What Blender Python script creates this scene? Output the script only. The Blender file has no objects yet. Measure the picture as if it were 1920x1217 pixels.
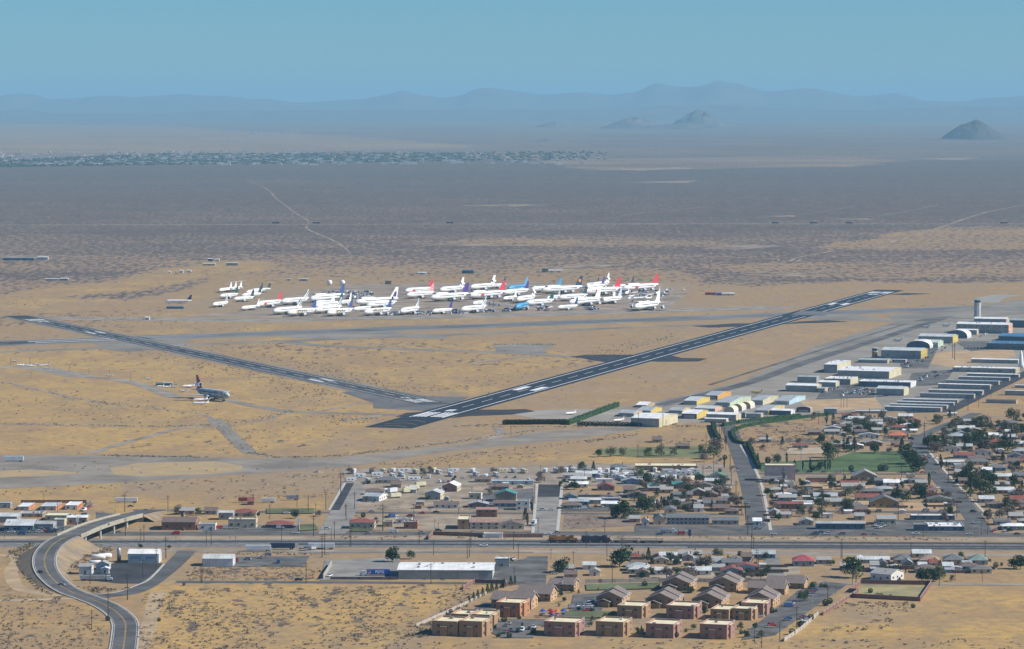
import bpy, bmesh, math, random
import numpy as np
from mathutils import Vector, Matrix, noise as mn
R = math.radians
random.seed(7)
S = bpy.context.scene
# ------------------------------------------------------------------ camera, sky, sun, exposure
CH, HY, F = 290.0, 185.0, 6600.0          # camera height, row of the level horizon, focal length (photo pixels)
cam = bpy.data.cameras.new("camera"); camo = bpy.data.objects.new("camera", cam); S.collection.objects.link(camo)
cam.sensor_width = 36; cam.lens = 36*F/1920; cam.clip_start = 1; cam.clip_end = 400000
PITCH = math.atan((608.5-HY)/F)
camo.location = (0, 0, CH); camo.rotation_euler = (R(90)-PITCH, 0, 0)
S.camera = camo
SUN_EL, SUN_AZ = R(38), R(96)             # azimuth clockwise from +Y
w = bpy.data.worlds.new("World"); S.world = w; w.use_nodes = True
nt = w.node_tree; bg = nt.nodes["Background"]
sky = nt.nodes.new("ShaderNodeTexSky"); sky.sky_type = 'NISHITA'; sky.sun_disc = False
sky.sun_elevation = SUN_EL; sky.sun_rotation = SUN_AZ; sky.altitude = 1100
sky.air_density = 1.0; sky.dust_density = 0.0; sky.ozone_density = 7
tint = nt.nodes.new("ShaderNodeMix"); tint.data_type = 'RGBA'; tint.blend_type = 'MULTIPLY'; tint.inputs[0].default_value = 1
tint.inputs[7].default_value = (.52, .86, 1.08, 1)          # the photo's cool white balance
nt.links.new(sky.outputs[0], tint.inputs[6]); nt.links.new(tint.outputs[2], bg.inputs[0]); bg.inputs[1].default_value = 0.072
sl = bpy.data.lights.new("sun", 'SUN'); sl.energy = 4.9; sl.angle = R(0.5); sl.color = (1, 0.955, 0.88)
so = bpy.data.objects.new("sun", sl); S.collection.objects.link(so)
SD = Vector((math.sin(SUN_AZ)*math.cos(SUN_EL), math.cos(SUN_AZ)*math.cos(SUN_EL), math.sin(SUN_EL)))
so.rotation_euler = SD.to_track_quat('Z', 'Y').to_euler()
S.view_settings.view_transform = 'Standard'; S.view_settings.look = 'None'
S.view_settings.exposure = 0.28; S.view_settings.gamma = 1
cy = S.cycles; cy.use_denoising = True; cy.max_bounces = 4; cy.diffuse_bounces = 2; cy.glossy_bounces = 2
cy.transmission_bounces = 2; cy.transparent_max_bounces = 6; cy.volume_bounces = 0; cy.sample_clamp_indirect = 4
cy.use_adaptive_sampling = False
S.render.threads_mode = 'AUTO'

# ------------------------------------------------------------------ helpers
def P(px, py, z=0.0):
    """ground point (height z) seen at photo pixel px,py"""
    cx, cz = (px-960)/F, -(py-608.5)/F
    d = Vector((cx, math.cos(PITCH)+cz*math.sin(PITCH), -math.sin(PITCH)+cz*math.cos(PITCH)))
    t = (z-CH)/d.z
    return Vector((d.x*t, d.y*t, z))
def pix(v):
    d = Vector(v)-Vector((0, 0, CH))
    f = d.y*math.cos(PITCH)-d.z*math.sin(PITCH); u = d.y*math.sin(PITCH)+d.z*math.cos(PITCH)
    return 960+F*d.x/f, 608.5-F*u/f
def mpp(py): return CH/(py-HY)            # metres per photo pixel at a ground row
MATS = {}
def mat(name, col, rough=0.85, var=0.12, scale=0.3, metal=0.0, spec=0.3, col2=None, stretch=(1, 1, 1), bump=0):
    if name in MATS: return MATS[name]
    m = bpy.data.materials.new(name); m.use_nodes = True; t = m.node_tree; b = t.nodes["Principled BSDF"]
    b.inputs['Roughness'].default_value = rough; b.inputs['Metallic'].default_value = metal
    b.inputs['Specular IOR Level'].default_value = spec
    c2 = col2 or tuple(max(0, c*(1-2*var)) for c in col)
    c1 = col if col2 else tuple(min(1, c*(1+var)) for c in col)
    tc = t.nodes.new("ShaderNodeTexCoord"); mp = t.nodes.new("ShaderNodeMapping"); mp.inputs['Scale'].default_value = stretch
    n = t.nodes.new("ShaderNodeTexNoise"); n.inputs['Scale'].default_value = scale; n.inputs['Detail'].default_value = 4; n.inputs['Roughness'].default_value = 0.65
    r = t.nodes.new("ShaderNodeValToRGB"); e = r.color_ramp.elements
    e[0].position = 0.35; e[1].position = 0.65; e[0].color = (*c2, 1); e[1].color = (*c1, 1)
    t.links.new(tc.outputs['Object'], mp.inputs[0]); t.links.new(mp.outputs[0], n.inputs[0]); t.links.new(n.outputs[0], r.inputs[0])
    t.links.new(r.outputs[0], b.inputs['Base Color'])
    m.diffuse_color = (*col, 1); MATS[name] = m
    return m
def corr(name, col, axis='x', period=1.2, dark=0.8, rough=0.5, var=0.1):
    """ribbed sheet metal: stripes along one local axis"""
    if name in MATS: return MATS[name]
    m = mat(name, col, rough, var, 0.15); t = m.node_tree; b = t.nodes["Principled BSDF"]
    src = b.inputs['Base Color'].links[0].from_socket
    tc = t.nodes.new("ShaderNodeTexCoord"); wv = t.nodes.new("ShaderNodeTexWave")
    wv.bands_direction = axis.upper(); wv.inputs['Scale'].default_value = 0.314/period*2; wv.inputs['Distortion'].default_value = 0
    mx = t.nodes.new("ShaderNodeMix"); mx.data_type = 'RGBA'; mx.blend_type = 'MULTIPLY'; mx.inputs[0].default_value = 1
    r = t.nodes.new("ShaderNodeValToRGB"); r.color_ramp.elements[0].color = (dark,)*3+(1,); r.color_ramp.elements[1].color = (1, 1, 1, 1)
    r.color_ramp.elements[1].position = 0.35
    t.links.new(tc.outputs['Object'], wv.inputs[0]); t.links.new(wv.outputs[1], r.inputs[0])
    t.links.new(src, mx.inputs[6]); t.links.new(r.outputs[0], mx.inputs[7]); t.links.new(mx.outputs[2], b.inputs['Base Color'])
    return m
TOPS = []
def tag(o, label=None, cat=None, group=None, kind=None):
    if label: o["label"] = label
    if cat: o["category"] = cat
    if group: o["group"] = group
    if kind: o["kind"] = kind
    return o
def obj(name, data, parent=None, loc=None, rz=0, col=None):
    o = bpy.data.objects.new(name, data); S.collection.objects.link(o)
    if parent: o.parent = parent
    if loc is not None: o.location = loc
    if rz: o.rotation_euler.z = rz
    return o
class MB:
    """collects faces with material slots; build() makes ONE mesh"""
    def __init__(s): s.v = []; s.f = []; s.m = []; s.mats = []
    def mi(s, m):
        if m not in s.mats: s.mats.append(m)
        return s.mats.index(m)
    def face(s, pts, m):
        i = len(s.v); s.v += [tuple(p) for p in pts]; s.f.append(tuple(range(i, i+len(pts)))); s.m.append(s.mi(m))
    def box(s, x0, x1, y0, y1, z0, z1, m, top=None, bottom=False):
        A = [(x0,y0,z0),(x1,y0,z0),(x1,y1,z0),(x0,y1,z0),(x0,y0,z1),(x1,y0,z1),(x1,y1,z1),(x0,y1,z1)]
        for q in ((0,1,5,4),(1,2,6,5),(2,3,7,6),(3,0,4,7)): s.face([A[i] for i in q], m)
        s.face([A[i] for i in (4,5,6,7)], top or m)
        if bottom: s.face([A[i] for i in (3,2,1,0)], m)
    def tube(s, pts, rads, m, n=8, cap=True):
        """loft of rings round pts (list of 3D) with radii (r or (rx,rz)); rings perpendicular to the path"""
        rings = []
        for i, p in enumerate(pts):
            p = Vector(p); a = Vector(pts[max(0, i-1)]); b = Vector(pts[min(len(pts)-1, i+1)])
            d = (b-a).normalized(); up = Vector((0,0,1)) if abs(d.z) < 0.9 else Vector((1,0,0))
            u = d.cross(up).normalized(); w_ = u.cross(d)
            r = rads[i]; rx, rz_ = r if isinstance(r, tuple) else (r, r)
            rings.append([p+u*math.cos(k*2*math.pi/n)*rx+w_*math.sin(k*2*math.pi/n)*rz_ for k in range(n)])
        i0 = len(s.v); mi = s.mi(m)
        for rg in rings: s.v += [tuple(p) for p in rg]
        for i in range(len(rings)-1):
            for k in range(n):
                a, b = i0+i*n+k, i0+i*n+(k+1) % n
                s.f.append((a, a+n, b+n, b)); s.m.append(mi)
        if cap:
            s.f.append(tuple(i0+k for k in range(n))); s.m.append(mi)
            s.f.append(tuple(i0+(len(rings)-1)*n+n-1-k for k in range(n))); s.m.append(mi)
    def mesh(s, name, smooth=False):
        me = bpy.data.meshes.new(name); me.from_pydata(s.v, [], s.f)
        for m in s.mats: me.materials.append(m)
        me.polygons.foreach_set("material_index", s.m)
        if smooth: me.polygons.foreach_set("use_smooth", [True]*len(s.f))
        me.update(); return me
    def build(s, name, parent=None, loc=None, rz=0, smooth=False): return obj(name, s.mesh(name, smooth), parent, loc, rz)

# ------------------------------------------------------------------ ground zones (photo rows help to say where on the ground)
def inpoly(px, py, poly):
    c = np.zeros(px.shape, bool); n = len(poly)
    for i in range(n):
        x1, y1 = poly[i]; x2, y2 = poly[(i+1) % n]
        if y1 == y2: continue
        k = ((y1 > py) != (y2 > py)) & (px < (x2-x1)*(py-y1)/(y2-y1)+x1)
        c ^= k
    return c
# (polygon, scrub, gold, grey)   later entries win
ZONES = [
 ([(-9000,300),(9000,300),(9000,560),(-9000,560)], 1.0, .05, .12),
 ([(-9000,372),(9000,372),(9000,560),(-9000,560)], .92, .08, .15),
 ([(-9000,405),(9000,405),(9000,560),(-9000,560)], .84, .1, .18),
 ([(-9000,438),(9000,438),(9000,560),(-9000,560)], .76, .1, .18),
 ([(-9000,478),(9000,478),(9000,545),(-9000,545)], .68, .12, .2),
 ([(-9000,120),(9000,120),(9000,300),(-9000,300)], .7, .1, .35),
 ([(-9000,232),(-300,228),(300,236),(760,262),(900,276),(500,286),(-9000,286)], .5, .1, .4),
 ([(1100,250),(9000,240),(9000,305),(1100,300)], .75, .1, .3),
 ([(1000,300),(1500,292),(1700,300),(1600,312),(1100,320)], .62, .1, .4),
 ([(1600,450),(1760,425),(9000,420),(9000,470),(1500,468)], .5, .25, .2),
 ([(760,456),(960,446),(1330,452),(1400,460),(1100,462),(860,460)], .5, .25, .1),
 # foreground & airfield
 ([(-9000,590),(0,585),(160,577),(240,560),(330,545),(420,530),(560,524),(700,520),(800,522),(900,525),(1280,530),(1400,536),(1600,530),(9000,535),(9000,3000),(-9000,3000)], .12, .22, .4),
 ([(380,505),(700,500),(1300,505),(1320,545),(1000,532),(560,532),(420,545)], .42, .2, .3),
 ([(1300,500),(1500,490),(9000,470),(9000,520),(1500,520)], .5, .3, .25),
 ([(700,478),(1100,470),(1100,490),(700,495)], .7, .2, .2),
 ([(0,556),(200,525),(380,492),(520,488),(500,505),(300,535),(120,560),(0,570)], .3, .45, .1),
 ([(-9000,588),(130,584),(330,572),(320,600),(230,625),(110,612),(-9000,640)], .42, .3, .3),
 ([(-9000,660),(200,655),(420,680),(600,720),(800,762),(700,800),(560,845),(0,855),(-9000,860)], .2, .65, .25),
 ([(270,655),(420,648),(620,700),(860,740),(1050,690),(1140,675),(900,640),(600,630),(380,650)], .3, .6, .15),
 ([(1000,790),(1140,740),(1460,680),(1660,605),(1500,604),(1300,680),(1000,762)], .05, .38, .5),
 ([(200,590),(420,585),(1250,590),(1460,570),(1480,580),(1200,610),(700,632),(300,636)], .08, .4, .35),
 ([(380,560),(560,540),(1290,530),(1300,578),(560,596),(380,600)], .05, .05, .75),
 ([(-9000,870),(400,870),(840,800),(1110,760),(1400,760),(1180,820),(640,880),(0,915),(-9000,930)], .08, .35, .5),
 ([(-9000,930),(0,920),(600,890),(1060,850),(1350,830),(1340,870),(1100,880),(640,880),(600,990),(-9000,1000)], .15, .6, .25),
 ([(230,905),(640,880),(640,920),(380,935),(240,935)], .3, .25, .7),
 ([(640,880),(1350,870),(1420,850),(1530,770),(9000,770),(9000,1010),(-9000,1010),(-9000,945),(600,985)], .1, .12, .5),
 ([(1380,800),(1550,780),(1560,840),(1400,850)], .4, .4, .2),
 ([(1480,750),(1640,740),(1900,700),(9000,690),(9000,780),(1520,775)], .1, .42, .35),
 ([(-9000,1000),(9000,1010),(9000,1050),(-9000,1040)], .12, .15, .7),
 ([(-9000,1040),(380,1045),(1000,1040),(9000,1045),(9000,1100),(1500,1100),(900,1100),(-9000,1090)], .12, .35, .45),
 ([(-9000,1080),(70,1060),(60,1100),(200,1140),(230,1217),(240,1400),(-9000,3000)], .25, .45, .3),
 ([(260,1105),(900,1095),(820,1170),(700,1217),(690,1500),(270,1500),(250,1160)], .3, .85, .2),
 ([(690,1500),(780,1200),(830,1192),(1400,1195),(1450,1185),(1560,1100),(1620,1090),(9000,1090),(9000,3000),(690,3000)], .15, .6, .35),
 ([(1500,1180),(9000,1180),(9000,1200),(1500,1195)], .1, 1, 0),
 ([(350,1060),(600,1060),(600,1092),(350,1090)], .5, .6, .1),
 ([(1740,1095),(9000,1095),(9000,1180),(1700,1180)], .03, .6, .35),
]
def zones(px, py):
    s = np.full(px.shape, .15); g = np.full(px.shape, .5); y = np.full(px.shape, .3)
    for poly, a, b, c in ZONES:
        k = inpoly(px, py, poly); s[k] = a; g[k] = b; y[k] = c
    return s, g, y
def build_ground():
    rows = [-3000, -500, 400, 900]; r = 1200.0
    while r < 118000: rows.append(r); r *= 1.0065
    cols = [-3, -1.6, -1, -.7, -.5, -.4, -.3, -.24]+list(np.linspace(-.2, .2, 401))+[.24, .3, .4, .5, .7, 1, 1.6, 3]
    Y = np.array(rows); C = np.array(cols); nr, nc = len(Y), len(C)
    W = np.maximum(Y, 2500)
    X = W[:, None]*C[None, :]; YY = np.repeat(Y[:, None], nc, 1)
    X = np.clip(X, -119000, 119000)
    co = np.stack([X, YY, np.zeros_like(X)], -1).reshape(-1, 3)
    yy = np.maximum(YY, 1300); px = 960+F*X/yy; py = HY+F*CH/yy
    # jitter zone limits so that they wander
    jx = 14*np.sin(X*.013+YY*.007)+9*np.sin(X*.041-YY*.02); jy = 3*np.sin(X*.02+YY*.003)+2*np.sin(X*.06)
    sc = np.clip((py-250)/600, .1, 1)
    s, g, y = zones(px+jx, py+jy*sc)
    def blur(a, n):
        for _ in range(n):
            b = a.copy(); b[1:-1, 1:-1] = (a[1:-1, 1:-1]*2+a[:-2, 1:-1]+a[2:, 1:-1]+a[1:-1, :-2]+a[1:-1, 2:])/6; a = b
        return a
    s, g, y = blur(s, 2), blur(g, 3), blur(y, 2)
    me = bpy.data.meshes.new("ground"); nv = nr*nc; me.vertices.add(nv); me.vertices.foreach_set("co", co.ravel())
    i = np.arange(nv).reshape(nr, nc); q = np.stack([i[:-1, :-1], i[:-1, 1:], i[1:, 1:], i[1:, :-1]], -1).reshape(-1)
    nf = len(q)//4; me.loops.add(nf*4); me.loops.foreach_set("vertex_index", q)
    me.polygons.add(nf); me.polygons.foreach_set("loop_start", np.arange(nf)*4)
    me.polygons.foreach_set("loop_total", np.full(nf, 4)); me.update(calc_edges=True)
    for nm, a in (("scrub", s), ("gold", g), ("grey", y)):
        at = me.attributes.new(nm, 'FLOAT', 'POINT'); at.data.foreach_set("value", a.ravel().astype(np.float32))
    me.materials.append(ground_mat()); me.validate()
    return tag(obj("ground", me), kind="structure")
def ground_mat():
    m = bpy.data.materials.new("desert_ground"); m.use_nodes = True; t = m.node_tree; L = t.links.new
    b = t.nodes["Principled BSDF"]; b.inputs['Roughness'].default_value = 0.95; b.inputs['Specular IOR Level'].default_value = 0.1
    tc = t.nodes.new("ShaderNodeTexCoord")
    def noise_(scale, det=3, rough=.6, st=(1, 1, 1), dist=0):
        mp = t.nodes.new("ShaderNodeMapping"); mp.inputs['Scale'].default_value = st; L(tc.outputs['Object'], mp.inputs[0])
        n = t.nodes.new("ShaderNodeTexNoise"); n.inputs['Scale'].default_value = scale; n.inputs['Detail'].default_value = det
        n.inputs['Roughness'].default_value = rough; n.inputs['Distortion'].default_value = dist; L(mp.outputs[0], n.inputs[0]); return n.outputs[0]
    def math_(op, a, b_=None, cl=False):
        n = t.nodes.new("ShaderNodeMath"); n.operation = op; n.use_clamp = cl
        for k, v in enumerate((a, b_)):
            if v is None: continue
            if isinstance(v, (int, float)): n.inputs[k].default_value = v
            else: L(v, n.inputs[k])
        return n.outputs[0]
    def mix(f, a, b_):
        n = t.nodes.new("ShaderNodeMix"); n.data_type = 'RGBA'
        if isinstance(f, (int, float)): n.inputs[0].default_value = f
        else: L(f, n.inputs[0])
        for k, v in ((6, a), (7, b_)):
            if isinstance(v, tuple): n.inputs[k].default_value = (*v, 1)
            else: L(v, n.inputs[k])
        return n.outputs[2]
    def attr(nm): n = t.nodes.new("ShaderNodeAttribute"); n.attribute_name = nm; return n.outputs['Fac']
    def rng(v, lo, hi): n = t.nodes.new("ShaderNodeMapRange"); n.interpolation_type = 'SMOOTHSTEP'; L(v, n.inputs[0]); n.inputs[1].default_value = lo; n.inputs[2].default_value = hi; return n.outputs[0]
    n1 = noise_(.0045, 4); n2 = noise_(.02, 5, .7, (1, .5, 1)); n3 = noise_(.11, 4, .7); n4 = noise_(.0009, 4, .6)
    # golden dry grass, tan soil, grey compacted soil
    gold = rng(math_('ADD', math_('ADD', attr('gold'), math_('MULTIPLY', math_('SUBTRACT', n2, .5), 2.2)), math_('MULTIPLY', math_('SUBTRACT', n1, .5), 1.2)), .25, .95)
    grey = rng(math_('ADD', attr('grey'), math_('MULTIPLY', math_('SUBTRACT', noise_(.012, 5, .7, (1, .6, 1)), .5), 1.8)), .15, .9)
    c = mix(gold, (.385, .248, .118), (.525, .335, .115))
    c = mix(math_('MULTIPLY', grey, .8), c, (.345, .26, .175))
    c = mix(math_('MULTIPLY', rng(n3, .38, .64), .55), c, (.24, .185, .12))
    n5 = noise_(.5, 3, .7); n6 = noise_(.045, 4, .75, (1, .35, 1))
    c = mix(math_('MULTIPLY', rng(n6, .5, .68), .5), c, (.25, .19, .125))
    c = mix(math_('MULTIPLY', rng(n5, .52, .66), .45), c, (.20, .155, .105))
    # dark brush: blobs of a few metres
    d1 = noise_(.16, 2, .5); d2 = noise_(.06, 3, .6)
    d3 = noise_(.10, 2, .55, (1, .22, 1))
    dots = math_('ADD', math_('ADD', math_('MULTIPLY', d1, .25), math_('MULTIPLY', d2, .25)), math_('MULTIPLY', d3, .5))
    st = noise_(.0016, 5, .65, (.35, 1, 1))
    sc = math_('ADD', attr('scrub'), math_('MULTIPLY', math_('SUBTRACT', n4, .5), .5))
    sc = math_('ADD', sc, math_('MULTIPLY', math_('SUBTRACT', n1, .5), .45))
    sc = math_('ADD', sc, math_('MULTIPLY', math_('SUBTRACT', st, .5), .8))
    thr = math_('SUBTRACT', .66, math_('MULTIPLY', sc, .26))
    k = rng(math_('SUBTRACT', dots, thr), -.025, .03)
    bush = mix(rng(n2, .3, .7), (.080, .066, .060), (.14, .11, .09))
    soilfar = mix(rng(sc, .3, .8), c, (.30, .212, .152))
    c = mix(math_('MULTIPLY', k, .92), soilfar, bush)
    L(c, b.inputs['Base Color'])
    return m
GZ = [0.05]
def sheet(name, pts, m, z=.05, px=True):
    """flat polygon on the ground (pts in photo pixels)"""
    vs = [P(*p, z) if px else Vector((p[0], p[1], z)) for p in pts]
    b = bmesh.new(); f = b.faces.new([b.verts.new(v) for v in vs]); b.normal_update()
    if f.normal.z < 0: f.normal_flip()
    bmesh.ops.triangulate(b, faces=b.faces)
    me = bpy.data.meshes.new(name); b.to_mesh(me); b.free(); me.materials.append(m)
    return tag(obj(name, me), kind="structure")
def smooth_path(pts, n=6):
    out = []
    for i in range(len(pts)-1):
        p0, p1, p2, p3 = pts[max(0, i-1)], pts[i], pts[i+1], pts[min(len(pts)-1, i+2)]
        for k in range(n):
            t = k/n
            out.append(tuple(.5*((2*b)+(c-a)*t+(2*a-5*b+4*c-d)*t*t+(3*b-a-3*c+d)*t**3) for a, b, c, d in zip(p0, p1, p2, p3)))
    out.append(tuple(pts[-1])); return out
def ribbon(name, pts, wid, m, z=.06, px=True, smooth=True, kind="structure", off=0, wv=0):
    """road-like strip of width wid (m) along pts (photo pixels on the ground, or world x,y[,z])"""
    W = [P(*p[:2], 0) if px else Vector((p[0], p[1], p[2] if len(p) > 2 else 0)) for p in pts]
    if smooth and len(W) > 2: W = [Vector(p) for p in smooth_path([tuple(p) for p in W])]
    L, Rr = [], []
    for i, p in enumerate(W):
        d = (W[min(len(W)-1, i+1)]-W[max(0, i-1)]); d.z = 0; d.normalize(); n = Vector((d.y, -d.x, 0))
        ww = wid*(1+wv*random.uniform(-1, 1))
        up = Vector((0, 0, z)); L.append(p+n*(off-ww/2)+up); Rr.append(p+n*(off+ww/2)+up)
    k = len(W); me = bpy.data.meshes.new(name)
    me.from_pydata([tuple(v) for v in L+Rr], [], [(i, k+i, k+i+1, i+1) for i in range(k-1)]); me.materials.append(m)
    return tag(obj(name, me), kind=kind)
# ------------------------------------------------------------------ ground, far hills, far town, haze
ground = build_ground()
M_hill = mat("far_rock", (.15, .12, .11), .95, .2, .004)
M_hill_d = mat("butte_rock", (.085, .068, .062), .95, .25, .006)
def ridge(name, prof, dist, depth, m, ny=14, step=4, rough=.4):
    """mountain range: height profile as seen along x, spread over real depth"""
    X0, X1 = prof[0][0], prof[-1][0]; xs = np.arange(X0, X1+1, step); pr = np.interp(xs, [p[0] for p in prof], [p[1] for p in prof])
    v = []; f = []
    for j in range(ny):
        t = j/(ny-1)*2-1; y = dist+t*depth
        e = (1-abs(t))**.8
        for x, r in zip(xs, pr):
            top = max(0, CH+(HY-r)*dist/F); X = (x-960)*dist/F*(1+0.0*t)
            nz = mn.fractal(Vector((X/2600, y/2600, 3.1)), 1, 2.1, 5)
            z = top*e*(1+rough*nz*(1-e*.5)*2) if abs(t) < 1 else -5
            v.append((X+nz*150, y, max(z, -5)))
    n = len(xs)
    for j in range(ny-1):
        for i in range(n-1): a = j*n+i; f.append((a, a+1, a+n+1, a+n))
    me = bpy.data.meshes.new(name); me.from_pydata(v, [], f); me.materials.append(m); me.polygons.foreach_set("use_smooth", [True]*len(f))
    return tag(obj(name, me), kind="structure")
ridge("far_mountains", [(-700,196),(-500,180),(-300,190),(-60,194),(0,186),(25,173),(50,169),(68,173),(90,184),(150,187),(190,181),(260,185),(350,181),(430,178),(500,182),(560,188),(680,187),(715,181),(750,173),(775,180),(820,187),(860,182),(885,171),(915,167),(960,174),(1000,181),(1060,179),(1130,185),(1180,180),(1205,170),(1222,164),(1262,167),(1300,160),(1330,153),(1352,156),(1380,164),(1410,173),(1460,168),(1520,169),(1560,178),(1600,185),(1650,182),(1680,179),(1740,187),(1820,188),(1880,184),(1920,181),(2050,176),(2300,190),(2600,184)], 62000, 5000, M_hill)
ridge("far_foothills", [(-600,205),(-200,200),(-60,206),(0,207),(30,203),(65,207),(100,211),(300,212),(420,207),(560,203),(640,205),(760,205),(900,200),(1040,200),(1200,199),(1330,197),(1500,201),(1700,203),(1920,198),(2300,204)], 50000, 4000, M_hill, ny=10, step=6)
def hill(name, cx, by, w_px, h_px, m, shape=1.0, seed=0, rough=.25, skew=0, fy=1.0, n=44):
    c = P(cx, by); k = mpp(by); Rr = w_px*k/2; H = h_px*k; v = []; f = []
    for j in range(n+1):
        for i in range(n+1):
            a, b = i/n*2-1, j/n*2-1; r = math.hypot(a, b)
            e = max(0, 1-r); nz = mn.ridged_multi_fractal(Vector((a*2.6+seed+.37, b*2.6+.41, seed+.3)), .9, 2.1, 5, 1, 2)/2
            ang = math.atan2(b, a); e2 = max(0, 1-r*(1+rough*.7*mn.noise(Vector((math.cos(ang)*1.6, math.sin(ang)*1.6, seed)))))
            rq = r*(1+rough*.5*mn.noise(Vector((math.cos(ang)*1.6, math.sin(ang)*1.6, seed)))); q = max(0, 1-rq**shape); foot = max(0, 1-r)**2*.0
            z = H*q*(1-rough+rough*nz*1.5) if q > 0 else -3
            v.append((a*Rr+skew*e*Rr, b*Rr*fy, z-.5))
    for j in range(n):
        for i in range(n): a = j*(n+1)+i; f.append((a, a+1, a+n+2, a+n+1))
    me = bpy.data.meshes.new(name); me.from_pydata(v, [], f); me.materials.append(m)
    o = obj(name, me, None, c); return tag(o, kind="structure")
hill("butte_hill", 1826, 262, 128, 38, M_hill_d, 1.35, 3, .16, fy=1.3)
hill("butte_hill", 1826, 262, 200, 7, M_hill, 1.0, 9, .2)
hill("rocky_hill", 1312, 238, 112, 32, mat("dark_rock", (.13,.105,.09), .95, .2, .006), 1.2, 5, .35)
hill("rocky_hill", 1190, 241, 130, 22, M_hill, 1.2, 8, .3)
hill("rocky_hill", 1290, 242, 280, 11, M_hill, 1.1, 11, .3)
hill("rocky_hill", 1040, 239, 80, 11, M_hill, 1.2, 21, .3)
hill("rocky_hill", 1030, 266, 70, 7, M_hill, 1.1, 15, .3)
hill("rocky_hill", 1700, 212, 200, 7, M_hill, 1.1, 25, .3)
hill("rocky_hill", 30, 220, 130, 13, M_hill, 1.1, 35, .3)
for a_ in ((597, 886, 26, 6), (565, 890, 40, 3), (500, 909, 16, 5), (640, 884, 20, 3)): hill('dirt_mound', *a_, mat('mound_gravel', (.26, .215, .165), .95, .2, .2), 1.1, a_[0]*.37, .3, n=14)
# far town: a mass of trees and houses 16 km away
M_ftree = mat("far_foliage", (.055, .068, .05), .95, .3, .02); M_fhouse = mat("far_house_paint", (.72, .66, .58), .8, .35, .02)
fb = MB(); rr = random.Random(3)
def blob(mb, c, r, h, m, n=6, rnd=rr):
    pts = []
    for lv, (q, zz) in enumerate(((.7, 0), (1, .35), (.75, .75), (.2, 1))):
        pts.append([(c[0]+r*q*math.cos(k*2*math.pi/n+lv)*rnd.uniform(.75, 1.2), c[1]+r*q*math.sin(k*2*math.pi/n+lv)*rnd.uniform(.75, 1.2), c[2]+h*zz*rnd.uniform(.85, 1.1)) for k in range(n)])
    for lv in range(3):
        for k in range(n): mb.face([pts[lv][k], pts[lv][(k+1) % n], pts[lv+1][(k+1) % n], pts[lv+1][k]], m)
    mb.face(pts[3], m)
hb = MB()
def town_w(x):                             # density along x
    return np.interp(x, [-700, 0, 130, 250, 340, 470, 560, 700, 850, 950, 1080, 1150], [.8, .8, .5, .9, 1, 1, 1, .8, .5, .35, .3, 0])
cnt = 0
while cnt < 4200:
    x = rr.uniform(-500, 1150)
    if rr.random() > town_w(x): continue
    lo = np.interp(x, [-500, 0, 330, 600, 900, 1150], [303, 300, 288, 288, 286, 283]); hi = np.interp(x, [-500, 0, 330, 600, 900, 1150], [316, 314, 309, 306, 302, 299])
    y = rr.uniform(lo, hi); c = P(x, y); s = rr.uniform(.6, 1.5)
    blob(fb, c, 5*s*rr.uniform(1, 2.6), 5*s, M_ftree, 5); cnt += 1
for _ in range(800):
    x = rr.uniform(-500, 1150); y = rr.uniform(287, 312)
    if rr.random() > town_w(x)+.1: continue
    c = P(x, y-2); a = rr.uniform(6, 20); hb.box(c.x-a, c.x+a, c.y, c.y+14, 0, rr.uniform(5, 9), M_fhouse)
for x in range(60, 96, 5): c = P(x, 309); hb.box(c.x-5, c.x+5, c.y, c.y+30, 0, 5, M_fhouse)
for _ in range(34):
    x = rr.uniform(472, 560); c = P(x, 250+rr.uniform(-1, 1)); hb.box(c.x-10, c.x+10, c.y, c.y+20, 0, 9, M_fhouse)
tag(fb.build("far_town_trees"), "dark tree cover of the distant desert town near the horizon", "trees", kind="stuff")
tag(hb.build("far_town_houses"), "pale houses scattered through the distant desert town", "houses", kind="stuff")
# haze
hz = MB(); mh = bpy.data.materials.new("haze_air"); mh.use_nodes = True; t = mh.node_tree; t.nodes.remove(t.nodes["Principled BSDF"])
pv = t.nodes.new("ShaderNodeVolumePrincipled"); pv.inputs['Color'].default_value = (.43, .79, 1.0, 1); pv.inputs['Density'].default_value = 2.95e-5
pv.inputs['Anisotropy'].default_value = 0.0
t.links.new(pv.outputs[0], t.nodes["Material Output"].inputs['Volume'])
mh.cycles.homogeneous_volume = True if hasattr(mh.cycles, "homogeneous_volume") else True
hz.box(-120000, 120000, -4000, 120000, -6.5, 600, mh, bottom=True)
tag(hz.build("haze"), kind="stuff")
# ------------------------------------------------------------------ runways, taxiways, roads, railway
M_new = mat("new_asphalt", (.020, .030, .042), .8, .1, .05)
M_new2 = mat("taxiway_asphalt", (.04, .042, .05), .85, .15, .03)
M_old = mat("old_asphalt", (.125, .12, .115), .9, .22, .02)
M_road = mat("road_asphalt", (.115, .115, .112), .85, .18, .05)
M_lot = mat("lot_asphalt", (.135, .132, .126), .9, .25, .06)
M_dkroad = mat("fresh_road_asphalt", (.05, .052, .055), .85, .2, .05)
M_conc = mat("old_concrete", (.33, .30, .255), .9, .1, .03)
M_conc2 = mat("taxi_concrete", (.245, .22, .182), .9, .16, .012, stretch=(1, 1, 1))
M_dirt = mat("pale_dirt", (.45, .36, .25), .95, .12, .05)
M_dirt2 = mat("grey_dirt", (.30, .26, .215), .95, .2, .03)
M_paint = mat("white_paint", (.82, .82, .80), .7, .08, .3)
M_paint_old = mat("worn_white_paint", (.50, .49, .46), .8, .2, .2)
M_yel = mat("yellow_paint", (.45, .30, .10), .8, .2, .2)
M_line = mat("faded_line", (.38, .37, .35), .8, .1, .3)
M_kerb = mat("kerb_concrete", (.50, .47, .42), .9, .1, .3)
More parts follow.
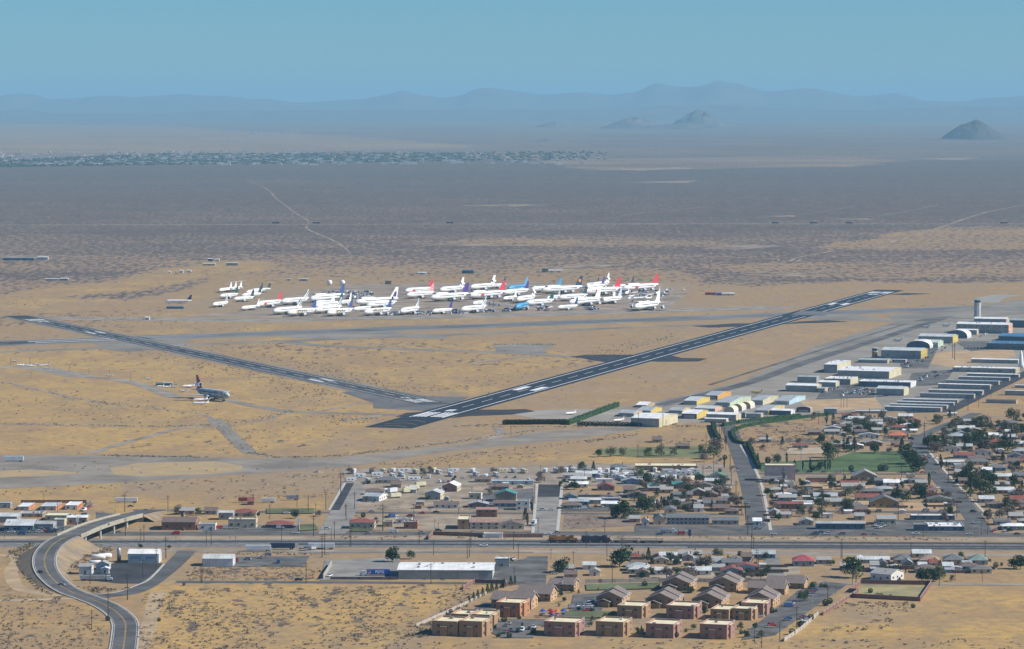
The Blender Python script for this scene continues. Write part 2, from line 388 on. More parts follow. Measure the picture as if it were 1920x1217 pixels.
class Strip:
    """a straight runway with its own length (u) and cross (v) axes"""
    def __init__(s, a, b):
        s.a, s.b = P(*a), P(*b); d = s.b-s.a; s.L = d.length; s.d = d.normalized(); s.n = Vector((s.d.y, -s.d.x, 0))
    def pt(s, u, v, z=0): return s.a+s.d*u+s.n*v+Vector((0, 0, z))
    def quads(s, name, rects, m, z):
        mb = MB()
        for u0, u1, v0, v1 in rects: mb.face([s.pt(u0, v0, z), s.pt(u0, v1, z), s.pt(u1, v1, z), s.pt(u1, v0, z)], m)
        return mb.build(name)
    def glyph(s, cells, u, v, cw, ch, flip=False):
        """digits built from rectangles; cells = rows from the top"""
        out = []; n = len(cells)
        for r, row in enumerate(cells):
            for c, k in enumerate(row):
                if k != '#': continue
                u0 = u+(n-1-r)*ch; v0 = v+c*cw
                if flip: u0 = u+r*ch; v0 = v+(len(row)-1-c)*cw
                out.append((u0, u0+ch+.01, v0, v0+cw+.01))
        return out
DIG = {'8': ["###","#.#","###","#.#","###"], '2': ["###","..#","###","#..","###"], '6': ["###","#..","###","#.#","###"], '4': ["#.#","#.#","###","..#","..#"], '3': ["###","..#","###","..#","###"], '0': ["###","#.#","#.#","#.#","###"], '1': [".#.",".#.",".#.",".#.",".#."]}
# gray bands first (lower), dark asphalt above
# main east-west runway and its parallel taxiway
rw3 = Strip((0, 644), (1920, 573.5))
rw3.quads("runway_shoulder", [(-900, rw3.L+900, -45, 45)], M_conc2, .06)["kind"] = "structure"
rw3.quads("runway", [(-900, rw3.L+900, -24, 24)], mat("runway_grey", (.17, .172, .175), .9, .2, .008), .09)["kind"] = "structure"
rw3.quads("runway", [(-900, 190, -28, 28)], M_dkroad, .12)["kind"] = "structure"
q = rw3.quads("runway_marking", [(40, 160, 9, 14), (40, 160, -14, -9), (-900, 240, 22, 23.2), (-900, 240, -23.2, -22)]+[(-880+k*61, -843+k*61, -.6, .6) for k in range(17)], M_paint, .16); q["kind"] = "structure"
q = rw3.quads("runway_marking", [(u, u+37, -.6, .6) for u in range(250, 1850, 61)]+[(250, 1750, 22, 22.8), (250, 1750, -22.8, -22)], M_paint_old, .16); q["kind"] = "structure"
ribbon("taxiway", [(-120, 668), (0, 660), (400, 645), (1240, 612), (1330, 608.5)], 26, M_conc2, .10, smooth=False)
ribbon("taxiway", [(540, 640), (600, 648), (800, 656), (1000, 664), (1080, 669)], 24, M_conc2, .13)
ribbon("taxiway", [(880, 682), (960, 672), (1010, 665)], 9, M_dirt2, .12)
sheet("holding_pad", [(922, 647), (980, 645.5), (1040, 647), (1034, 653), (1018, 655), (1022, 667), (990, 664), (925, 661), (932, 655)], M_conc2, .15)
sheet("runway_junction", [(200, 655), (160, 636), (215, 622), (250, 634), (360, 634), (340, 648), (420, 664), (300, 655), (240, 660)], M_conc2, .11)
sheet("taxiway", [(480, 628), (700, 617), (760, 625), (850, 627), (830, 636), (700, 630), (600, 636)], M_conc2, .075)
# diagonal runway in worn asphalt
rw2 = Strip((812, 757), (52, 597))
rw2.quads("runway_shoulder", [(-30, rw2.L+45, -23, 23)], M_conc2, .14)["kind"] = "structure"
rw2.quads("runway", [(-10, rw2.L+60, -16, 16)], mat("runway_worn", (.085, .09, .097), .9, .2, .01), .17)["kind"] = "structure"
rw2.quads("runway", [(300, rw2.L+60, -16.5, 16.5)], mat("runway_worn_dark", (.05, .058, .067), .9, .2, .01), .19)["kind"] = "structure"
ml = []
for k in range(6): o_ = (k-2.5)*3.6+(1.2 if k > 2 else -1.2); ml.append((18, 52, o_-1.1, o_+1.1))
ml += rw2.glyph(DIG['4'], 62, -3, 2, 3.4)
ml += [(u, u+30, -.45, .45) for u in range(100, int(rw2.L)-120, 52)]+[(12, rw2.L-10, 10.6, 11.5), (12, rw2.L-10, -11.5, -10.6)]
ml += [(285, 325, 4.5, 8.5), (285, 325, -8.5, -4.5), (rw2.L-330, rw2.L-290, 4.5, 8.5), (rw2.L-330, rw2.L-290, -8.5, -4.5)]
for k in range(6): o_ = (k-2.5)*3.6; ml.append((rw2.L-55, rw2.L-20, o_-1.1, o_+1.1))
ml += rw2.glyph(DIG['2'], rw2.L-85, .8, 2, 3.4, True)+rw2.glyph(DIG['2'], rw2.L-85, -7, 2, 3.4, True)
rw2.quads("runway_marking", ml, mat("runway_paint_worn", (.74, .74, .72), .8, .2, .1), .24)["kind"] = "structure"
sheet("runway_junction", [(640, 735), (720, 730), (800, 743), (880, 744), (845, 762), (800, 770), (700, 765), (700, 755)], mat("junction_asphalt", (.15, .148, .142), .9, .15, .02), .16)
# flight line apron and taxiway
sheet("apron", [(1075, 776), (1160, 765), (1236, 752), (1387, 716), (1530, 649), (1675, 606), (1760, 592), (1840, 579), (2500, 540), (2500, 760), (1920, 705), (1775, 772), (1560, 772), (1420, 792), (1180, 795), (1060, 792)], mat("apron_dirt", (.285, .255, .21), .9, .12, .015), .07)
sheet("taxiway", [(1175, 770), (1236, 752), (1387, 716), (1530, 649), (1675, 605), (1760, 590), (1800, 592), (1722, 615), (1611, 651), (1500, 688), (1400, 724), (1290, 755), (1180, 775)], M_conc2, .10)
ribbon("taxiway_strip", [(1235, 760), (1400, 719), (1503, 682), (1611, 648), (1722, 612), (1770, 597)], 15, M_old, .16)
ribbon("taxiway_strip", [(1330, 722), (1560, 650), (1700, 607)], 5, M_old, .16)
sheet("taxiway_strip", [(1712, 602), (1732, 598), (1790, 592), (1760, 600), (1730, 603)], M_old, .17)
sheet("taxiway", [(1660, 592), (1780, 580), (1930, 560), (2600, 535), (2600, 560), (1930, 588), (1780, 600), (1690, 606)], M_conc2, .12)
ribbon("taxiway", [(1845, 568), (1862, 558), (1895, 553)], 40, M_conc, .11)
sheet("taxiway", [(1480, 597), (1520, 588), (1600, 590), (1700, 604), (1560, 600)], M_conc2, .105)
sheet("apron", [(960, 778), (1000, 769), (1080, 767), (1175, 768), (1140, 786), (1010, 785)], M_conc, .13)
sheet("boneyard_ground", [(330, 593), (470, 583), (540, 556), (650, 533), (1000, 528), (1260, 541), (1290, 550), (1250, 578), (900, 590), (560, 596)], mat("boneyard_dirt", (.32, .25, .185), .95, .2, .02), .06)
sheet("perimeter_track", [(0, 598), (60, 594), (500, 597), (900, 590), (1440, 573), (1500, 577), (1450, 580), (900, 596), (500, 604), (300, 602)], M_dirt2, .055)
# dark runway
rw1 = Strip((798, 783), (1657, 547))
L1 = rw1.L
for pts in ([(742, 781), (762, 774), (812, 771), (800, 783)], [(845, 784), (892, 768), (950, 768), (985, 767), (1004, 771), (960, 777), (880, 780)],
            [(1067, 669), (1100, 665), (1190, 665), (1240, 662), (1150, 681), (1110, 675), (1090, 671)], [(1212, 677), (1250, 666), (1262, 667), (1278, 671), (1326, 672), (1310, 677.5), (1240, 678)],
            [(1294, 611), (1330, 609.5), (1374, 606.5), (1420, 606), (1390, 612), (1330, 614)], [(1466, 608), (1495, 603), (1551, 600), (1590, 603), (1545, 605), (1500, 606)],
            [(1665, 552.5), (1695, 549.5), (1748, 550.5), (1700, 553)]):
    sheet("taxiway", pts, M_new2, .20)
rw1.quads("runway", [(-105, L1+48, -22, 22)], M_new, .23)["kind"] = "structure"
# the grey crossing of the two runways
ml = []
for k in range(8): o_ = (k-3.5)*3.5+(1.3 if k > 3 else -1.3); ml += [(6, 52, o_-1.15, o_+1.15), (L1-52, L1-6, o_-1.15, o_+1.15)]
ml += rw1.glyph(DIG['8'], 66, -3.6, 2.4, 3.6)
ml += rw1.glyph(DIG['2'], L1-90, 1, 2.2, 3.4, True)+rw1.glyph(DIG['6'], L1-90, -7.6, 2.2, 3.4, True)
ml += [(u, u+36, -.35, .35) for u in range(110, int(L1)-120, 60)]
for a, b in ((0, 1560), (1675, L1)): ml += [(a, b, 15, 16.3), (a, b, -16.3, -15)]
ml += [(310, 356, 5.5, 12.5), (310, 356, -12.5, -5.5), (L1-356, L1-310, 5.5, 12.5), (L1-356, L1-310, -12.5, -5.5)]
rw1.quads("runway_marking", ml, M_paint, .28)["kind"] = "structure"
sheet("runway_crossing", [(1482, 590), (1500, 583.2), (1568, 584.5), (1544, 591.5)], mat("crossing_grey", (.15, .155, .16), .9, .15, .02), .33)
ml = MB()
for u0 in (-30, -56, -82):
    for sgn in (-1, 1): ml.face([rw1.pt(u0, 0, .28), rw1.pt(u0-14, sgn*15, .28), rw1.pt(u0-15.4, sgn*15, .28), rw1.pt(u0-1.4, 0, .28)][::(1 if sgn > 0 else -1)], M_yel)
ml.build("runway_marking")["kind"] = "structure"
# open land tracks
sheet("old_apron", [(-700, 858), (0, 853), (300, 856), (450, 859), (620, 859), (700, 851), (870, 833), (1000, 811), (1150, 800), (1240, 796), (1180, 808), (1100, 820), (840, 846), (640, 877), (400, 893), (200, 906), (0, 917), (-700, 960)], mat("old_apron_tar", (.27, .235, .19), .9, .16, .02), .08)
sheet("dry_grass", [(205, 878), (260, 868), (400, 865), (455, 873), (452, 883), (380, 890), (270, 893), (215, 890)], mat("dry_grass_gold", (.45, .315, .14), .95, .2, .05, col2=(.33, .26, .17)), .12)
sheet("dry_grass", [(-40, 885), (60, 880), (160, 887), (80, 893), (-40, 896)], mat("dry_grass_gold", (.45, .315, .14)), .12)
ribbon("track", [(-60, 720), (0, 716), (90, 735), (170, 752), (260, 763), (370, 775), (405, 790), (425, 808), (445, 828), (468, 848), (500, 856)], 5, M_dirt2, .10, wv=.2)
ribbon("track", [(402, 786), (425, 808), (446, 828), (470, 850)], 13, M_conc2, .13)
ribbon("track", [(468, 849), (520, 858), (620, 856), (720, 845), (860, 828), (1000, 806), (1090, 800)], 4, M_dirt2, .13, wv=.3)
ribbon("track", [(170, 850), (230, 832), (280, 818), (335, 805), (405, 797)], 8, M_dirt2, .11, wv=.2)
ribbon("track", [(-50, 795), (140, 798), (300, 801), (405, 795), (440, 797), (500, 786), (545, 774), (600, 772)], 4, M_dirt2, .12, wv=.3)
ribbon("taxiway", [(330, 745), (420, 750), (480, 762), (545, 772), (640, 775), (745, 778)], 13, M_conc2, .13)
ribbon("taxiway", [(60, 690), (150, 705), (240, 715), (330, 745)], 16, M_dirt2, .11)
ribbon("taxiway", [(-100, 690), (60, 690), (150, 706)], 30, M_dirt2, .10)
ribbon("track", [(600, 772), (660, 760), (700, 755)], 6, M_dirt2, .11)
ribbon("track", [(640, 790), (720, 778)], 8, M_dirt2, .11)
ribbon("track", [(930, 800), (940, 812), (925, 822), (900, 826)], 8, M_dirt2, .12)
# far tracks in the scrub
ribbon("highway", [(-500, 425), (0, 422), (960, 420), (1920, 420), (2500, 420)], 34, mat("far_highway", (.25, .22, .19), .9, .1, .01), .10)
for pts, wd in (([(600, 490), (700, 475), (860, 452), (1010, 430), (1100, 416), (1200, 400), (1330, 386)], 14), ([(655, 472), (635, 456), (600, 440), (575, 428), (578, 415), (555, 400), (535, 385), (518, 372), (505, 358), (485, 346), (455, 338)], 17),
                ([(1480, 490), (1500, 482), (1560, 471), (1650, 458), (1740, 434), (1850, 398), (1960, 378)], 26), ([(1400, 515), (1470, 500), (1500, 487)], 12), ([(1350, 412), (1500, 402), (1605, 386)], 14),
                ([(1530, 410), (1650, 404), (1760, 384)], 14), ([(1100, 404), (1250, 396), (1320, 388)], 12), ([(1740, 540), (1790, 510), (1880, 500), (2100, 480)], 16), ([(0, 548), (120, 540), (250, 520), (330, 505), (400, 492), (500, 486)], 12),
                ([(1400, 500), (1460, 488), (1430, 472)], 10), ([(1240, 455), (1330, 455), (1450, 462), (1540, 470)], 12), ([(305, 283), (300, 272), (285, 262), (270, 250), (250, 238)], 22), ([(-200, 318), (0, 315), (300, 313), (560, 308), (1050, 304)], 20)):
    ribbon("dirt_track", pts, wd*.26, mat("far_track_dirt", (.33, .25, .18), .95, .25, .01), .08, wv=.5)
for pts in ([(860, 385), (960, 383), (1040, 384), (960, 387)], [(1110, 318), (1280, 313), (1310, 316), (1200, 320)], [(1420, 405), (1490, 404), (1490, 407)], [(1540, 411), (1620, 409), (1640, 412)], [(1700, 298), (1840, 295), (1800, 300)], [(1170, 342), (1310, 338), (1290, 343)],
            [(810, 459), (900, 457), (1010, 460), (900, 462)], [(1310, 466), (1400, 458), (1480, 461), (1380, 468)], [(-80, 480), (60, 479), (170, 481), (60, 484)], [(1395, 515), (1500, 512), (1560, 516), (1460, 518)], [(1000, 508), (1110, 493), (1155, 497), (1090, 505), (1040, 510)]):
    sheet("bare_soil", pts, mat("bare_soil_patch", (.31, .235, .165), .95, .3, .02), .07)
# ---- town roads
ribbon("highway", [(-300, 1001), (0, 1001), (960, 1000), (1920, 1003), (2300, 1005)], 21, M_road, .12, smooth=False)
for o_ in (-9.2, 9.2): ribbon("road_marking", [(-300, 1001), (960, 1000), (2300, 1005)], .35, M_paint_old, .15, smooth=False, off=o_)
for o_ in (-.3, .3): ribbon("road_marking", [(-300, 1001), (960, 1000), (2300, 1005)], .2, M_yel, .15, smooth=False, off=o_)
ribbon("verge", [(-300, 1009.5), (960, 1008.5), (2300, 1013)], 17, mat("verge_dirt", (.37, .29, .20), .95, .15, .05), .06, smooth=False)
ribbon("street", [(250, 957), (300, 957), (600, 961), (1100, 963), (1395, 965)], 9.5, M_road, .13)
ribbon("street", [(1405, 958), (1920, 962), (2300, 965)], 9.5, M_road, .13)
ribbon("street", [(1396, 828), (1560, 827), (1740, 827), (1900, 829)], 9, M_road, .13)
ribbon("street", [(1410, 888), (1640, 889), (1800, 889), (2200, 893)], 9.5, M_road, .13)
ribbon("street", [(1440, 922), (1580, 923)], 8, M_road, .13)
ribbon("street", [(663, 903), (643, 960), (622, 1001)], 18, mat("street_concrete", (.27, .25, .22), .9, .15, .05), .16, smooth=False)
ribbon("street_lane", [(654, 906), (626, 957)], 8, M_dkroad, .19, smooth=False)
ribbon("street", [(1036, 880), (1031, 908), (1022, 1000)], 16, mat("street_concrete", (.27, .25, .22)), .16, smooth=False)
ribbon("street_lane", [(1031, 909), (1028, 932)], 17, M_dkroad, .19, smooth=False)
ribbon("street", [(1340, 800), (1363, 797), (1374, 820), (1397, 880), (1412, 940), (1420, 1001)], 13.5, M_road, .17)
ribbon("street", [(1366, 797), (1400, 792), (1480, 782), (1560, 776), (1680, 770)], 10, M_road, .15)
ribbon("street", [(1722, 815), (1727, 847), (1755, 889), (1813, 953), (1846, 1002)], 13.5, M_road, .17)
ribbon("street", [(1722, 823), (1755, 805), (1800, 788), (1830, 775)], 11, M_road, .15)
ribbon("airport_road", [(1700, 773), (1775, 772), (1845, 738), (1920, 702), (2100, 625)], 15, M_dkroad, .18, smooth=False)
ribbon("sidewalk", [(1054, 908), (1045, 1000)], 2.2, M_kerb, .26, smooth=False); ribbon("sidewalk", [(1007, 908), (999, 1000)], 2.2, M_kerb, .26, smooth=False)
ribbon("sidewalk", [(647, 906), (617, 957)], 2, M_kerb, .26, smooth=False); ribbon("sidewalk", [(1388, 834), (1425, 900), (1445, 995)], 2.2, M_kerb, .26); ribbon("sidewalk", [(1742, 847), (1777, 889), (1838, 953), (1858, 975)], 2.2, M_kerb, .26)
ribbon("street", [(330, 1091), (600, 1092), (900, 1094), (1010, 1095)], 9, M_road, .14)
ribbon("street", [(1008, 1043), (1005, 1070), (1003, 1095)], 13, M_lot, .16, smooth=False)
ribbon("street", [(1447, 1044), (1450, 1062), (1460, 1092)], 10, mat("street_grey", (.22, .21, .19), .9, .15, .05), .15, smooth=False)
ribbon("street", [(1560, 1094), (1700, 1095), (2200, 1098)], 8, M_dirt2, .14)
ribbon("service_road", [(280, 1033), (960, 1034), (1920, 1041), (2300, 1043)], 13, M_dirt2, .08, smooth=False)
ribbon("service_road", [(560, 1036), (1000, 1036)], 6, mat("lane_grey", (.2, .19, .18), .9, .15, .05), .12, smooth=False)
# railway: ballast, ties band, rails
M_ball = mat("track_ballast", (.06, .066, .075), .95, .2, .4); M_rail = mat("rail_steel", (.16, .16, .17), .4, .1, 1, metal=.6); M_ball2 = mat("grey_ballast", (.20, .192, .18), .95, .2, .2)
ribbon("rail_bed", [(-300, 1018.5), (0, 1018.5), (960, 1019.5), (1920, 1025), (2300, 1027)], 40, M_ball2, .07, smooth=False)
for pts, wd in (([(-300, 1015.5), (0, 1016), (960, 1015.3), (1920, 1019.5), (2300, 1021)], 9), ([(560, 1020.4), (960, 1021.6), (1920, 1025.3), (2300, 1027)], 8), ([(1290, 1026.0), (1920, 1029.2), (2300, 1031)], 6)):
    ribbon("railway_track", pts, wd, M_ball, .16, smooth=False)
    for o_ in (-.75, .75): ribbon("rail", pts, .16, M_rail, .34, smooth=False, off=o_)
# ---- curved road climbing to the overpass
CR = [(228, 1235, 0), (234, 1195, 0), (233, 1165, 0), (206, 1140, 0), (165, 1122, 0), (132, 1110, .3), (106, 1093, 1.2), (87, 1070, 2.8), (84, 1045, 4.8), (97, 1024, 6.6), (116, 1011, 7.8), (133, 1004, 8.2), (173, 987, 8.2), (211, 975, 7.2), (246, 966, 4.6), (276, 959, 1.6), (300, 956.5, .2)]
CW = smooth_path([tuple(P(*p[:3])) for p in CR], 6)
CW = [(x, y, max(0, z)) for x, y, z in CW]
kb0 = [i for i, p in enumerate(CW) if i/6 >= 10.8][0]; kb1 = [i for i, p in enumerate(CW) if i/6 >= 13.9][0]
def cr_pt(i, v, z=0):
    a, b = Vector(CW[max(0, i-1)]), Vector(CW[min(len(CW)-1, i+1)]); d = b-a; d.z = 0; d.normalize()
    return Vector(CW[i])+Vector((d.y, -d.x, 0))*v+Vector((0, 0, z))
def along(i0, i1, v0, v1, z, m, mb, z1=None, step=1):
    for i in range(i0, i1, step):
        mb.face([cr_pt(i, v0, z), cr_pt(i, v1, z if z1 is None else z1), cr_pt(i+step, v1, z if z1 is None else z1), cr_pt(i+step, v0, z)], m)
mb = MB(); along(0, kb0, -6.8, 6.8, .32, M_road, mb); along(kb1, len(CW)-1, -6.8, 6.8, .32, M_road, mb); mb.build("curved_road")["kind"] = "structure"
mb = MB()
for v in (-6.1, 6.1, -.25, .25): along(0, kb0, v-.15, v+.15, .36, M_paint_old if abs(v) > 1 else M_yel, mb)
mb.build("road_marking")["kind"] = "structure"
mb = MB(); along(0, kb0, -7.6, -6.8, .42, M_kerb, mb); along(0, kb0, 6.8, 7.6, .42, M_kerb, mb); mb.build("kerb")["kind"] = "structure"
me_ = mat("embankment_soil", (.34, .24, .135), .95, .25, .08, col2=(.20, .17, .13))
mb = MB()
for i in list(range(5*4, kb0))+list(range(kb1, len(CW)-1)):
    for sgn in (-1, 1):
        def edge(k): z = CW[k][2]; return cr_pt(k, sgn*7.5, .2), cr_pt(k, sgn*(8.8+z*1.9), -z-.3)
        a, b = edge(i), edge(i+1); q = [a[0], a[1], b[1], b[0]]; mb.face(q if sgn > 0 else q[::-1], me_)
for k in (kb0, kb1): z = CW[k][2]; mb.face([cr_pt(k, -8.6, .1), cr_pt(k, 8.6, .1), cr_pt(k, 8.6, -z), cr_pt(k, -8.6, -z)], M_conc)
tag(mb.build("embankment"), kind="structure")
M_bconc = mat("bridge_concrete", (.38, .345, .265), .85, .1, .2)
br = tag(obj("overpass_bridge", None, None, Vector(CW[(kb0+kb1)//2])*1), "concrete road overpass curving over the highway and the railway", "bridge")
br.location.z = 0; inv = -br.location
def child(mb, name, smooth=False):
    o = mb.build(name, br, inv, smooth=smooth); return o
mb = MB(); along(kb0, kb1, -8.2, 8.2, .32, M_bconc, mb); along(kb0, kb1, -8.2, 8.2, -1.3, M_bconc, mb)
for v in (-8.2, 8.2): 
    for i in range(kb0, kb1): mb.face([cr_pt(i, v, -1.3), cr_pt(i, v, .32), cr_pt(i+1, v, .32), cr_pt(i+1, v, -1.3)], M_bconc)
child(mb, "deck")
mb = MB(); along(kb0, kb1, -6.5, 6.5, .36, M_lot, mb); child(mb, "road_surface")
for v in (-8, 8):
    mb = MB()
    for i in range(kb0, kb1):
        for a, b in ((v-.25, v-.25), (v+.25, v+.25)): mb.face([cr_pt(i, a, .3), cr_pt(i, a, 1.5), cr_pt(i+1, a, 1.5), cr_pt(i+1, a, .3)], M_bconc)
        mb.face([cr_pt(i, v-.25, 1.5), cr_pt(i, v+.25, 1.5), cr_pt(i+1, v+.25, 1.5), cr_pt(i+1, v-.25, 1.5)], M_bconc)
    child(mb, "parapet")
for k in range(1, 5):
    i = kb0+(kb1-kb0)*k//5
    for v in (-5.5, 5.5):
        c = cr_pt(i, v, -1.2); mb = MB(); mb.tube([(c.x, c.y, -.2), (c.x, c.y, c.z)], [.75, .75], M_kerb, 8); child(mb, "pier")
ribbon("street", [(150, 1115), (185, 1118), (240, 1112), (275, 1098), (310, 1072), (335, 1050), (350, 1034)], 12, M_road, .15)
ribbon("kerb", [(175, 1113), (215, 1112), (262, 1096), (282, 1085), (308, 1058)], 1.6, M_kerb, .3)
sheet("parking_lot", [(150, 1086), (160, 1070), (228, 1052), (240, 1050), (305, 1056), (276, 1094), (225, 1094)], M_dkroad, .13)
ribbon("dirt_track", [(-60, 1040), (30, 1045), (20, 1075), (40, 1105), (110, 1118)], 9, mat('sand_track', (.44, .32, .19), .95, .15, .05), .08)
ribbon("dirt_track", [(-60, 1128), (60, 1125), (150, 1122)], 6, M_dirt, .08)
ribbon("dirt_track", [(255, 1240), (280, 1170), (290, 1130), (300, 1110)], 9, mat('sand_track', (.44, .32, .19)), .07)
# ------------------------------------------------------------------ labels that single things out
AUTO = []; ANCH = []
def anchor(phrase, px, py): ANCH.append((phrase, px, py))
def auto(o, look, cat, group, v=None):
    """label written at the end from the look and the nearest landmark"""
    x, y = pix(v if v is not None else o.location); AUTO.append((o, look, x, y)); tag(o, None, cat, group)
ORD = ["leftmost", "second", "third", "fourth", "fifth", "sixth", "seventh", "eighth", "ninth", "tenth", "eleventh", "twelfth", "thirteenth", "fourteenth", "fifteenth", "sixteenth", "seventeenth", "eighteenth", "nineteenth", "twentieth"]
def ordn(k):
    if k < 20: return ORD[k] if k == 0 else ORD[k]+"-from-left"
    return "twenty-"+["first", "second", "third", "fourth", "fifth", "sixth", "seventh", "eighth", "ninth"][(k-20) % 9]+"-from-left"
def write_labels():
    D = {}
    for o, look, x, y in AUTO:
        a = min(ANCH, key=lambda a: (a[1]-x)**2+((a[2]-y)*1.8)**2); dx, dy = x-a[1], y-a[2]
        rel = ("left of" if dx < 0 else "right of") if abs(dx) > abs(dy)*1.6 else ("behind" if dy < 0 else "before")
        D.setdefault((look, rel+" "+a[0]), []).append((x, y, o))
    for (look, wh), l in D.items():
        l.sort(key=lambda t: t[0])
        if len(l) > 14:                     # split into rows first
            l2 = sorted(l, key=lambda t: t[1]); h = (len(l2)+1)//2
            parts = (("rear", l2[:h]), ("front", l2[h:]))
        else: parts = (("", l),)
        for ex, g in parts:
            g.sort(key=lambda t: t[0])
            for k, (x, y, o) in enumerate(g):
                if len(g) == 1 and not ex: o["label"] = look+" "+wh
                else:
                    o["label"] = ((ordn(k) if k < len(g)-1 else "rightmost")+" "+(ex+" " if ex else "")+look+" "+wh)
# ------------------------------------------------------------------ aircraft
M_wht = mat("aircraft_white", (.90, .89, .86), .4, .04, .2, spec=.5); M_wing = mat("wing_grey", (.45, .47, .49), .4, .08, .2)
M_eng = mat("engine_grey", (.55, .56, .58), .4, .08, .3); M_dark = mat("dark_opening", (.02, .022, .028), .5, .1, .3)
M_tyre = mat("tyre_rubber", (.03, .03, .03), .9, .1, 1); M_silver = mat("bare_metal", (.42, .44, .47), .35, .12, .3, metal=.4)
TC = {"white": M_wht, "red": mat("tail_red", (.62, .06, .075), .4, .04, .2), "blue": mat("tail_blue", (.06, .09, .25), .4, .05, .2),
      "purple": mat("tail_purple", (.085, .045, .24), .4, .05, .2), "green": mat("tail_green", (.02, .10, .085), .4, .05, .2),
      "sky": mat("tail_sky_blue", (.10, .36, .60), .4, .05, .2), "navy": mat("tail_navy", (.03, .06, .14), .4, .05, .2),
      "maroon": mat("tail_maroon", (.42, .05, .07), .5, .08, .2), "dark": mat("tail_dark", (.045, .07, .085), .4, .05, .2), "grey": M_wing,
      "pale": mat("tail_pale_blue", (.50, .62, .70), .4, .05, .2)}
def striped(name, a, b, period):
    m = corr(name, a, 'x', period, .0, .4, .03); t = m.node_tree
    for n in t.nodes:
        if n.type == 'MIX': n.blend_type = 'MIX'; l = n.inputs[7].links[0]; s_ = l.from_socket; t.links.remove(l); n.inputs[7].default_value = (*b, 1); t.links.new(s_, n.inputs[0])
        if n.type == 'TEX_WAVE': n.bands_direction = 'DIAGONAL'
        if n.type == 'VALTORGB' and n.color_ramp.elements[1].position < .5: n.color_ramp.elements[0].position = .45; n.color_ramp.elements[1].position = .5
    return m
TC["stripe"] = striped("tail_green_stripes", (.02, .10, .085), (.8, .8, .78), 3.2)
TC["redcheck"] = striped("tail_red_pattern", (.72, .05, .06), (.85, .6, .6), 1.4)
KINDS = {  # length, radius, span, fin height above axis, engines, t-tail
 "jumbo": (68, 3.9, 60, 15, "4", 0), "wide": (50, 3.4, 45, 12, "2", 0), "tri": (51, 3.5, 47, 13.5, "3", 0),
 "narrow": (33, 2.5, 30, 10.5, "2", 0), "rear": (36, 2.2, 29, 8.6, "r", 1), "small": (15, 1.1, 12, 3.6, "r", 1), "quad": (46, 2.0, 42, 9.5, "4", 0)}
TPL = {}
def surf(mb, root, tip, t0, t1, m, vertical=False):
    """wing or fin: root/tip = (le_x, te_x, y, z)"""
    def prof(le, te, y, z, th):
        c = le-te; pts = [(le, 0), (le-.25*c, th), (te, .03), (le-.25*c, -th*.7)]
        return [(x, y, z+h) if not vertical else (x, y+h, z) for x, h in pts]
    a = prof(*root, t0); b = prof(*tip, t1)
    for i in range(4):
        j = (i+1) % 4; mb.face([a[i], a[j], b[j], b[i]], m)
    mb.face(b, m); mb.face(a[::-1], m)
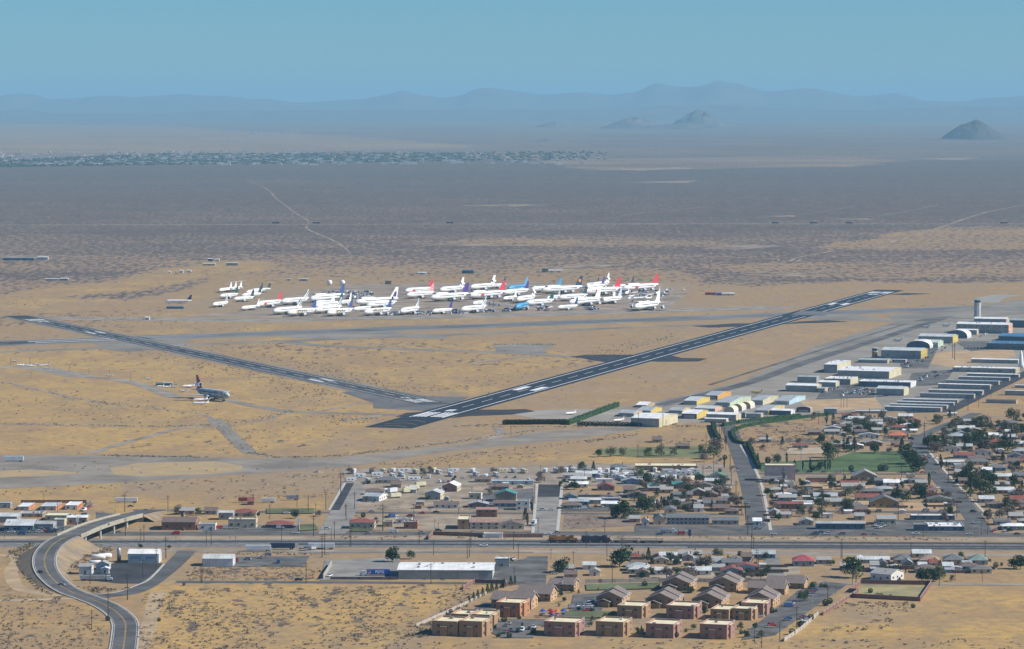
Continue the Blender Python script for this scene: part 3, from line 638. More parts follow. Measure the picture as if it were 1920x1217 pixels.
def airliner_template(k):
    L, r, span, fin, eng, tt = KINDS[k]; h = L/2; za = r*1.55; root = obj("airliner", None)
    root["label"] = "x"
    xs = [h, h-.3*r, h-1.0*r, h-2.2*r, h-3.4*r, h-L*.45, -h+L*.32, -h+L*.16, -h+L*.05, -h]
    rs = [.08, .42, .74, .95, 1, 1, 1, .82, .42, .12]; up = [-.25, -.2, -.1, 0, 0, 0, 0, .14, .42, .55]
    mb = MB(); mb.tube([(x, 0, za+u*r) for x, u in zip(xs, up)], [q*r for q in rs], M_wht, 14)
    if k == "jumbo":
        mb.tube([(h-1.3*r, 0, za+.35*r), (h-2.4*r, 0, za+.62*r), (h-4*r, 0, za+.68*r), (h-7.5*r, 0, za+.6*r), (h-9.5*r, 0, za+.2*r)], [.25*r, .66*r, .7*r, .66*r, .3*r], M_wht, 12)
    fus = mb.build("fuselage", root, smooth=True)
    cz = za+(.95*r if k == "jumbo" else .38*r); cx = h-(2.0*r if k == "jumbo" else 1.25*r)
    mb = MB()
    for s in (-1, 1): mb.box(cx-.5*r, cx+.12*r, s*.28*r-.22*r, s*.28*r+.22*r, cz-.1*r, cz+.16*r, M_dark)
    mb.build("cockpit_window", root)
    if k != "small":
        for s in (-1, 1):
            mb = MB(); mb.box(-h+L*.18, h-3.2*r, min(s*.94*r, s*1.01*r), max(s*.94*r, s*1.01*r), za+.22*r, za+.38*r, M_dark); mb.build("window_row", root)
    for s in (-1, 1):
        mb = MB(); c = L*.16
        wy = span/2; surf(mb, (L*.12, -L*.11, s*r*.5, za-.55*r), (L*.12-wy*.62, L*.12-wy*.62-c*.38, s*wy, za-.55*r+wy*.09), .42*r*.6, .12, M_wing if k != "small" else M_wht)
        mb.build("wing", root)
        mb = MB(); ts = span*.18; tz = za+(fin*.97 if tt else .35*r); tx = -h+L*.115-(L*.07 if tt else 0)
        surf(mb, (tx, tx-L*.09, s*.15*r, tz), (tx-ts*.6, tx-ts*.6-L*.04, s*ts, tz+ts*.08), .2*r*.5, .08, M_wht); mb.build("tailplane", root)
    mb = MB(); surf(mb, (-h+L*.20, -h+L*.025, 0, za+.55*r), (-h+L*.055, -h-L*.012, 0, za+fin), .2*r, .1, M_wht, True)
    f = mb.build("tail_fin", root)
    if eng in "234":
        ys = [(.17, .30)] if eng != "4" else [(.19, .22), (.33, .38)]
        for s in (-1, 1):
            for a, _ in ys:
                y = span*a; x = L*.12-y*.6+r*.8; z = za-1.02*r+y*.07; er = .48*r if eng != "4" else .42*r
                mb = MB(); mb.tube([(x+er*1.6, s*y, z), (x+er*1.2, s*y, z), (x-er*.6, s*y, z), (x-er*2.2, s*y, z)], [er*.86, er, er*.95, er*.5], M_eng, 10, cap=False)
                mb.tube([(x+er*1.1, s*y, z), (x+er*1.0, s*y, z)], [er*.85]*2, M_dark, 10)
                mb.face([(x+er*.8, s*y, z+er*.8), (x-er*2, s*y, z+er*.4), (x-er*2.4, s*y, z+er*1.9), (x-er*.5, s*y, z+er*1.9)], M_wing); mb.build("engine", root)
    if eng == "3":
        mb = MB(); mb.tube([(-h+L*.13, 0, za+1.7*r), (-h+L*.02, 0, za+1.6*r), (-h-L*.01, 0, za+1.5*r)], [.5*r, .52*r, .35*r], M_wht, 10); mb.tube([(-h+L*.131, 0, za+1.7*r), (-h+L*.128, 0, za+1.7*r)], [.43*r]*2, M_dark, 10); mb.build("engine", root)
    if eng == "r":
        for s in (-1, 1):
            mb = MB(); y = s*1.45*r; mb.tube([(-h+L*.27, y, za+.3*r), (-h+L*.2, y, za+.32*r), (-h+L*.11, y, za+.34*r)], [.38*r, .42*r, .28*r], M_eng, 8); mb.build("engine", root)
    for gx, gy in ((h-2.4*r, 0), (-L*.04, r*1.1), (-L*.04, -r*1.1)):
        mb = MB(); mb.box(gx-.06*r, gx+.06*r, gy-.06*r, gy+.06*r, .2*r, za-.6*r, M_wing)
        for dy in (-.22*r, .22*r): mb.tube([(gx, gy+dy-.09*r, .22*r), (gx, gy+dy+.09*r, .22*r)], [.22*r]*2, M_tyre, 8)
        mb.build("landing_gear", root)
    return root
def clone(root, cat=None):
    r = root.copy(); S.collection.objects.link(r)
    for ch in root.children:
        c = ch.copy(); S.collection.objects.link(c); c.parent = r
        for g in ch.children: d = g.copy(); S.collection.objects.link(d); d.parent = c
    return r
def set_mat(o, m, slot=0):
    o.material_slots[slot].link = 'OBJECT'; o.material_slots[slot].material = m
PCOUNT = {}
TNAME = {"white": "plain white", "red": "bright red", "blue": "dark blue", "purple": "purple", "green": "dark green", "sky": "bright blue", "navy": "navy", "maroon": "dark red", "dark": "dark grey", "grey": "grey", "pale": "pale blue", "stripe": "green striped", "redcheck": "red patterned"}
KNAME = {"jumbo": "jumbo jet", "wide": "airliner", "tri": "airliner", "narrow": "small airliner", "rear": "slim airliner", "small": "small jet", "quad": "airliner"}
def text_mesh(txt, size, m, name="lettering", bold=0):
    cu = bpy.data.curves.new(name, 'FONT'); cu.body = txt; cu.size = size; cu.align_x = 'CENTER'; cu.align_y = 'CENTER'; cu.offset = bold; cu.extrude = .02
    o = bpy.data.objects.new(name, cu); me = bpy.data.meshes.new_from_object(o); me.materials.clear(); me.materials.append(m); bpy.data.objects.remove(o); return me
def plane(nx, tx, y, kind, tail="white", body=None, drop=(), label=None, turn=None, text=None, th=None, extra=""):
    if kind not in TPL:
        TPL[kind] = airliner_template(kind); p = TPL[kind]
    else:
        p = clone(TPL[kind])
        for ch in list(p.children):
            if ch.name.split(".")[0] in ("lettering", "red_emblem", "tail_disc"): bpy.data.objects.remove(ch)
    k = mpp(y); wx = (tx-nx)*k; L = KINDS[kind][0]; c = P((nx+tx)/2, y)
    if turn is None:
        cs = max(-.97, min(.97, wx/L)); a = math.pi+math.acos(cs) if True else 0    # nose towards the camera and to the left (or right)
    else: a = R(turn)
    p.location = c+Vector((0, KINDS[kind][1]*2, .12)); p.rotation_euler.z = a
    p.scale = ((max(1.18, abs(wx)/L*1.05) if turn is None else 1),)*3
    for ch in list(p.children):
        n = ch.name.split(".")[0]
        if n == "tail_fin": set_mat(ch, TC[tail])
        if n == "fuselage" and body: set_mat(ch, TC[body])
        if n in drop: bpy.data.objects.remove(ch)
    if text:
        r = KINDS[kind][1]
        me = text_mesh(text, r*1.3, mat("gold_lettering", (.30, .22, .06), .5, .05, .3), bold=.04)
        o = obj("lettering", me, p, (KINDS[kind][0]*.10, r*1.03, r*1.55+.1*r)); o.rotation_euler = (R(90), 0, R(180))
        # readable from the side that faces the camera
    if label: tag(p, label, "airliner", "airliners parked in the desert boneyard")
    else: auto(p, f"{extra+' ' if extra else 'white '}{KNAME[kind]} with {TNAME[tail]} tail", "airliner", "airliners parked in the desert boneyard")
    return p
PL = [(402,423,576,"narrow","grey"),(415,442,560,"narrow","green"),(414,431,548,"rear","white"),(424,440,547,"rear","white"),(433,450,546,"rear","white"),
 (441,472,566,"narrow","dark"),(456,486,559,"narrow","dark"),(464,489,553,"narrow","dark"),(474,503,549,"rear","dark"),(486,522,577,"wide","red"),(456,483,582,"rear","white"),
 (532,573,572,"wide","stripe"),(517,560,590,"wide","stripe"),(544,587,593,"wide","blue",None,"AISAA"),(588,639,567,"jumbo","blue"),(592,624,573,"narrow","white"),
 (595,637,580,"wide","green"),(594,635,588,"wide","stripe"),(618,656,593,"wide","blue",None,"AISAA"),(637,656,573,"narrow","white"),(673,739,574,"jumbo","white"),(692,738,579,"tri","purple"),
 (687,729,592,"wide","blue",None,"AISAA"),(754,782,590,"wide","stripe"),(763,807,552,"wide","red"),(766,809,560,"wide","redcheck"),(813,845,589,"narrow","purple"),(813,873,565,"jumbo","purple"),
 (828,866,550,"tri","white"),(885,925,545,"tri","white"),(920,946,541,"narrow","navy"),(883,942,561,"jumbo","red"),(888,910,574,"narrow","stripe"),(868,908,587,"wide","stripe"),
 (955,987,547,"wide","sky","sky"),(947,988,555,"wide","purple"),(945,967,565,"narrow","white"),(971,1001,568,"tri","white"),(989,1035,575,"wide","green"),(1027,1049,564,"narrow","grey"),
 (999,1049,549,"wide","sky"),(1021,1087,551,"jumbo","navy"),(1051,1098,565,"wide","dark"),(1047,1081,582,"narrow","blue"),(1071,1123,574,"jumbo","white"),(1101,1122,538,"rear","navy"),
 (1100,1132,546,"wide","purple"),(1112,1141,541,"tri","white"),(1097,1160,554,"jumbo","red"),(1150,1187,546,"wide","dark"),(1172,1231,547,"jumbo","red"),(1110,1151,569,"quad","white"),(1128,1164,570,"wide","pale")]
LOGO = {42}
for i, t in enumerate(PL):
    p = plane(*t[:5], body=t[5] if len(t) > 5 else None, text=None, extra=("bright blue" if len(t) > 5 and t[5] == "sky" else ""))
    if len(t) > 6:
        r = KINDS[t[3]][1]
        o = obj("lettering", text_mesh("JETASIA", r*1.5, mat("gold_lettering", (.30, .22, .06), .5, .05, .3), bold=.05), p, (3, r*1.02, r*1.6)); o.rotation_euler = (R(90), 0, R(180))
    if t[4] == "red":
        r = KINDS[t[3]][1]; mb = MB(); mb.box(9, 14, r*.99, r*1.03, r*1.1, r*1.9, TC["red"]); mb.build("red_emblem", p)
    if i == 41:
        for s in (-1, 1):
            mb = MB(); mb.tube([(-29, s*.55, 15.5), (-29, s*.75, 15.5)], [2.2, 2.2], mat("orange_disc", (.85, .35, .03), .5, .05, .3), 14); mb.build("tail_disc", p)
plane(969,990,582,"wide",body="sky",drop=("tail_fin","tailplane"),label="bright blue airliner missing its tail beside the scrap yard's front row")
plane(665,692,585,"narrow",body=None,drop=("tail_fin","tailplane","wing","engine"),label="stripped white fuselage without wings or tail beside the purple tailed airliner")
iso = plane(1192,1236,582,"jumbo",label="lone white jumbo jet parked right of all the other airliners")
anchor("the lone white jumbo jet", 1214, 578)
rr = random.Random(11)
for i, (x, y) in enumerate([(1168,549),(1176,553),(1184,557),(1190,550),(1196,556),(1202,552),(1208,557),(1213,549),(1220,554),(1228,550),(1234,553),(1241,548),(1250,545),(1257,543),(1282,545),(1180,561),(1200,562),(1217,561)]):
    p = plane(x-9, x+9, y, rr.choice(["small", "rear"]), turn=rr.uniform(200, 330)); p.scale = (rr.uniform(.7, .95),)*3
dc = plane(427,368,751,"tri","maroon",label="weathered silver three engined airliner with dark red tail standing alone in dry grass")
for ch in dc.children:
    if ch.name.startswith("fuselage"): set_mat(ch, mat("weathered_silver", (.50, .55, .56), .5, .25, .3))
anchor("the lone weathered airliner", 398, 745)
plane(342,365,727,"small",turn=200).scale = (.95,)*3; plane(364,386,753,"small",turn=190).scale = (1,)*3; plane(336,350,735,"small",turn=170).scale = (.6,)*3
q = plane(362,389,760,"small",turn=182,drop=("wing","engine")); q.scale = (1.1,)*3
q = plane(306,362,570,"rear","navy",turn=180,drop=("wing","tailplane")); q.scale = (1.05,)*3
for x, y in ((1070,778),(1160,791)): q = plane(x-8,x+8,y,"small",turn=215); q.scale = (.85,)*3
for x, y in ((1737,615),(1835-60,612),(1684,640)): q = plane(x-8,x+8,y,"small",turn=130); q.scale = (1.0,)*3
yp = plane(1408,1430,738,"small","red",turn=160,label="small yellow propeller aircraft behind the long pale green hangar row")
for ch in yp.children: 
    if ch.name.split(".")[0] in ("fuselage", "wing", "tail_fin"): set_mat(ch, mat("yellow_aircraft", (.70, .52, .04), .4, .05, .3))
yp.scale = (.8,)*3
for ay in ((440,555,"the boneyard's left end"),(500,575,"the leftmost red tail"),(560,585,"the front left row"),(615,575,"the left scrap heap"),(700,580,"the stripped white fuselage"),(785,556,"the red patterned tail"),(770,590,"the front row's middle"),(880,575,"the boneyard's middle"),(915,548,"the back row"),(985,575,"the tailless blue airliner"),(1060,560,"the orange disc tail"),(1120,560,"the rightmost airliner rows"),(1200,555,"the small jet cluster")): anchor(ay[2], ay[0], ay[1])
# scrap heaps among the airliners
def scrap(name, label, areas, n, mats, smax=7, seed=1):
    rr = random.Random(seed); mb = MB()
    for (x0, x1, y0, y1) in areas:
        for _ in range(n):
            c = P(rr.uniform(x0, x1), rr.uniform(y0, y1)); a = rr.uniform(0, 6.3); l, w_, h = rr.uniform(1.5, smax), rr.uniform(.6, smax*.4), rr.uniform(.5, 2.6); m = rr.choice(mats)
            ux, uy = Vector((math.cos(a)*l, math.sin(a)*l, rr.uniform(-.3, .6))), Vector((-math.sin(a)*w_, math.cos(a)*w_, rr.uniform(-.3, .6))); z = Vector((0, 0, h))
            A = [c, c+ux, c+ux+uy, c+uy]; B = [p+z for p in A]
            for i in range(4): mb.face([A[i], A[(i+1) % 4], B[(i+1) % 4], B[i]], m)
            mb.face(B, m)
    return tag(mb.build(name), label, "scrap", kind="stuff")
scrap("aircraft_scrap", "grey heaps of broken aircraft parts lying between the airliners", [(600,700,546,552),(655,705,548,560),(655,700,556,562),(725,752,585,592),(782,812,584,592),(845,870,583,589),(890,940,568,574),(900,925,582,586),(1005,1035,575,580),(944,960,578,584),(1100,1120,576,582),(1090,1240,556,566),(1230,1250,546,556)], 34, [M_silver, M_wing, M_wht, TC["dark"], TC["navy"], M_silver], seed=5)
scrap("rusty_scrap", "reddish scrap pile in front of the parked airliners", [(1008,1030,580,584),(1098,1118,578,581)], 26, [mat("rust", (.30, .12, .08), .9, .2, .3), M_silver], 4, seed=6)
# ------------------------------------------------------------------ buildings
CREAM = corr("cream_metal_wall", (.60, .54, .36), 'x', 3, .8); YELW = corr("yellow_metal_wall", (.62, .47, .13), 'x', 3, .8); GREYW = corr("grey_and_shade_wall", (.36, .38, .36), 'x', 2.4, .8)
TANW = corr("tan_metal_wall", (.52, .42, .29), 'x', 3, .82); WHTW = corr("white_metal_wall", (.68, .68, .66), 'x', 3, .88); GRNW = corr("pale_green_wall", (.52, .62, .46), 'x', 3, .85); BLUW = corr("pale_blue_wall", (.42, .58, .64), 'x', 3, .85)
ORGW = corr("orange_metal_wall", (.62, .33, .09), 'x', 3, .8); SALM = mat("salmon_wall", (.62, .38, .27)); BRNW = mat("brown_wall", (.15, .10, .085)); NAVW = mat("blue_building_wall", (.10, .15, .20), .7, .1, .1)
R_WHT = corr("white_metal_roof", (.87, .87, .84), 'x', 6, .93, .5); R_GREY = corr("grey_metal_roof", (.42, .45, .45), 'x', 4, .88, .5); R_PALE = corr("pale_grey_roof", (.60, .63, .61), 'x', 5, .9, .5)
R_BLUE = mat("blue_roof", (.07, .20, .34), .6, .15, .05); R_CRM = mat("cream_roof", (.78, .70, .47), .8, .06, .2); R_TAR = mat("grey_flat_roof", (.27, .26, .245), .9, .15, .2)
R_SHG = mat("purple_brown_shingles", (.22, .18, .16), .9, .12, .8); R_RED = mat("red_roof", (.27, .09, .07), .8, .12, .4); R_BRN = mat("brown_shingles", (.19, .14, .12), .9, .15, .8); R_DGR = mat("grey_shingles", (.17, .18, .185), .9, .15, .8)
R_GRN = mat("green_roof", (.09, .22, .15), .8, .1, .4); R_TEAL = mat("teal_roof", (.06, .26, .25), .7, .1, .4); R_LT = mat("light_shingles", (.36, .36, .34), .9, .12, .8); R_ORG = mat("orange_roof", (.55, .18, .09), .8, .1, .4)
W_STU = mat("tan_stucco", (.38, .28, .19), .9, .06, .3); W_ADB = mat("adobe_stucco", (.35, .225, .13), .9, .06, .3); W_PNK = mat("pink_stucco", (.33, .19, .15), .9, .06, .3); W_WHT = mat("white_stucco", (.66, .64, .58), .85, .06, .3); W_GRY = mat("grey_siding", (.33, .34, .34), .85, .08, .3)
W_CRM = mat("cream_stucco", (.55, .47, .34), .9, .06, .3); W_BRK = mat("brick_wall", (.30, .15, .10), .9, .12, .6); W_BLU = mat("blue_siding", (.16, .28, .40), .85, .08, .3); W_GRN = mat("sage_siding", (.30, .36, .28), .85, .08, .3)
GLASS = mat("window_glass", (.03, .05, .075), .15, .1, .3, spec=.6); TRIM = mat("white_trim", (.62, .60, .56), .8, .05, .3); DOORM = mat("door_paint", (.20, .13, .10), .7, .1, .3); RDOOR = corr("rolling_door", (.42, .44, .44), 'x', .9, .85)
UNITS = {}
def panel(name, w_, h, m, parent, x, y, z, side=0, t=.12):
    """thin box on a wall: side 0 front(-y) 1 right(+x) 2 back 3 left"""
    key = (round(w_, 1), round(h, 1), m.name)
    if key not in UNITS: mb = MB(); mb.box(-w_/2, w_/2, -t, t*.3, 0, h, m); UNITS[key] = mb.mesh(name)
    o = obj(name, UNITS[key], parent, (x, y, z)); o.rotation_euler.z = (0, R(90), R(180), R(-90))[side]; return o
BOXES = []                                 # footprints, to keep trees and cars off
def roof_mesh(kind, w_, d, h, rh, ov, m, wm):
    mb = MB(); x0, x1, y0, y1 = -ov, w_+ov, -ov, d+ov; t = .25
    if kind == 'gx':
        mb.face([(x0, y0, h), (x1, y0, h), (x1, d/2, h+rh), (x0, d/2, h+rh)], m); mb.face([(x0, d/2, h+rh), (x1, d/2, h+rh), (x1, y1, h), (x0, y1, h)], m)
        for x in (x0, x1): mb.face([(x, y0, h), (x, y0, h-t), (x, d/2, h+rh-t), (x, d/2, h+rh)], TRIM); mb.face([(x, d/2, h+rh), (x, d/2, h+rh-t), (x, y1, h-t), (x, y1, h)], TRIM)
        mb.face([(x0, y0, h-t), (x1, y0, h-t), (x1, y0, h), (x0, y0, h)], TRIM)
    elif kind == 'gy':
        mb.face([(x0, y0, h), (w_/2, y0, h+rh), (w_/2, y1, h+rh), (x0, y1, h)], m); mb.face([(w_/2, y0, h+rh), (x1, y0, h), (x1, y1, h), (w_/2, y1, h+rh)], m)
        mb.face([(x0, y0, h-t), (w_/2, y0, h+rh-t), (w_/2, y0, h+rh), (x0, y0, h)], TRIM); mb.face([(w_/2, y0, h+rh-t), (x1, y0, h-t), (x1, y0, h), (w_/2, y0, h+rh)], TRIM)
        mb.face([(x1, y0, h-t), (x1, y1, h-t), (x1, y1, h), (x1, y0, h)], TRIM)
    elif kind == 'hip':
        i = min(w_, d)/2; a = [(x0, y0, h), (x1, y0, h), (x1, y1, h), (x0, y1, h)]
        if w_ >= d: p, q = (i, d/2, h+rh), (w_-i, d/2, h+rh); mb.face([a[0], a[1], q, p], m); mb.face([a[1], a[2], q], m); mb.face([a[2], a[3], p, q], m); mb.face([a[3], a[0], p], m)
        else: p, q = (w_/2, i, h+rh), (w_/2, d-i, h+rh); mb.face([a[0], a[1], p], m); mb.face([a[1], a[2], q, p], m); mb.face([a[2], a[3], q], m); mb.face([a[3], a[0], p, q], m)
        mb.face([(x0, y0, h-t), (x1, y0, h-t), a[1], a[0]], TRIM); mb.face([(x1, y0, h-t), (x1, y1, h-t), a[2], a[1]], TRIM)
    elif kind == 'arch':
        n = 10
        pr = [(w_/2-(w_/2+ov)*math.cos(math.pi*k/n), h+rh*math.sin(math.pi*k/n)) for k in range(n+1)]
        for k in range(n): a, b = pr[k], pr[k+1]; mb.face([(a[0], y0, a[1]), (b[0], y0, b[1]), (b[0], y1, b[1]), (a[0], y1, a[1])][::-1], m)
        mb.face([(p[0], 0, p[1]) for p in pr][::-1], wm); mb.face([(p[0], d, p[1]) for p in pr], wm)
    elif kind == 'shed':
        mb.face([(x0, y0, h), (x1, y0, h), (x1, y1, h+rh), (x0, y1, h+rh)], m); mb.face([(x0, y0, h-t), (x1, y0, h-t), (x1, y0, h), (x0, y0, h)], TRIM)
    else:                                   # flat with parapet
        p = max(.35, rh); mb.face([(.3, .3, h), (w_-.3, .3, h), (w_-.3, d-.3, h), (.3, d-.3, h)], m)
        for a, b, c, e in ((-.05, w_+.05, -.05, .3), (-.05, w_+.05, d-.3, d+.05), (-.05, .3, .3, d-.3), (w_-.3, w_+.05, .3, d-.3)): mb.box(a, b, c, e, h-.05, h+p, wm, top=TRIM)
    return mb
def bld(name, label, x0, x1, yb, ye, d, roof='flat', rh=0, rot=-2, wm=W_STU, rm=R_TAR, front=None, side=None, win=1, floors=1, door=1, ov=.4, cat="building", group=None, look=None, rdoors=0, vents=0, chim=0, anc=None, swin=True, loc=None, wid=None, hgt=None):
    k = mpp(yb); h = hgt or max(2.4, (yb-ye)*k); a = R(rot); w_ = wid or (x1-x0)*k/max(.5, math.cos(a)); c = loc or P(x0, yb)
    root = obj(name, None, None, c); root.rotation_euler.z = a
    mb = MB(); f = front or wm; s = side or wm
    z0 = 0
    for q, m in (([(0, 0), (w_, 0)], f), ([(w_, 0), (w_, d)], s), ([(w_, d), (0, d)], wm), ([(0, d), (0, 0)], wm)):
        mb.face([(*q[0], -.1), (*q[1], -.1), (*q[1], h), (*q[0], h)], m)
    if roof == 'gx':
        for x in (0, w_): mb.face([(x, 0, h), (x, d, h), (x, d/2, h+rh)][::(1 if x else -1)], s if x else wm)
    if roof == 'gy':
        mb.face([(0, 0, h), (w_, 0, h), (w_/2, 0, h+rh)], f); mb.face([(0, d, h), (w_/2, d, h+rh), (w_, d, h)], wm)
    if roof == 'shed':
        mb.face([(0, d, h), (0, 0, h), (0, d, h+rh)], wm); mb.face([(w_, 0, h), (w_, d, h), (w_, d, h+rh)], s); mb.face([(w_, d, h), (0, d, h), (0, d, h+rh), (w_, d, h+rh)], wm)
    mb.build("wall", root)
    rf = roof_mesh(roof, w_, d, h, rh, ov if roof not in ('flat', 'arch') else (0 if roof == 'flat' else .1), rm, f if roof == 'arch' else wm).build("roof", root)
    fh = h/floors
    if win:
        n = max(1, int(w_/(4.2 if floors > 1 or w_ < 22 else 6)*win)); n = min(n, 10); dn = n//2 if door else -1
        for fl in range(floors):
            for i in range(n):
                x = w_*(i+.5)/n
                if fl == 0 and i == dn and door: panel("door", 1.1, min(2.2, fh*.85), DOORM, root, x, 0, 0); continue
                ww, wh = (1.5, min(1.3, fh*.45)); panel("window", ww, wh, GLASS, root, x, 0, fl*fh+fh*.34)
        if swin:
            n = max(1, min(4, int(d/5*win)))
            for fl in range(floors):
                for i in range(n): panel("window", 1.3, min(1.3, fh*.45), GLASS, root, w_, d*(i+.5)/n, fl*fh+fh*.34, 1)
    for i in range(rdoors): panel("rolling_door", min(w_/rdoors*.7, 12), h*.72, RDOOR, root, w_*(i+.5)/rdoors, 0, 0)
    rr = random.Random(int(x0*7+yb))
    for i in range(vents):
        mb = MB(); q = rr.uniform(.8, 2.0); x, y = rr.uniform(.08, .92)*w_, rr.uniform(.15, .8)*d; zz = h+(rh*(1-abs(y/d*2-1)) if roof == 'gx' else 0)
        mb.box(x-q/2, x+q/2, y-q/2, y+q/2, zz-.3, zz+.9, rr.choice([M_silver, TRIM, R_TAR])); mb.build("roof_unit", root)
    if chim: mb = MB(); mb.box(w_*.7, w_*.7+.7, d*.45, d*.45+.7, h, h+rh+.9, W_BRK); mb.build("chimney", rf)
    BOXES.append((c.x, c.y, a, w_, d))
    cc = (x0+x1)/2 if x0 is not None else 0
    if label: tag(root, label, cat, group)
    else: auto(root, look or name.replace("_", " "), cat, group or (name.replace("_", " ")+"s of the town"), c+Vector((w_/2, 0, 0)))
    if anc: anchor(anc, cc, yb)
    return root
def hangar(label, x0, x1, yb, ye, w2, roof='gx', rh=None, front=GREYW, side=CREAM, rm=R_PALE, rot=-18.3, **kw):  # grey front default paints in the shade; the metal itself is cream
    k = mpp(yb); d = max(7, w2*k/math.sin(R(max(12, -rot)))) if w2 > 2 else 9
    h = (yb-ye)*k; rh = rh if rh is not None else min(2.2, d*.07)
    kw.setdefault('win', 0); kw.setdefault('rdoors', 0 if x1-x0 > 30 else 1); kw.setdefault('cat', 'hangar'); kw.setdefault('group', 'hangars and sheds of the airport flight line')
    return bld(kw.pop('name', "hangar"), label, x0, x1, yb, ye, d, roof, rh, rot, wm=kw.pop('wm', side), rm=rm, front=front, side=side, **kw)
hangar("big white roofed hangar with cream side wall beside the row of dark shrubs", 1183, 1235, 799.6, 783, 40, rm=R_WHT, rot=-21, vents=0, anc="the big cream hangar by the shrubs")
hangar("long orange sided hangar at the far end of the hangar cluster", 1322, 1345, 749, 741, 32, side=ORGW, rm=R_GREY, front=BRNW, anc="the long orange hangar")
hangar("hangar with yellow and orange sides beside the long orange hangar", 1282, 1306, 759, 751, 30, side=YELW, rm=R_PALE, anc="the yellow hangar row")
hangar("long pale green hangar row with yellow end", 1342, 1368, 763, 754, 50, side=GRNW, rm=R_GREY, anc="the long pale green hangar row")
hangar("long grey roofed hangar row with cream doors on its sunny side", 1408, 1430, 759, 750, 37, side=CREAM, rm=R_GREY)
hangar("long pale blue sided hangar row beside the bare brown field", 1452, 1479, 758.5, 751, 41, side=BLUW, rm=R_GREY, front=WHTW)
hangar("long low hangar with grey roof and yellow end wall", 1416, 1440, 777.5, 769, 40, side=YELW, rm=R_GREY)
hangar("blue fronted hangar with a white corner at the edge of the cluster", 1445, 1482, 778, 769, 10, side=WHTW, front=NAVW, rm=R_WHT)
hangar("small dark brown curved roof hangar beside the blue fronted hangar", 1493, 1519, 773, 766, 5, 'arch', 2, front=BRNW, side=TANW, rm=R_LT)
for i, (x0, yb) in enumerate(((1357, 775), (1372, 770), (1388, 766))):
    hangar(["nearest", "middle", "farthest"][i]+" of three white arched fabric hangars in the cluster", x0, x0+19, yb, yb-5, 10, 'arch', 4, front=W_CRM, side=WHTW, rm=R_CRM, name="arched_hangar")
hangar("tall white roofed hangar behind the low shed near the street end", 1324, 1379, 787.5, 776, 12, rm=R_WHT, anc="the tall hangar at the street end")
hangar("low white roofed shed in front of the tall hangar at the street end", 1321, 1361, 792, 784.5, 5, rm=R_WHT)
hangar("plain grey hangar right of the tall street end hangar", 1399, 1426, 784, 775, 6, side=TANW, rm=R_GREY)
hangar("narrow grey shed left of the plain grey hangar", 1388, 1397, 782, 773, 3, side=GREYW, rm=R_GREY)
hangar("dark fronted hangar with bright yellow side and white roof", 1278, 1306, 785, 775, 26, side=YELW, front=NAVW, rm=R_WHT)
hangar("grey roofed hangar with yellow side left of the dark fronted hangar", 1254, 1279, 776, 769, 18, side=YELW, rm=R_GREY)
hangar("pale roofed hangar with salmon pink end wall", 1303, 1340, 771, 765, 16, side=SALM, rm=R_PALE)
hangar("small white roofed shed with tan end at the back left of the cluster", 1192, 1212, 764, 759, 18, side=TANW, rm=R_WHT)
hangar("grey hangar at the left edge of the cluster", 1160, 1188, 781, 774, 18, side=TANW, rm=R_GREY)
hangar("grey roofed hangar with bright yellow side behind the big cream hangar", 1195, 1220, 776, 769, 24, side=YELW, rm=R_GREY)
hangar("tall cream hangar with white sloping roof left of the widest hangar", 1544.6, 1569, 699, 683, 36, rh=1, rm=R_WHT, vents=6, anc="the tall cream hangar")
hangar("widest cream hangar with broad white roof on the flight line", 1570, 1664, 708, 694, 34, rh=1.5, rm=R_WHT, vents=8, anc="the widest cream hangar")
hangar("low grey roofed workshop with tan end behind the widest hangar", 1609, 1662, 680, 674, 10, side=TANW, rm=R_GREY)
hangar("long hangar with bright yellow side wall and pale roof", 1652, 1724, 672, 656, 19, side=YELW, rm=R_PALE, win=.5, anc="the bright yellow sided hangar")
hangar("low dark shed in front of the bright yellow sided hangar", 1673, 1697, 680, 674, 4, side=SALM, front=NAVW, rm=R_GREY)
hangar("white arched hangar behind the bright yellow sided hangar", 1700, 1742, 653, 648, 16, 'arch', 6, side=WHTW, front=NAVW, rm=R_WHT, name="arched_hangar")
hangar("pale green walled hangar behind a white arched hangar", 1712, 1757, 651, 641, 16, side=GRNW, rm=R_PALE)
hangar("hangar with gold coloured gable end and pale roof", 1722, 1784, 643, 630, 16, side=YELW, rm=R_PALE, anc="the gold ended hangar")
hangar("white arched hangar behind the gold ended hangar", 1775, 1812, 634, 629, 13, 'arch', 7, side=WHTW, front=NAVW, rm=R_WHT, name="arched_hangar")
hangar("cream low hangar between the arched hangar and the tall dark walled hangar", 1795, 1830, 627, 618, 6, side=CREAM, rm=R_WHT)
hangar("tall dark walled hangar with brick end near the control tower", 1793, 1887, 624, 607, 13, side=SALM, rm=R_WHT, vents=5, win=.6, floors=2, anc="the tall dark walled hangar")
hangar("white roofed hangar directly in front of the control tower", 1826, 1884, 604, 597, 10, side=TANW, rm=R_WHT)
hangar("dark hangar right of the tall dark walled hangar", 1893, 1975, 614, 600, 10, side=TANW, front=NAVW, rm=R_GREY)
hangar("white roofed storage building across from the rocket monument", 1821, 1905, 680, 673, 6, rm=R_WHT)
hangar("long flat white roofed industrial building left of the white rocket", 1786, 1899, 697, 689, 14, rh=.3, roof='flat', rm=R_WHT, vents=9, win=.6, anc="the long industrial building by the rocket")
hangar("blue grey hangar at the left of the flight line cars", 1495, 1530, 717, 706, 8, side=GREYW, rm=R_GREY)
hangar("white flat roofed hangar in front of the tall cream hangar", 1545, 1593, 721, 710, 20, 'flat', .4, side=CREAM, rm=R_WHT, vents=8)
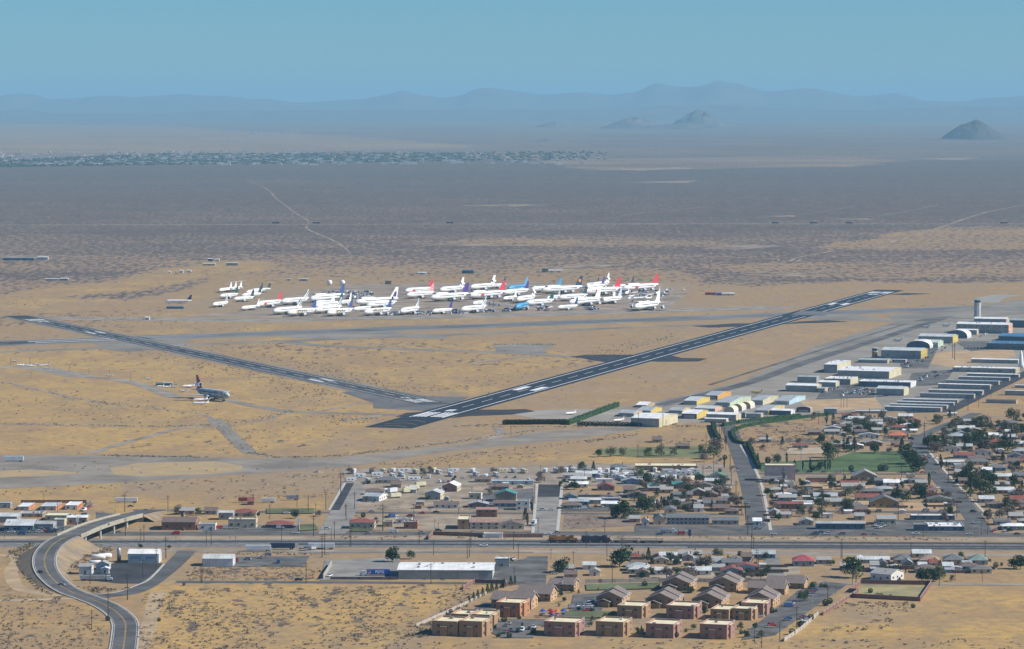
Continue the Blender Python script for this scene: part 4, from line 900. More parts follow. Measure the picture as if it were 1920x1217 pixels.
hangar("white roofed hangar with cream end facing the car park", 1473, 1530, 734, 722, 12, rm=R_WHT, vents=0, anc="the hangar facing the car park")
hangar("small grey lean-to beside the hangar facing the car park", 1533, 1546, 736, 728, 8, side=TANW, rm=R_GREY)
hangar("low white roofed annexe behind the parked cars", 1535, 1566, 725, 716, 10, rm=R_WHT)
hangar("blue fronted hangar with wide white roof between two car parks", 1610, 1704, 725, 715, 16, 'flat', .4, side=WHTW, front=NAVW, rm=R_WHT, vents=10, anc="the blue fronted hangar")
hangar("grey gabled hangar with cream side beside the front car park", 1643, 1693, 741, 728, 14, rh=1.8, rm=R_PALE, vents=2, anc="the gabled hangar by the front car park")
for i, (x0, x1, yb, ye) in enumerate([(1813,1906,705.5,700),(1797,1888,712,706),(1773,1868,719.5,712.5),(1759,1852,728,719.5),(1741,1838,738,730.5),(1725,1822,745,737),(1693,1791,753.5,747.5),(1682,1784,758,752.5),(1669,1771,764,757.5),(1659,1760,770,762)]):
    far = i < 6
    hangar(f"{['farthest','second farthest','third','fourth','fifth','nearest'][i] if far else ['farthest','second','third','nearest'][i-6]} {'of six storage rows between the rocket and the airport road' if far else 'of four pale storage rows beside the bare field'}", x0, x1, yb, ye, 4, rm=[R_WHT, R_PALE, R_GREY][i % 3] if far else R_PALE, side=TANW, front=GREYW, rh=.5, name="storage_row", cat="storage building", group="storage rows near the airport road", rdoors=8)
anchor("the storage rows", 1715, 765)
hangar("blue roofed factory with a stepped roof at the right edge", 1850, 1990, 655, 644, 26, 'flat', .5, side=NAVW, front=NAVW, rm=R_BLUE, vents=10, win=.7, name="factory", cat="factory", anc="the blue roofed factory")
hangar("taller blue roofed hall behind the blue roofed factory", 1872, 1990, 640, 630, 26, 'gx', 2, side=NAVW, front=NAVW, rm=R_BLUE, name="factory", cat="factory")
for lab, x0, x1, yb, ye in (("pale roofed shed right of the airport road", 1884, 1960, 741, 732), ("long brown trailer shed on the dirt lot by the airport road", 1849, 1903, 755.5, 749), ("distant pale shed at the right edge beside the airport road", 1903, 1960, 727, 722)):
    hangar(lab, x0, x1, yb, ye, 4, rm=R_PALE if "pale" in lab else R_BRN, side=TANW)
hangar("white trailer parked at the end of the airport road", 1777, 1794, 779.5, 775, 3, side=WHTW, front=WHTW, rm=R_WHT, rot=-3, name="trailer", cat="trailer", rdoors=0)
hangar("grey shed between the bare field and the neighbourhood trees", 1545, 1569, 776, 766, 3, rm=R_PALE, rot=-4)
hangar("long low wall-like shed behind the neighbourhood trees", 1604, 1662, 775, 771, 3, rm=R_PALE, rot=-4)
# control towers, rocket monument
def tower(name, label, x, yb, yt, wpx, cabw, m, cabz):
    k = mpp(yb); H_ = (yb-yt)*k; r = wpx*k/2; root = obj(name, None, None, P(x, yb)); root.rotation_euler.z = R(-18)
    mb = MB(); mb.tube([(0, 0, -.1), (0, 0, H_*cabz)], [r*1.12]*2, m, 8); mb.build("shaft", root)
    mb = MB(); mb.tube([(0, 0, H_*cabz), (0, 0, H_*cabz+.9)], [r*cabw]*2, TRIM, 8); mb.build("gallery", root)
    mb = MB(); mb.tube([(0, 0, H_*cabz+.9), (0, 0, H_*.95)], [r*cabw*.82, r*cabw*.98], GLASS, 8); mb.build("glass_cab", root)
    mb = MB(); mb.tube([(0, 0, H_*.95), (0, 0, H_)], [r*cabw*1.08]*2, M_silver if m != W_ADB else TRIM, 8); mb.build("roof", root)
    mb = MB(); mb.tube([(0, 0, H_), (0, 0, H_*1.12)], [.12, .06], M_silver, 5); mb.build("antenna", root)
    return tag(root, label, "tower")
tower("control_tower", "tall grey control tower standing above the far end of the flight line", 1832.5, 597, 561.5, 11.5, 1.2, corr("tower_panels", (.50, .51, .50), 'z', 6, .9), .80)
tower("old_control_tower", "short old control tower with a glazed cab beside the yellow sided hangar", 1640, 671, 652, 9, 1.35, W_ADB, .62)
mb = MB(); k_ = mpp(688); mb.tube([(0, 0, -.1), (0, 0, 4), (0, 0, 11), (0, 0, 16.5), (0, 0, 19)], [3.0, 2.9, 2.1, 1.2, .15], M_wht, 16)
rk = obj("rocket_monument", None, None, P(1914.5, 690)); tag(rk, "white cone shaped rocket standing upright near the right edge", "rocket"); mb.build("hull", rk, smooth=True)
for a in range(4): mb = MB(); q = a*math.pi/2+.4; c, s_ = math.cos(q), math.sin(q); mb.face([(2.7*c, 2.7*s_, 4), (4.3*c, 4.3*s_, 0), (2.7*c, 2.7*s_, 0)], M_wht); mb.build("landing_leg", rk)
anchor("the white rocket", 1914, 688)
# ------------------------------------------------------------------ ground patches of the town and big named buildings
sheet("lawn", [(1418, 868), (1560, 860), (1600, 848), (1700, 845), (1716, 860), (1722, 884), (1640, 885), (1500, 886), (1425, 884)], mat("lawn_green", (.085, .135, .05), .95, .2, .03), .09)
sheet("lawn", [(1110, 852), (1125, 842), (1200, 838), (1310, 836), (1330, 845), (1320, 857), (1200, 858)], mat("lawn_dry_green", (.17, .185, .08), .95, .2, .03), .09)
for pts in ([(500,953),(590,953),(588,962),(500,962)], [(560,983),(590,982),(598,992),(560,995)], [(660,990),(700,992),(690,996),(655,996)], [(1060,1146),(1200,1146),(1210,1156),(1050,1158)], [(1098,1095),(1240,1092),(1235,1103),(1100,1106)], [(1300,1120),(1340,1122),(1335,1130),(1300,1130)], [(1240,1098),(1300,1098),(1300,1110),(1236,1108)]):
    sheet("lawn", pts, mat("lawn_olive", (.13, .15, .07), .95, .2, .03), .62)
for pts, m in (([(0,985),(170,985),(180,998),(0,998)], M_lot), ([(180,960),(250,966),(170,992),(120,998),(180,975)], M_lot), ([(380,985),(560,985),(600,995),(380,998)], M_lot), ([(700,965),(1000,966),(1000,994),(640,994)], mat("lot_dirt", (.34, .27, .195), .95, .2, .05)),
               ([(660,905),(1000,900),(1005,958),(640,958)], mat("lot_dirt", (.3, .255, .2))), ([(640,880),(1060,872),(1070,908),(650,908)], mat("rv_lot", (.31, .255, .195), .95, .15, .05)), ([(1060,870),(1360,870),(1380,910),(1060,910)], mat("rv_lot", (.27, .24, .2))),
               ([(900,925),(1000,915),(1003,955),(880,955)], M_lot), ([(1380,985),(1640,985),(1640,998),(1380,998)], M_lot), ([(1640,975),(1830,975),(1845,998),(1640,998)], M_lot), ([(1190,985),(1390,985),(1390,996),(1190,996)], M_lot),
               ([(380,1045),(580,1042),(570,1062),(380,1062)], M_lot), ([(610,1050),(750,1045),(750,1086),(600,1088)], mat("yard_grey", (.27, .255, .225), .9, .15, .05)), ([(925,1062),(990,1045),(985,1092),(900,1092)], M_lot),
               ([(900,1175),(1010,1165),(1000,1196),(940,1196)], M_lot), ([(925,1160),(1110,1162),(1100,1172),(930,1172)], M_lot), ([(1075,1115),(1145,1110),(1120,1160),(1065,1160)], M_lot), ([(1495,1108),(1545,1090),(1590,1095),(1560,1115),(1455,1190),(1390,1200),(1400,1185)], M_lot),
               ([(850,1168),(905,1130),(930,1130),(910,1170)], M_lot), ([(1790,640),(1920,640),(1920,650),(1820,658)], M_lot), ([(1540,735),(1640,728),(1640,745),(1530,748)], M_lot), ([(1560,722),(1620,718),(1615,735),(1540,738)], M_lot), ([(1710,700),(1790,692),(1770,720),(1700,725)], M_lot), ([(1685,655),(1760,650),(1740,690),(1690,690)], M_lot),
               ([(1060,950),(1190,948),(1190,958),(1050,958)], M_lot), ([(1480,840),(1560,838),(1550,850),(1470,852)], M_dirt)):
    YZ = globals().get("YZ", .09)+.012; sheet("yard", pts, m, YZ)
sheet("bare_soil", [(1500,752),(1640,744),(1655,765),(1560,770),(1515,768)], mat("bare_soil_warm", (.46, .32, .18), .95, .12, .05), .10)
sheet("bare_soil", [(1690,672),(1780,658),(1900,655),(1905,668),(1790,690)], mat("bare_soil_warm", (.46, .32, .18)), .10)
sheet("bare_soil", [(1560,995-60),(1640,935),(1642,955),(1570,956)], mat("bare_soil_warm", (.46, .32, .18)), .12)
sheet("bare_soil", [(1692,943),(1780,942),(1790,957),(1700,957)], mat("bare_soil_warm", (.46, .32, .18)), .12)
sheet("bare_soil", [(1520,903),(1640,905),(1645,920),(1520,920)], mat("bare_soil_warm", (.46, .32, .18)), .12)
sheet("bare_soil", [(1060,962),(1190,968),(1190,985),(1055,993)], mat("bare_soil_brown", (.24, .18, .14), .95, .15, .05), .12)
sheet("mobile_home_lot", [(1190,1064),(1500,1062),(1500,1085),(1190,1088)], mat("lot_dirt", (.3, .255, .2)), .09)
T = lambda *a, **k: bld(*a, **k)
# --- long warehouse and neighbours south of the tracks
wh = T("warehouse", "long grey ribbed warehouse with bright white roof beside the parked semi trailer", 747, 924, 1086, 1068, 34, 'gx', 1.2, -1.5, wm=GREYW, side=WHTW, rm=R_WHT, win=0, door=0, vents=9, rdoors=2, ov=.8, cat="warehouse", anc="the long white roofed warehouse")
T("warehouse_office", "small white roofed annexe at the right end of the long warehouse", 928, 955, 1063, 1048, 9, 'flat', .4, -1.5, wm=GREYW, rm=R_WHT, win=.5, vents=2, cat="building")
T("garage", "white gabled garage with open dark bay inside the road curve", 240, 298, 1056, 1038, 14, 'gx', 2.2, -2, wm=WHTW, rm=R_WHT, win=0, door=0, rdoors=2, cat="garage", anc="the white garage inside the road curve")
T("shed", "white gabled shed left of the white garage inside the curve", 180, 205, 1068, 1058, 7, 'gy', 2, -2, wm=W_WHT, rm=R_LT, cat="shed")
T("shed", "grey roofed white shed at the left of the fuel yard", 148, 172, 1077, 1062, 8, 'gx', 1.5, -2, wm=W_WHT, rm=R_LT, cat="shed")
T("shed", "tiny white hut beside the parked tanker", 190, 204, 1076, 1066, 4, 'gy', 1, -2, wm=W_WHT, rm=R_WHT, cat="shed")
T("warehouse", "pale grey roofed metal building left of the trailer yard", 380, 437, 1062, 1047, 14, 'gx', 2, -2, wm=WHTW, rm=R_PALE, win=0, door=0, rdoors=0, cat="warehouse", anc="the pale metal building by the trailers")
# --- left cluster
for lab, x0, x1, yb, ye, d, roof, rh, wm, rm, kw in [
 ("low pale building at the left edge beyond the motel", -40, 20, 953, 943, 8, 'flat', .3, W_GRY, R_PALE, {}),
 ("first of three orange walled buildings by the dirt road", 32, 54, 957, 951, 26, 'flat', .4, W_GRY, R_WHT, dict(side=mat("orange_stucco", (.60,.25,.12)))),
 ("middle of three orange walled buildings by the dirt road", 75, 105, 957, 950, 26, 'flat', .4, W_GRY, R_PALE, dict(side=mat("orange_stucco", (.6,.25,.12)))),
 ("last of three orange walled buildings by the dirt road", 122, 145, 956, 948, 24, 'flat', .4, W_WHT, R_WHT, dict(side=mat("orange_stucco", (.6,.25,.12)))),
 ("grey roofed shop at the left edge beside the highway lot", -10, 32, 980, 968, 18, 'gx', 1.5, W_GRY, R_PALE, {}),
 ("low grey roofed shop with many roof vents behind the garage", 35, 80, 970, 965, 18, 'flat', .4, W_STU, R_GREY, dict(vents=5)),
 ("green and white fronted store with cream roof by the parking lot", 85, 125, 976, 967, 16, 'flat', .4, W_GRN, R_CRM, {}),
 ("white roofed store nearest the overpass ramp", 126, 163, 984, 970, 14, 'gx', 1, W_STU, R_WHT, dict(vents=3)),
 ("large grey roofed car workshop facing the highway", 8, 62, 997, 985, 22, 'gx', 3, NAVW, R_PALE, dict(rdoors=2, vents=3)),
 ("pale grey roofed workshop with blue doorway beside the ramp", 66, 100, 995, 982, 14, 'gx', 1.2, W_GRY, R_GREY, dict(rdoors=1)),
 ("small tan workshop beside the ramp wall", 101, 121, 987, 975, 9, 'flat', .5, W_CRM, R_PALE, dict(rdoors=1, win=0)),
 ("brown flat roofed motel with striped brick front right of the overpass", 303, 367, 994, 978, 22, 'gx', 2.2, W_BRK, R_BRN, dict(floors=1)),
 ("white roofed snack bar beside the brown motel", 372, 404, 994, 983, 9, 'flat', .3, W_WHT, R_LT, {}),
 ("pale roofed building behind the snack bar", 410, 437, 975, 961, 10, 'gx', 1, W_GRY, R_PALE, {}),
 ("red roofed restaurant left of the filling station", 437, 480, 970, 961, 14, 'hip', 2.2, W_CRM, R_RED, {}),
 ("cream diner with rounded white canopies", 428, 480, 990, 975, 11, 'flat', .8, W_CRM, R_CRM, dict(vents=3)),
 ("red and white striped canopy filling station by the highway", 498, 550, 990, 984, 14, 'hip', 2.0, NAVW, R_RED, dict(win=1, vents=2)),
 ("dark red roofed fast food restaurant at the street corner", 655, 702, 992, 979, 14, 'hip', 2, W_CRM, R_RED, dict(vents=3)),
 ("small brown shop right of the fast food restaurant", 718, 736, 988, 979, 9, 'flat', .5, W_STU, R_TAR, {}),
 ("red edged takeaway restaurant with orange end wall", 757, 783, 992, 980, 10, 'flat', .7, W_BRK, R_LT, dict(side=mat("orange_stucco", (.6,.25,.12)), vents=2)),
 ("grey roofed shop with white front behind the takeaway", 742, 772, 982, 974, 9, 'flat', .5, W_WHT, R_TAR, dict(vents=2)),
 ("blue and white shop with long grey roof above the cross street", 680, 711, 940, 930, 22, 'gx', 1.4, BLUW, R_GREY, dict(side=W_WHT, rot=-14)),
 ("grey gabled workshop with cream side behind the container row", 797, 826, 937, 924, 14, 'gy', 2.0, GREYW, R_PALE, dict(side=CREAM, rot=-10)),
 ("white roofed gabled house standing above the yard of containers", 829, 857, 922, 911, 16, 'gy', 2.6, W_PNK, R_WHT, dict(side=W_CRM, rot=-10, win=1)),
 ("small pale green shed with mint roof", 879, 902, 936, 925, 7, 'flat', .3, CREAM, R_PALE, dict(side=W_WHT, rot=-8)),
 ("teal roofed gabled hall beside the white tower block", 929, 968, 941, 926, 14, 'gy', 2.6, W_STU, R_TEAL, dict(win=0)),
 ("low brown and teal storage building behind the teal roofed hall", 922, 1000, 909, 902, 8, 'flat', .3, BLUW, R_PALE, dict(win=.6, rdoors=3)),
 ("white two storey block with stepped roof at the street corner", 967, 993, 957, 940, 9, 'flat', .6, W_WHT, R_LT, dict(floors=2)),
 ("old motel with pinkish tiled courtyard roofs, left wing", 858, 880, 993, 975, 22, 'flat', .6, W_ADB, R_CRM, dict(floors=2)),
 ("old motel with pinkish tiled courtyard roofs, front wing", 881, 938, 993, 979, 8, 'gx', 1.4, W_CRM, mat("pink_tiles", (.40,.24,.20)), dict(floors=2)),
 ("old motel with pinkish tiled courtyard roofs, rear wing", 893, 932, 970, 955, 8, 'gx', 1.2, W_BRK, mat("pink_tiles", (.4,.24,.2)), dict(floors=2)),
 ("brown gabled motel office with two roof peaks", 938, 983, 993, 983, 10, 'gy', 2.2, W_CRM, R_BRN, {}),
 ("white flat canopied building in front of the old motel", 907, 942, 1009, 1001, 6, 'flat', .5, W_WHT, R_WHT, dict(win=0, rdoors=1)),
 ("long cream flat roofed hall with dark fronted bays", 1191, 1308, 885, 874, 22, 'flat', .5, W_ADB, R_CRM, dict(vents=6, win=1.2)),
 ("blank pinkish tall block at the corner of the park street", 1435, 1491, 902, 873, 14, 'flat', .5, mat("pink_block", (.44,.35,.33)), R_CRM, dict(win=0, side=mat("pink_block", (.44,.35,.33)))),
 ("low pink walled building beside the tall pink block", 1512, 1567, 905, 896, 9, 'flat', .4, W_PNK, R_LT, dict(win=.5)),
 ("large grey gabled church with tan front", 1600, 1645, 902, 893, 16, 'gy', 4.5, W_STU, R_LT, {}),
 ("big brown roofed hall with gold brown front", 1632, 1685, 952, 941, 16, 'gy', 4.2, mat("gold_brown_wall", (.36,.24,.10)), R_DGR, {}),
 ("red roofed shop with dark arches beside the park street", 1455, 1506, 955, 944, 9, 'gx', 1.2, W_BRK, R_RED, dict(win=1.5)),
 ("bright white roofed annexe of the red roofed shop", 1503, 1526, 955, 946, 12, 'flat', .3, W_CRM, R_WHT, {}),
 ("long motel with red fascia and blue shaded walkway by the highway", 1530, 1622, 993, 981, 9, 'gx', 1, NAVW, R_GREY, dict(win=1.4, floors=1)),  # dark blue wall colour stands in for shade along the walkway
 ("small white building standing behind the red fascia motel", 1543, 1562, 972, 964, 6, 'flat', .4, W_WHT, R_WHT, {}),
 ("grey roofed tan house right of the red fascia motel", 1645, 1680, 984, 973, 14, 'gx', 2, W_CRM, R_LT, {}),
 ("long rounded white roofed building behind the white corner store", 1708, 1790, 975, 967, 10, 'flat', .3, NAVW, R_WHT, dict(vents=4)),
 ("white roofed corner store with dark windows beside the highway", 1739, 1808, 996, 988, 26, 'flat', .5, NAVW, R_WHT, dict(vents=9, win=1.5)),
 ("dark blue shed beside the white roofed corner store", 1715, 1740, 996, 984, 9, 'flat', .3, NAVW, R_TAR, {}),
 ("long two storey grey roofed motel facing the highway", 1250, 1330, 984, 970, 9, 'gx', 2.2, W_GRY, R_DGR, dict(floors=2, win=1.6)),
 ("left corner wing of the long grey motel", 1225, 1248, 984, 974, 14, 'gy', 3, W_CRM, R_DGR, {}),
 ("rear wing of the long grey motel", 1246, 1268, 970, 955, 16, 'gy', 1.4, W_CRM, R_DGR, dict(floors=2)),
 ("right low wing of the long grey motel", 1335, 1385, 984, 975, 8, 'gx', 2, W_GRY, R_DGR, {}),
 ("blue painted house with grey roof beside the wide dirt lot", 1067, 1104, 950, 940, 10, 'gx', 1.6, W_BLU, R_GREY, {}),
 ("long pale roofed workshop behind the blue painted house", 1085, 1132, 945, 937, 12, 'gx', 1, W_BLU, R_PALE, dict(rdoors=2)),
 ("dark fronted carport with white roof edge", 1130, 1162, 945, 935, 10, 'flat', .3, NAVW, R_GREY, dict(win=0, rdoors=2)),
 ("dark gabled house at the street corner by the blue house", 1056, 1082, 937, 931, 10, 'gy', 2, W_BLU, R_DGR, {}),
 ("red and grey roofed house below the white flat building", 1120, 1152, 920, 912, 12, 'gy', 2.6, W_PNK, R_RED, {}),
 ("white flat roofed trailer office above the red roofed house", 1117, 1148, 905, 901, 8, 'flat', .3, W_WHT, R_WHT, dict(win=.5)),
 ("green roofed house on the left of the pair", 1300, 1322, 899, 893, 12, 'gy', 2.4, W_BRK, R_GRN, {}),
 ("green roofed house on the right of the pair", 1332, 1361, 901, 893, 12, 'gy', 2.6, W_GRY, R_GRN, {}),
 ("pink brown gabled house with pale roof in the middle block", 1297, 1322, 930, 922, 10, 'gy', 2.2, W_PNK, R_LT, {}),
 ("red and cream house with orange red roof by the side street", 1666, 1700, 823, 816, 12, 'hip', 2.6, W_CRM, R_ORG, {}),
 ("long white roofed house behind the orange red roof", 1693, 1720, 812, 807, 9, 'gx', 1, W_WHT, R_WHT, {}),
 ("pale blue grey flat house by the wide side street", 1763, 1808, 873, 866, 12, 'gx', 1.2, W_GRY, R_PALE, {}),
 ("pink house with crimson roof below the railway", 1487, 1526, 1062, 1051, 12, 'hip', 3, W_GRY, mat("crimson_roof", (.40,.09,.11)), {}),
 ("teal roofed house near the right end of the railway row", 1817, 1852, 1059, 1050, 12, 'hip', 3.0, W_GRY, mat("sage_roof", (.20,.29,.26)), {}),
 ("dark roofed house left of the teal roofed house", 1770, 1806, 1058, 1049, 12, 'hip', 3.0, W_CRM, R_DGR, {}),
 ("light brown roofed house in the railway row", 1724, 1762, 1058, 1050, 12, 'hip', 3.0, W_STU, mat("tan_roof", (.36,.26,.20)), {}),
 ("dark grey roofed house at the left of the railway row", 1677, 1710, 1058, 1049, 12, 'hip', 2.8, W_CRM, R_DGR, {}),
 ("white gabled house at the end of the dirt driveway", 1632, 1668, 1087, 1074, 16, 'gx', 2.5, W_WHT, R_LT, dict(rot=-35)),
 ("blue grey long roofed house behind the white gabled house", 1608, 1668, 1056, 1050, 10, 'gx', 1.6, W_GRY, R_PALE, {}),
]:
    kw = dict(kw); rot = kw.pop('rot', -2)
    kind = "house" if "house" in lab else ("motel" if "motel" in lab else ("shed" if "shed" in lab else "shop"))
    T(kind, lab, x0, x1, yb, ye, d, roof, rh, rot, wm=wm, rm=rm, cat=kind, **kw)
for a_ in ((30, 975, "the workshops at the left edge"), (130, 955, "the orange walled buildings"), (335, 985, "the brown motel"), (455, 985, "the cream diner"), (525, 988, "the filling station"), (678, 985, "the fast food restaurant"), (770, 988, "the red edged takeaway"), (695, 935, "the blue and white shop"),
           (845, 915, "the white roofed gabled house"), (950, 932, "the teal roofed hall"), (900, 985, "the old tiled motel"), (1250, 878, "the long cream hall"), (1463, 890, "the tall pink block"), (1622, 895, "the grey gabled church"), (1660, 945, "the big brown hall"), (1575, 985, "the red fascia motel"),
           (1770, 985, "the white corner store"), (1290, 978, "the long grey motel"), (1090, 945, "the blue painted house"), (1135, 915, "the red and grey roofed house"), (1345, 895, "the green roofed pair"), (1683, 818, "the orange red roof"), (1785, 868, "the pale house by the side street"), (1505, 1058, "the crimson roofed house"),
           (1740, 1055, "the railway row of houses"), (1650, 1080, "the white house by the dirt driveway"), (1480, 945, "the red roofed shop"), (660, 1080, "the walled truck yard"), (560, 1022, "the parked trailers"), (215, 1075, "the fuel yard"), (240, 1140, "the road junction at the left"), (85, 1060, "the road curve"), (205, 980, "the overpass"),
           (1640, 1120, "the walled basin"), (1085, 1012, "the locomotives"), (1165, 965, "the large tree by the dirt lot"), (1860, 830, "the wooded houses at the right"), (1870, 900, "the dark tree clump at the right"), (1640, 800, "the trees below the storage rows"), (1560, 865, "the green park"), (1030, 940, "the short wide street"),
           (400, 1010, "the railway at the left"), (650, 925, "the short left street"), (1400, 930, "the park street"), (1810, 950, "the wide side street"), (60, 695, "the left field gliders"), (970, 790, "the dark shrub row"), (1250, 1012, "the train's rear"), (500, 1130, "the brush field at the bottom"), (1750, 1160, "the bare field at the bottom right"), (1560, 1015, "the middle of the railway"), (1850, 1020, "the right end of the railway"), (800, 890, "the camper park"), (1200, 895, "the crowded camper lot"), (430, 500, "the desert huts"), (860, 1010, "the warehouse fence"), (1650, 700, "the flight line car park")):
    anchor(a_[2], a_[0], a_[1])
# --- adobe and shingle apartments
def adobe(label, x0, x1, yb, ye, w2, wm=W_ADB, rot=-17, low=True):
    k = mpp(yb); d = max(12, w2*k/.22); h = (yb-ye)*k; w_ = (x1-x0)*k
    r = T("apartment_block", label, x0, x1, yb, ye, 19, 'flat', .9, rot, wm=wm, rm=R_CRM, floors=2, win=.8, vents=1, cat="apartment building", group=None)
    wall = [c for c in r.children if c.name.startswith("wall")][0]
    d = 19
    for (a, b, y0, y1, hh) in ((w_*.36, w_*.62, -1.2, .1, h*.72), (w_*.9, w_+1.6, d*.25, d*.62, h*1.02), (w_*.2, w_*.8, d-.5, d+2.5, h*.93)):
        mb = MB(); mb.box(a, b, y0, y1, -.1, hh, wm, top=R_CRM); mb.build("stair_tower", r)
    anchor("the "+label.split(" apartment")[0]+" apartments", (x0+x1)/2, yb)
    return r
adobe("front left brown adobe apartment block beside the desert slope", 810, 858, 1191, 1166, 8)
adobe("brown adobe apartment block joined to the right of the leftmost one", 861, 904, 1193, 1166, 13)
adobe("cream roofed adobe apartment block behind the leftmost pair", 885, 918, 1173, 1154, 8)
adobe("low adobe apartment block at the back of the leftmost group", 845, 878, 1170, 1153, 5)
adobe("sunlit-orange painted adobe apartment block beside the playground", 930, 975, 1156, 1131, 12, wm=mat("sunlit_orange_adobe", (.44,.22,.12)))  # orange of the sunlit sides painted over the whole block
adobe("pink purple adobe apartment block right of the small car park", 1020, 1078, 1192, 1167, 10, wm=W_PNK)
adobe("tan adobe apartment block second in the front row", 1117, 1168, 1192, 1167, 12, wm=W_ADB)
adobe("pinkish adobe apartment block third in the front row", 1211, 1262, 1195, 1171, 10, wm=W_PNK)
adobe("reddish adobe apartment block at the right end of the front row", 1312, 1362, 1197, 1172, 14, wm=W_PNK)
adobe("adobe apartment block in the second row left of the driveway", 1157, 1203, 1158, 1137, 9, wm=W_ADB)
adobe("reddish adobe apartment block in the second row centre", 1249, 1300, 1159, 1137, 9, wm=W_PNK)
adobe("small windowed adobe apartment block right of the second row", 1332, 1366, 1162, 1144, 6)
adobe("tan adobe apartment block joined beside the small windowed one", 1373, 1408, 1162, 1143, 6)
adobe("pink adobe apartment block behind the small windowed ones", 1390, 1430, 1155, 1132, 6, wm=W_PNK)
def shingle(label, x0, x1, yb, ye, d, roof, rh, rot=-15, wm=W_ADB, steps=2):
    r = T("apartment_house", label, x0, x1, yb, ye, d, roof, rh, rot, wm=wm, side=mat("sunlit_side_stucco", (.50,.33,.19)), rm=R_SHG, floors=2, win=.9, cat="apartment building", ov=.8)  # side walls take a lighter stucco that paints in the sunlight
    k = mpp(yb); w_ = (x1-x0)*k/math.cos(R(rot)); h = (yb-ye)*k
    if roof == 'gy':                       # porch gable in front and a raised rear section
        mb = MB(); rm_ = roof_mesh('gy', w_*.5, 3.2, h*.62, rh*.42, .5, R_SHG, wm); o = rm_.build("porch_roof", r, (w_*.05, -3.0, 0))
        mb.box(w_*.07, w_*.53, -2.7, 0, -.1, h*.62, wm); mb.build("porch_wall", r)
        o = roof_mesh('gy', w_*.96, d*.45, h+.7, rh, .6, R_SHG, wm).build("upper_roof", r, (w_*.02, d*.55, 0))
        mb = MB(); mb.box(w_*.04, w_*.96, d*.56, d*.98, h-.5, h+.7, wm); mb.build("upper_wall", r)
    else:
        o = roof_mesh('gx', w_*.45, d*.8, h+.9, rh*.9, .6, R_SHG, wm).build("upper_roof", r, (w_*.5, d*.15, 0))
        mb = MB(); mb.box(w_*.51, w_*.94, d*.16, d*.9, h-.5, h+.9, wm); mb.build("upper_wall", r)
        mb = MB(); mb.face([(w_*.45, -.2, h), (w_*.55, -.2, h), (w_*.5, -.2, h+1.6)], TRIM); mb.face([(w_*.45, -.2, h), (w_*.5, -.2, h+1.6), (w_*.5, d*.4, h+1.6)][::-1], R_SHG); mb.face([(w_*.55, -.2, h), (w_*.5, -.2, h+1.6), (w_*.5, d*.4, h+1.6)], R_SHG); mb.build("dormer", r)
    anchor("the "+label.split(" apartment")[0]+" apartments", (x0+x1)/2, yb)
shingle("large brown gabled apartment house left of the car park", 921, 996, 1140, 1123, 15, 'gx', 4.0)
shingle("long brown roofed apartment house behind the large gabled one", 970, 1032, 1126, 1111, 15, 'gx', 4.0)
shingle("separate brown roofed apartment house nearest the warehouse street", 1029, 1076, 1107, 1094, 12, 'gx', 2.6)
shingle("broad gabled apartment house right of the apartment car park", 1118, 1166, 1137, 1119, 20, 'gy', 3.6)
shingle("broad gabled apartment house in the back row, left one", 1241, 1292, 1108, 1092, 20, 'gy', 3.8)
shingle("broad gabled apartment house in the back row, middle one", 1329, 1380, 1109, 1092, 20, 'gy', 3.8)
shingle("broad gabled apartment house in the middle row, left one", 1210, 1264, 1139, 1123, 22, 'gy', 4.0)
shingle("broad gabled apartment house in the middle row, centre one", 1299, 1352, 1139, 1123, 22, 'gy', 4.0)
shingle("broad gabled apartment house in the middle row, right one", 1396, 1448, 1138, 1122, 22, 'gy', 4.0)
shingle("long shingled apartment house at the right end of the complex", 1402, 1470, 1113, 1101, 13, 'gx', 3.2)
shingle("farthest right shingled apartment house beside the street", 1438, 1506, 1102, 1091, 13, 'gx', 3.2)
# --- ordinary houses: x0, x1, base row, wall material, roof material, roof kind
HS = []
rh_ = random.Random(21)
WL = [W_STU, W_CRM, W_WHT, W_GRY, W_PNK, W_BLU, W_GRN]; WN = {W_STU: "tan", W_CRM: "cream", W_WHT: "white", W_GRY: "grey", W_PNK: "pinkish", W_BLU: "blue", W_GRN: "sage green", W_BRK: "brick"}
RL = [R_BRN, R_DGR, R_LT, R_GREY, R_PALE, R_BRN, R_LT, R_DGR, R_WHT, R_BRN, R_RED]; RN = {R_BRN: "brown", R_DGR: "dark grey", R_LT: "light grey", R_GREY: "blue grey", R_PALE: "pale", R_RED: "red", R_WHT: "white", R_TEAL: "teal", R_SHG: "purple brown", R_GRN: "green"}
ROADS = [ (1340,800,1363,797),(1363,797,1397,880),(1397,880,1420,1001),(1722,815,1727,847),(1727,847,1755,889),(1755,889,1813,953),(1813,953,1846,1002),(1722,823,1755,805),(1755,805,1830,775),(1396,828,1900,829),(1410,888,2000,891),(1440,922,1580,923),(1405,958,2000,963),(1031,870,1022,1000),(600,961,1395,965)]
def near_road(v, dist):
    for x1, y1, x2, y2 in ROADS:
        a, b = P(x1, y1), P(x2, y2); ab = (b-a).to_2d(); t = max(0, min(1, (v-a).to_2d().dot(ab)/ab.length_squared))
        if ((v-a).to_2d()-ab*t).length < dist: return True
    return False
def in_box(v, pad=2):
    for cx, cy_, a, w_, d in BOXES:
        dx, dy = v.x-cx, v.y-cy_
        if abs(dx)+abs(dy) > 160: continue
        lx = dx*math.cos(a)+dy*math.sin(a); ly = -dx*math.sin(a)+dy*math.cos(a)
        if -pad < lx < w_+pad and -pad < ly < d+pad: return True
    return False
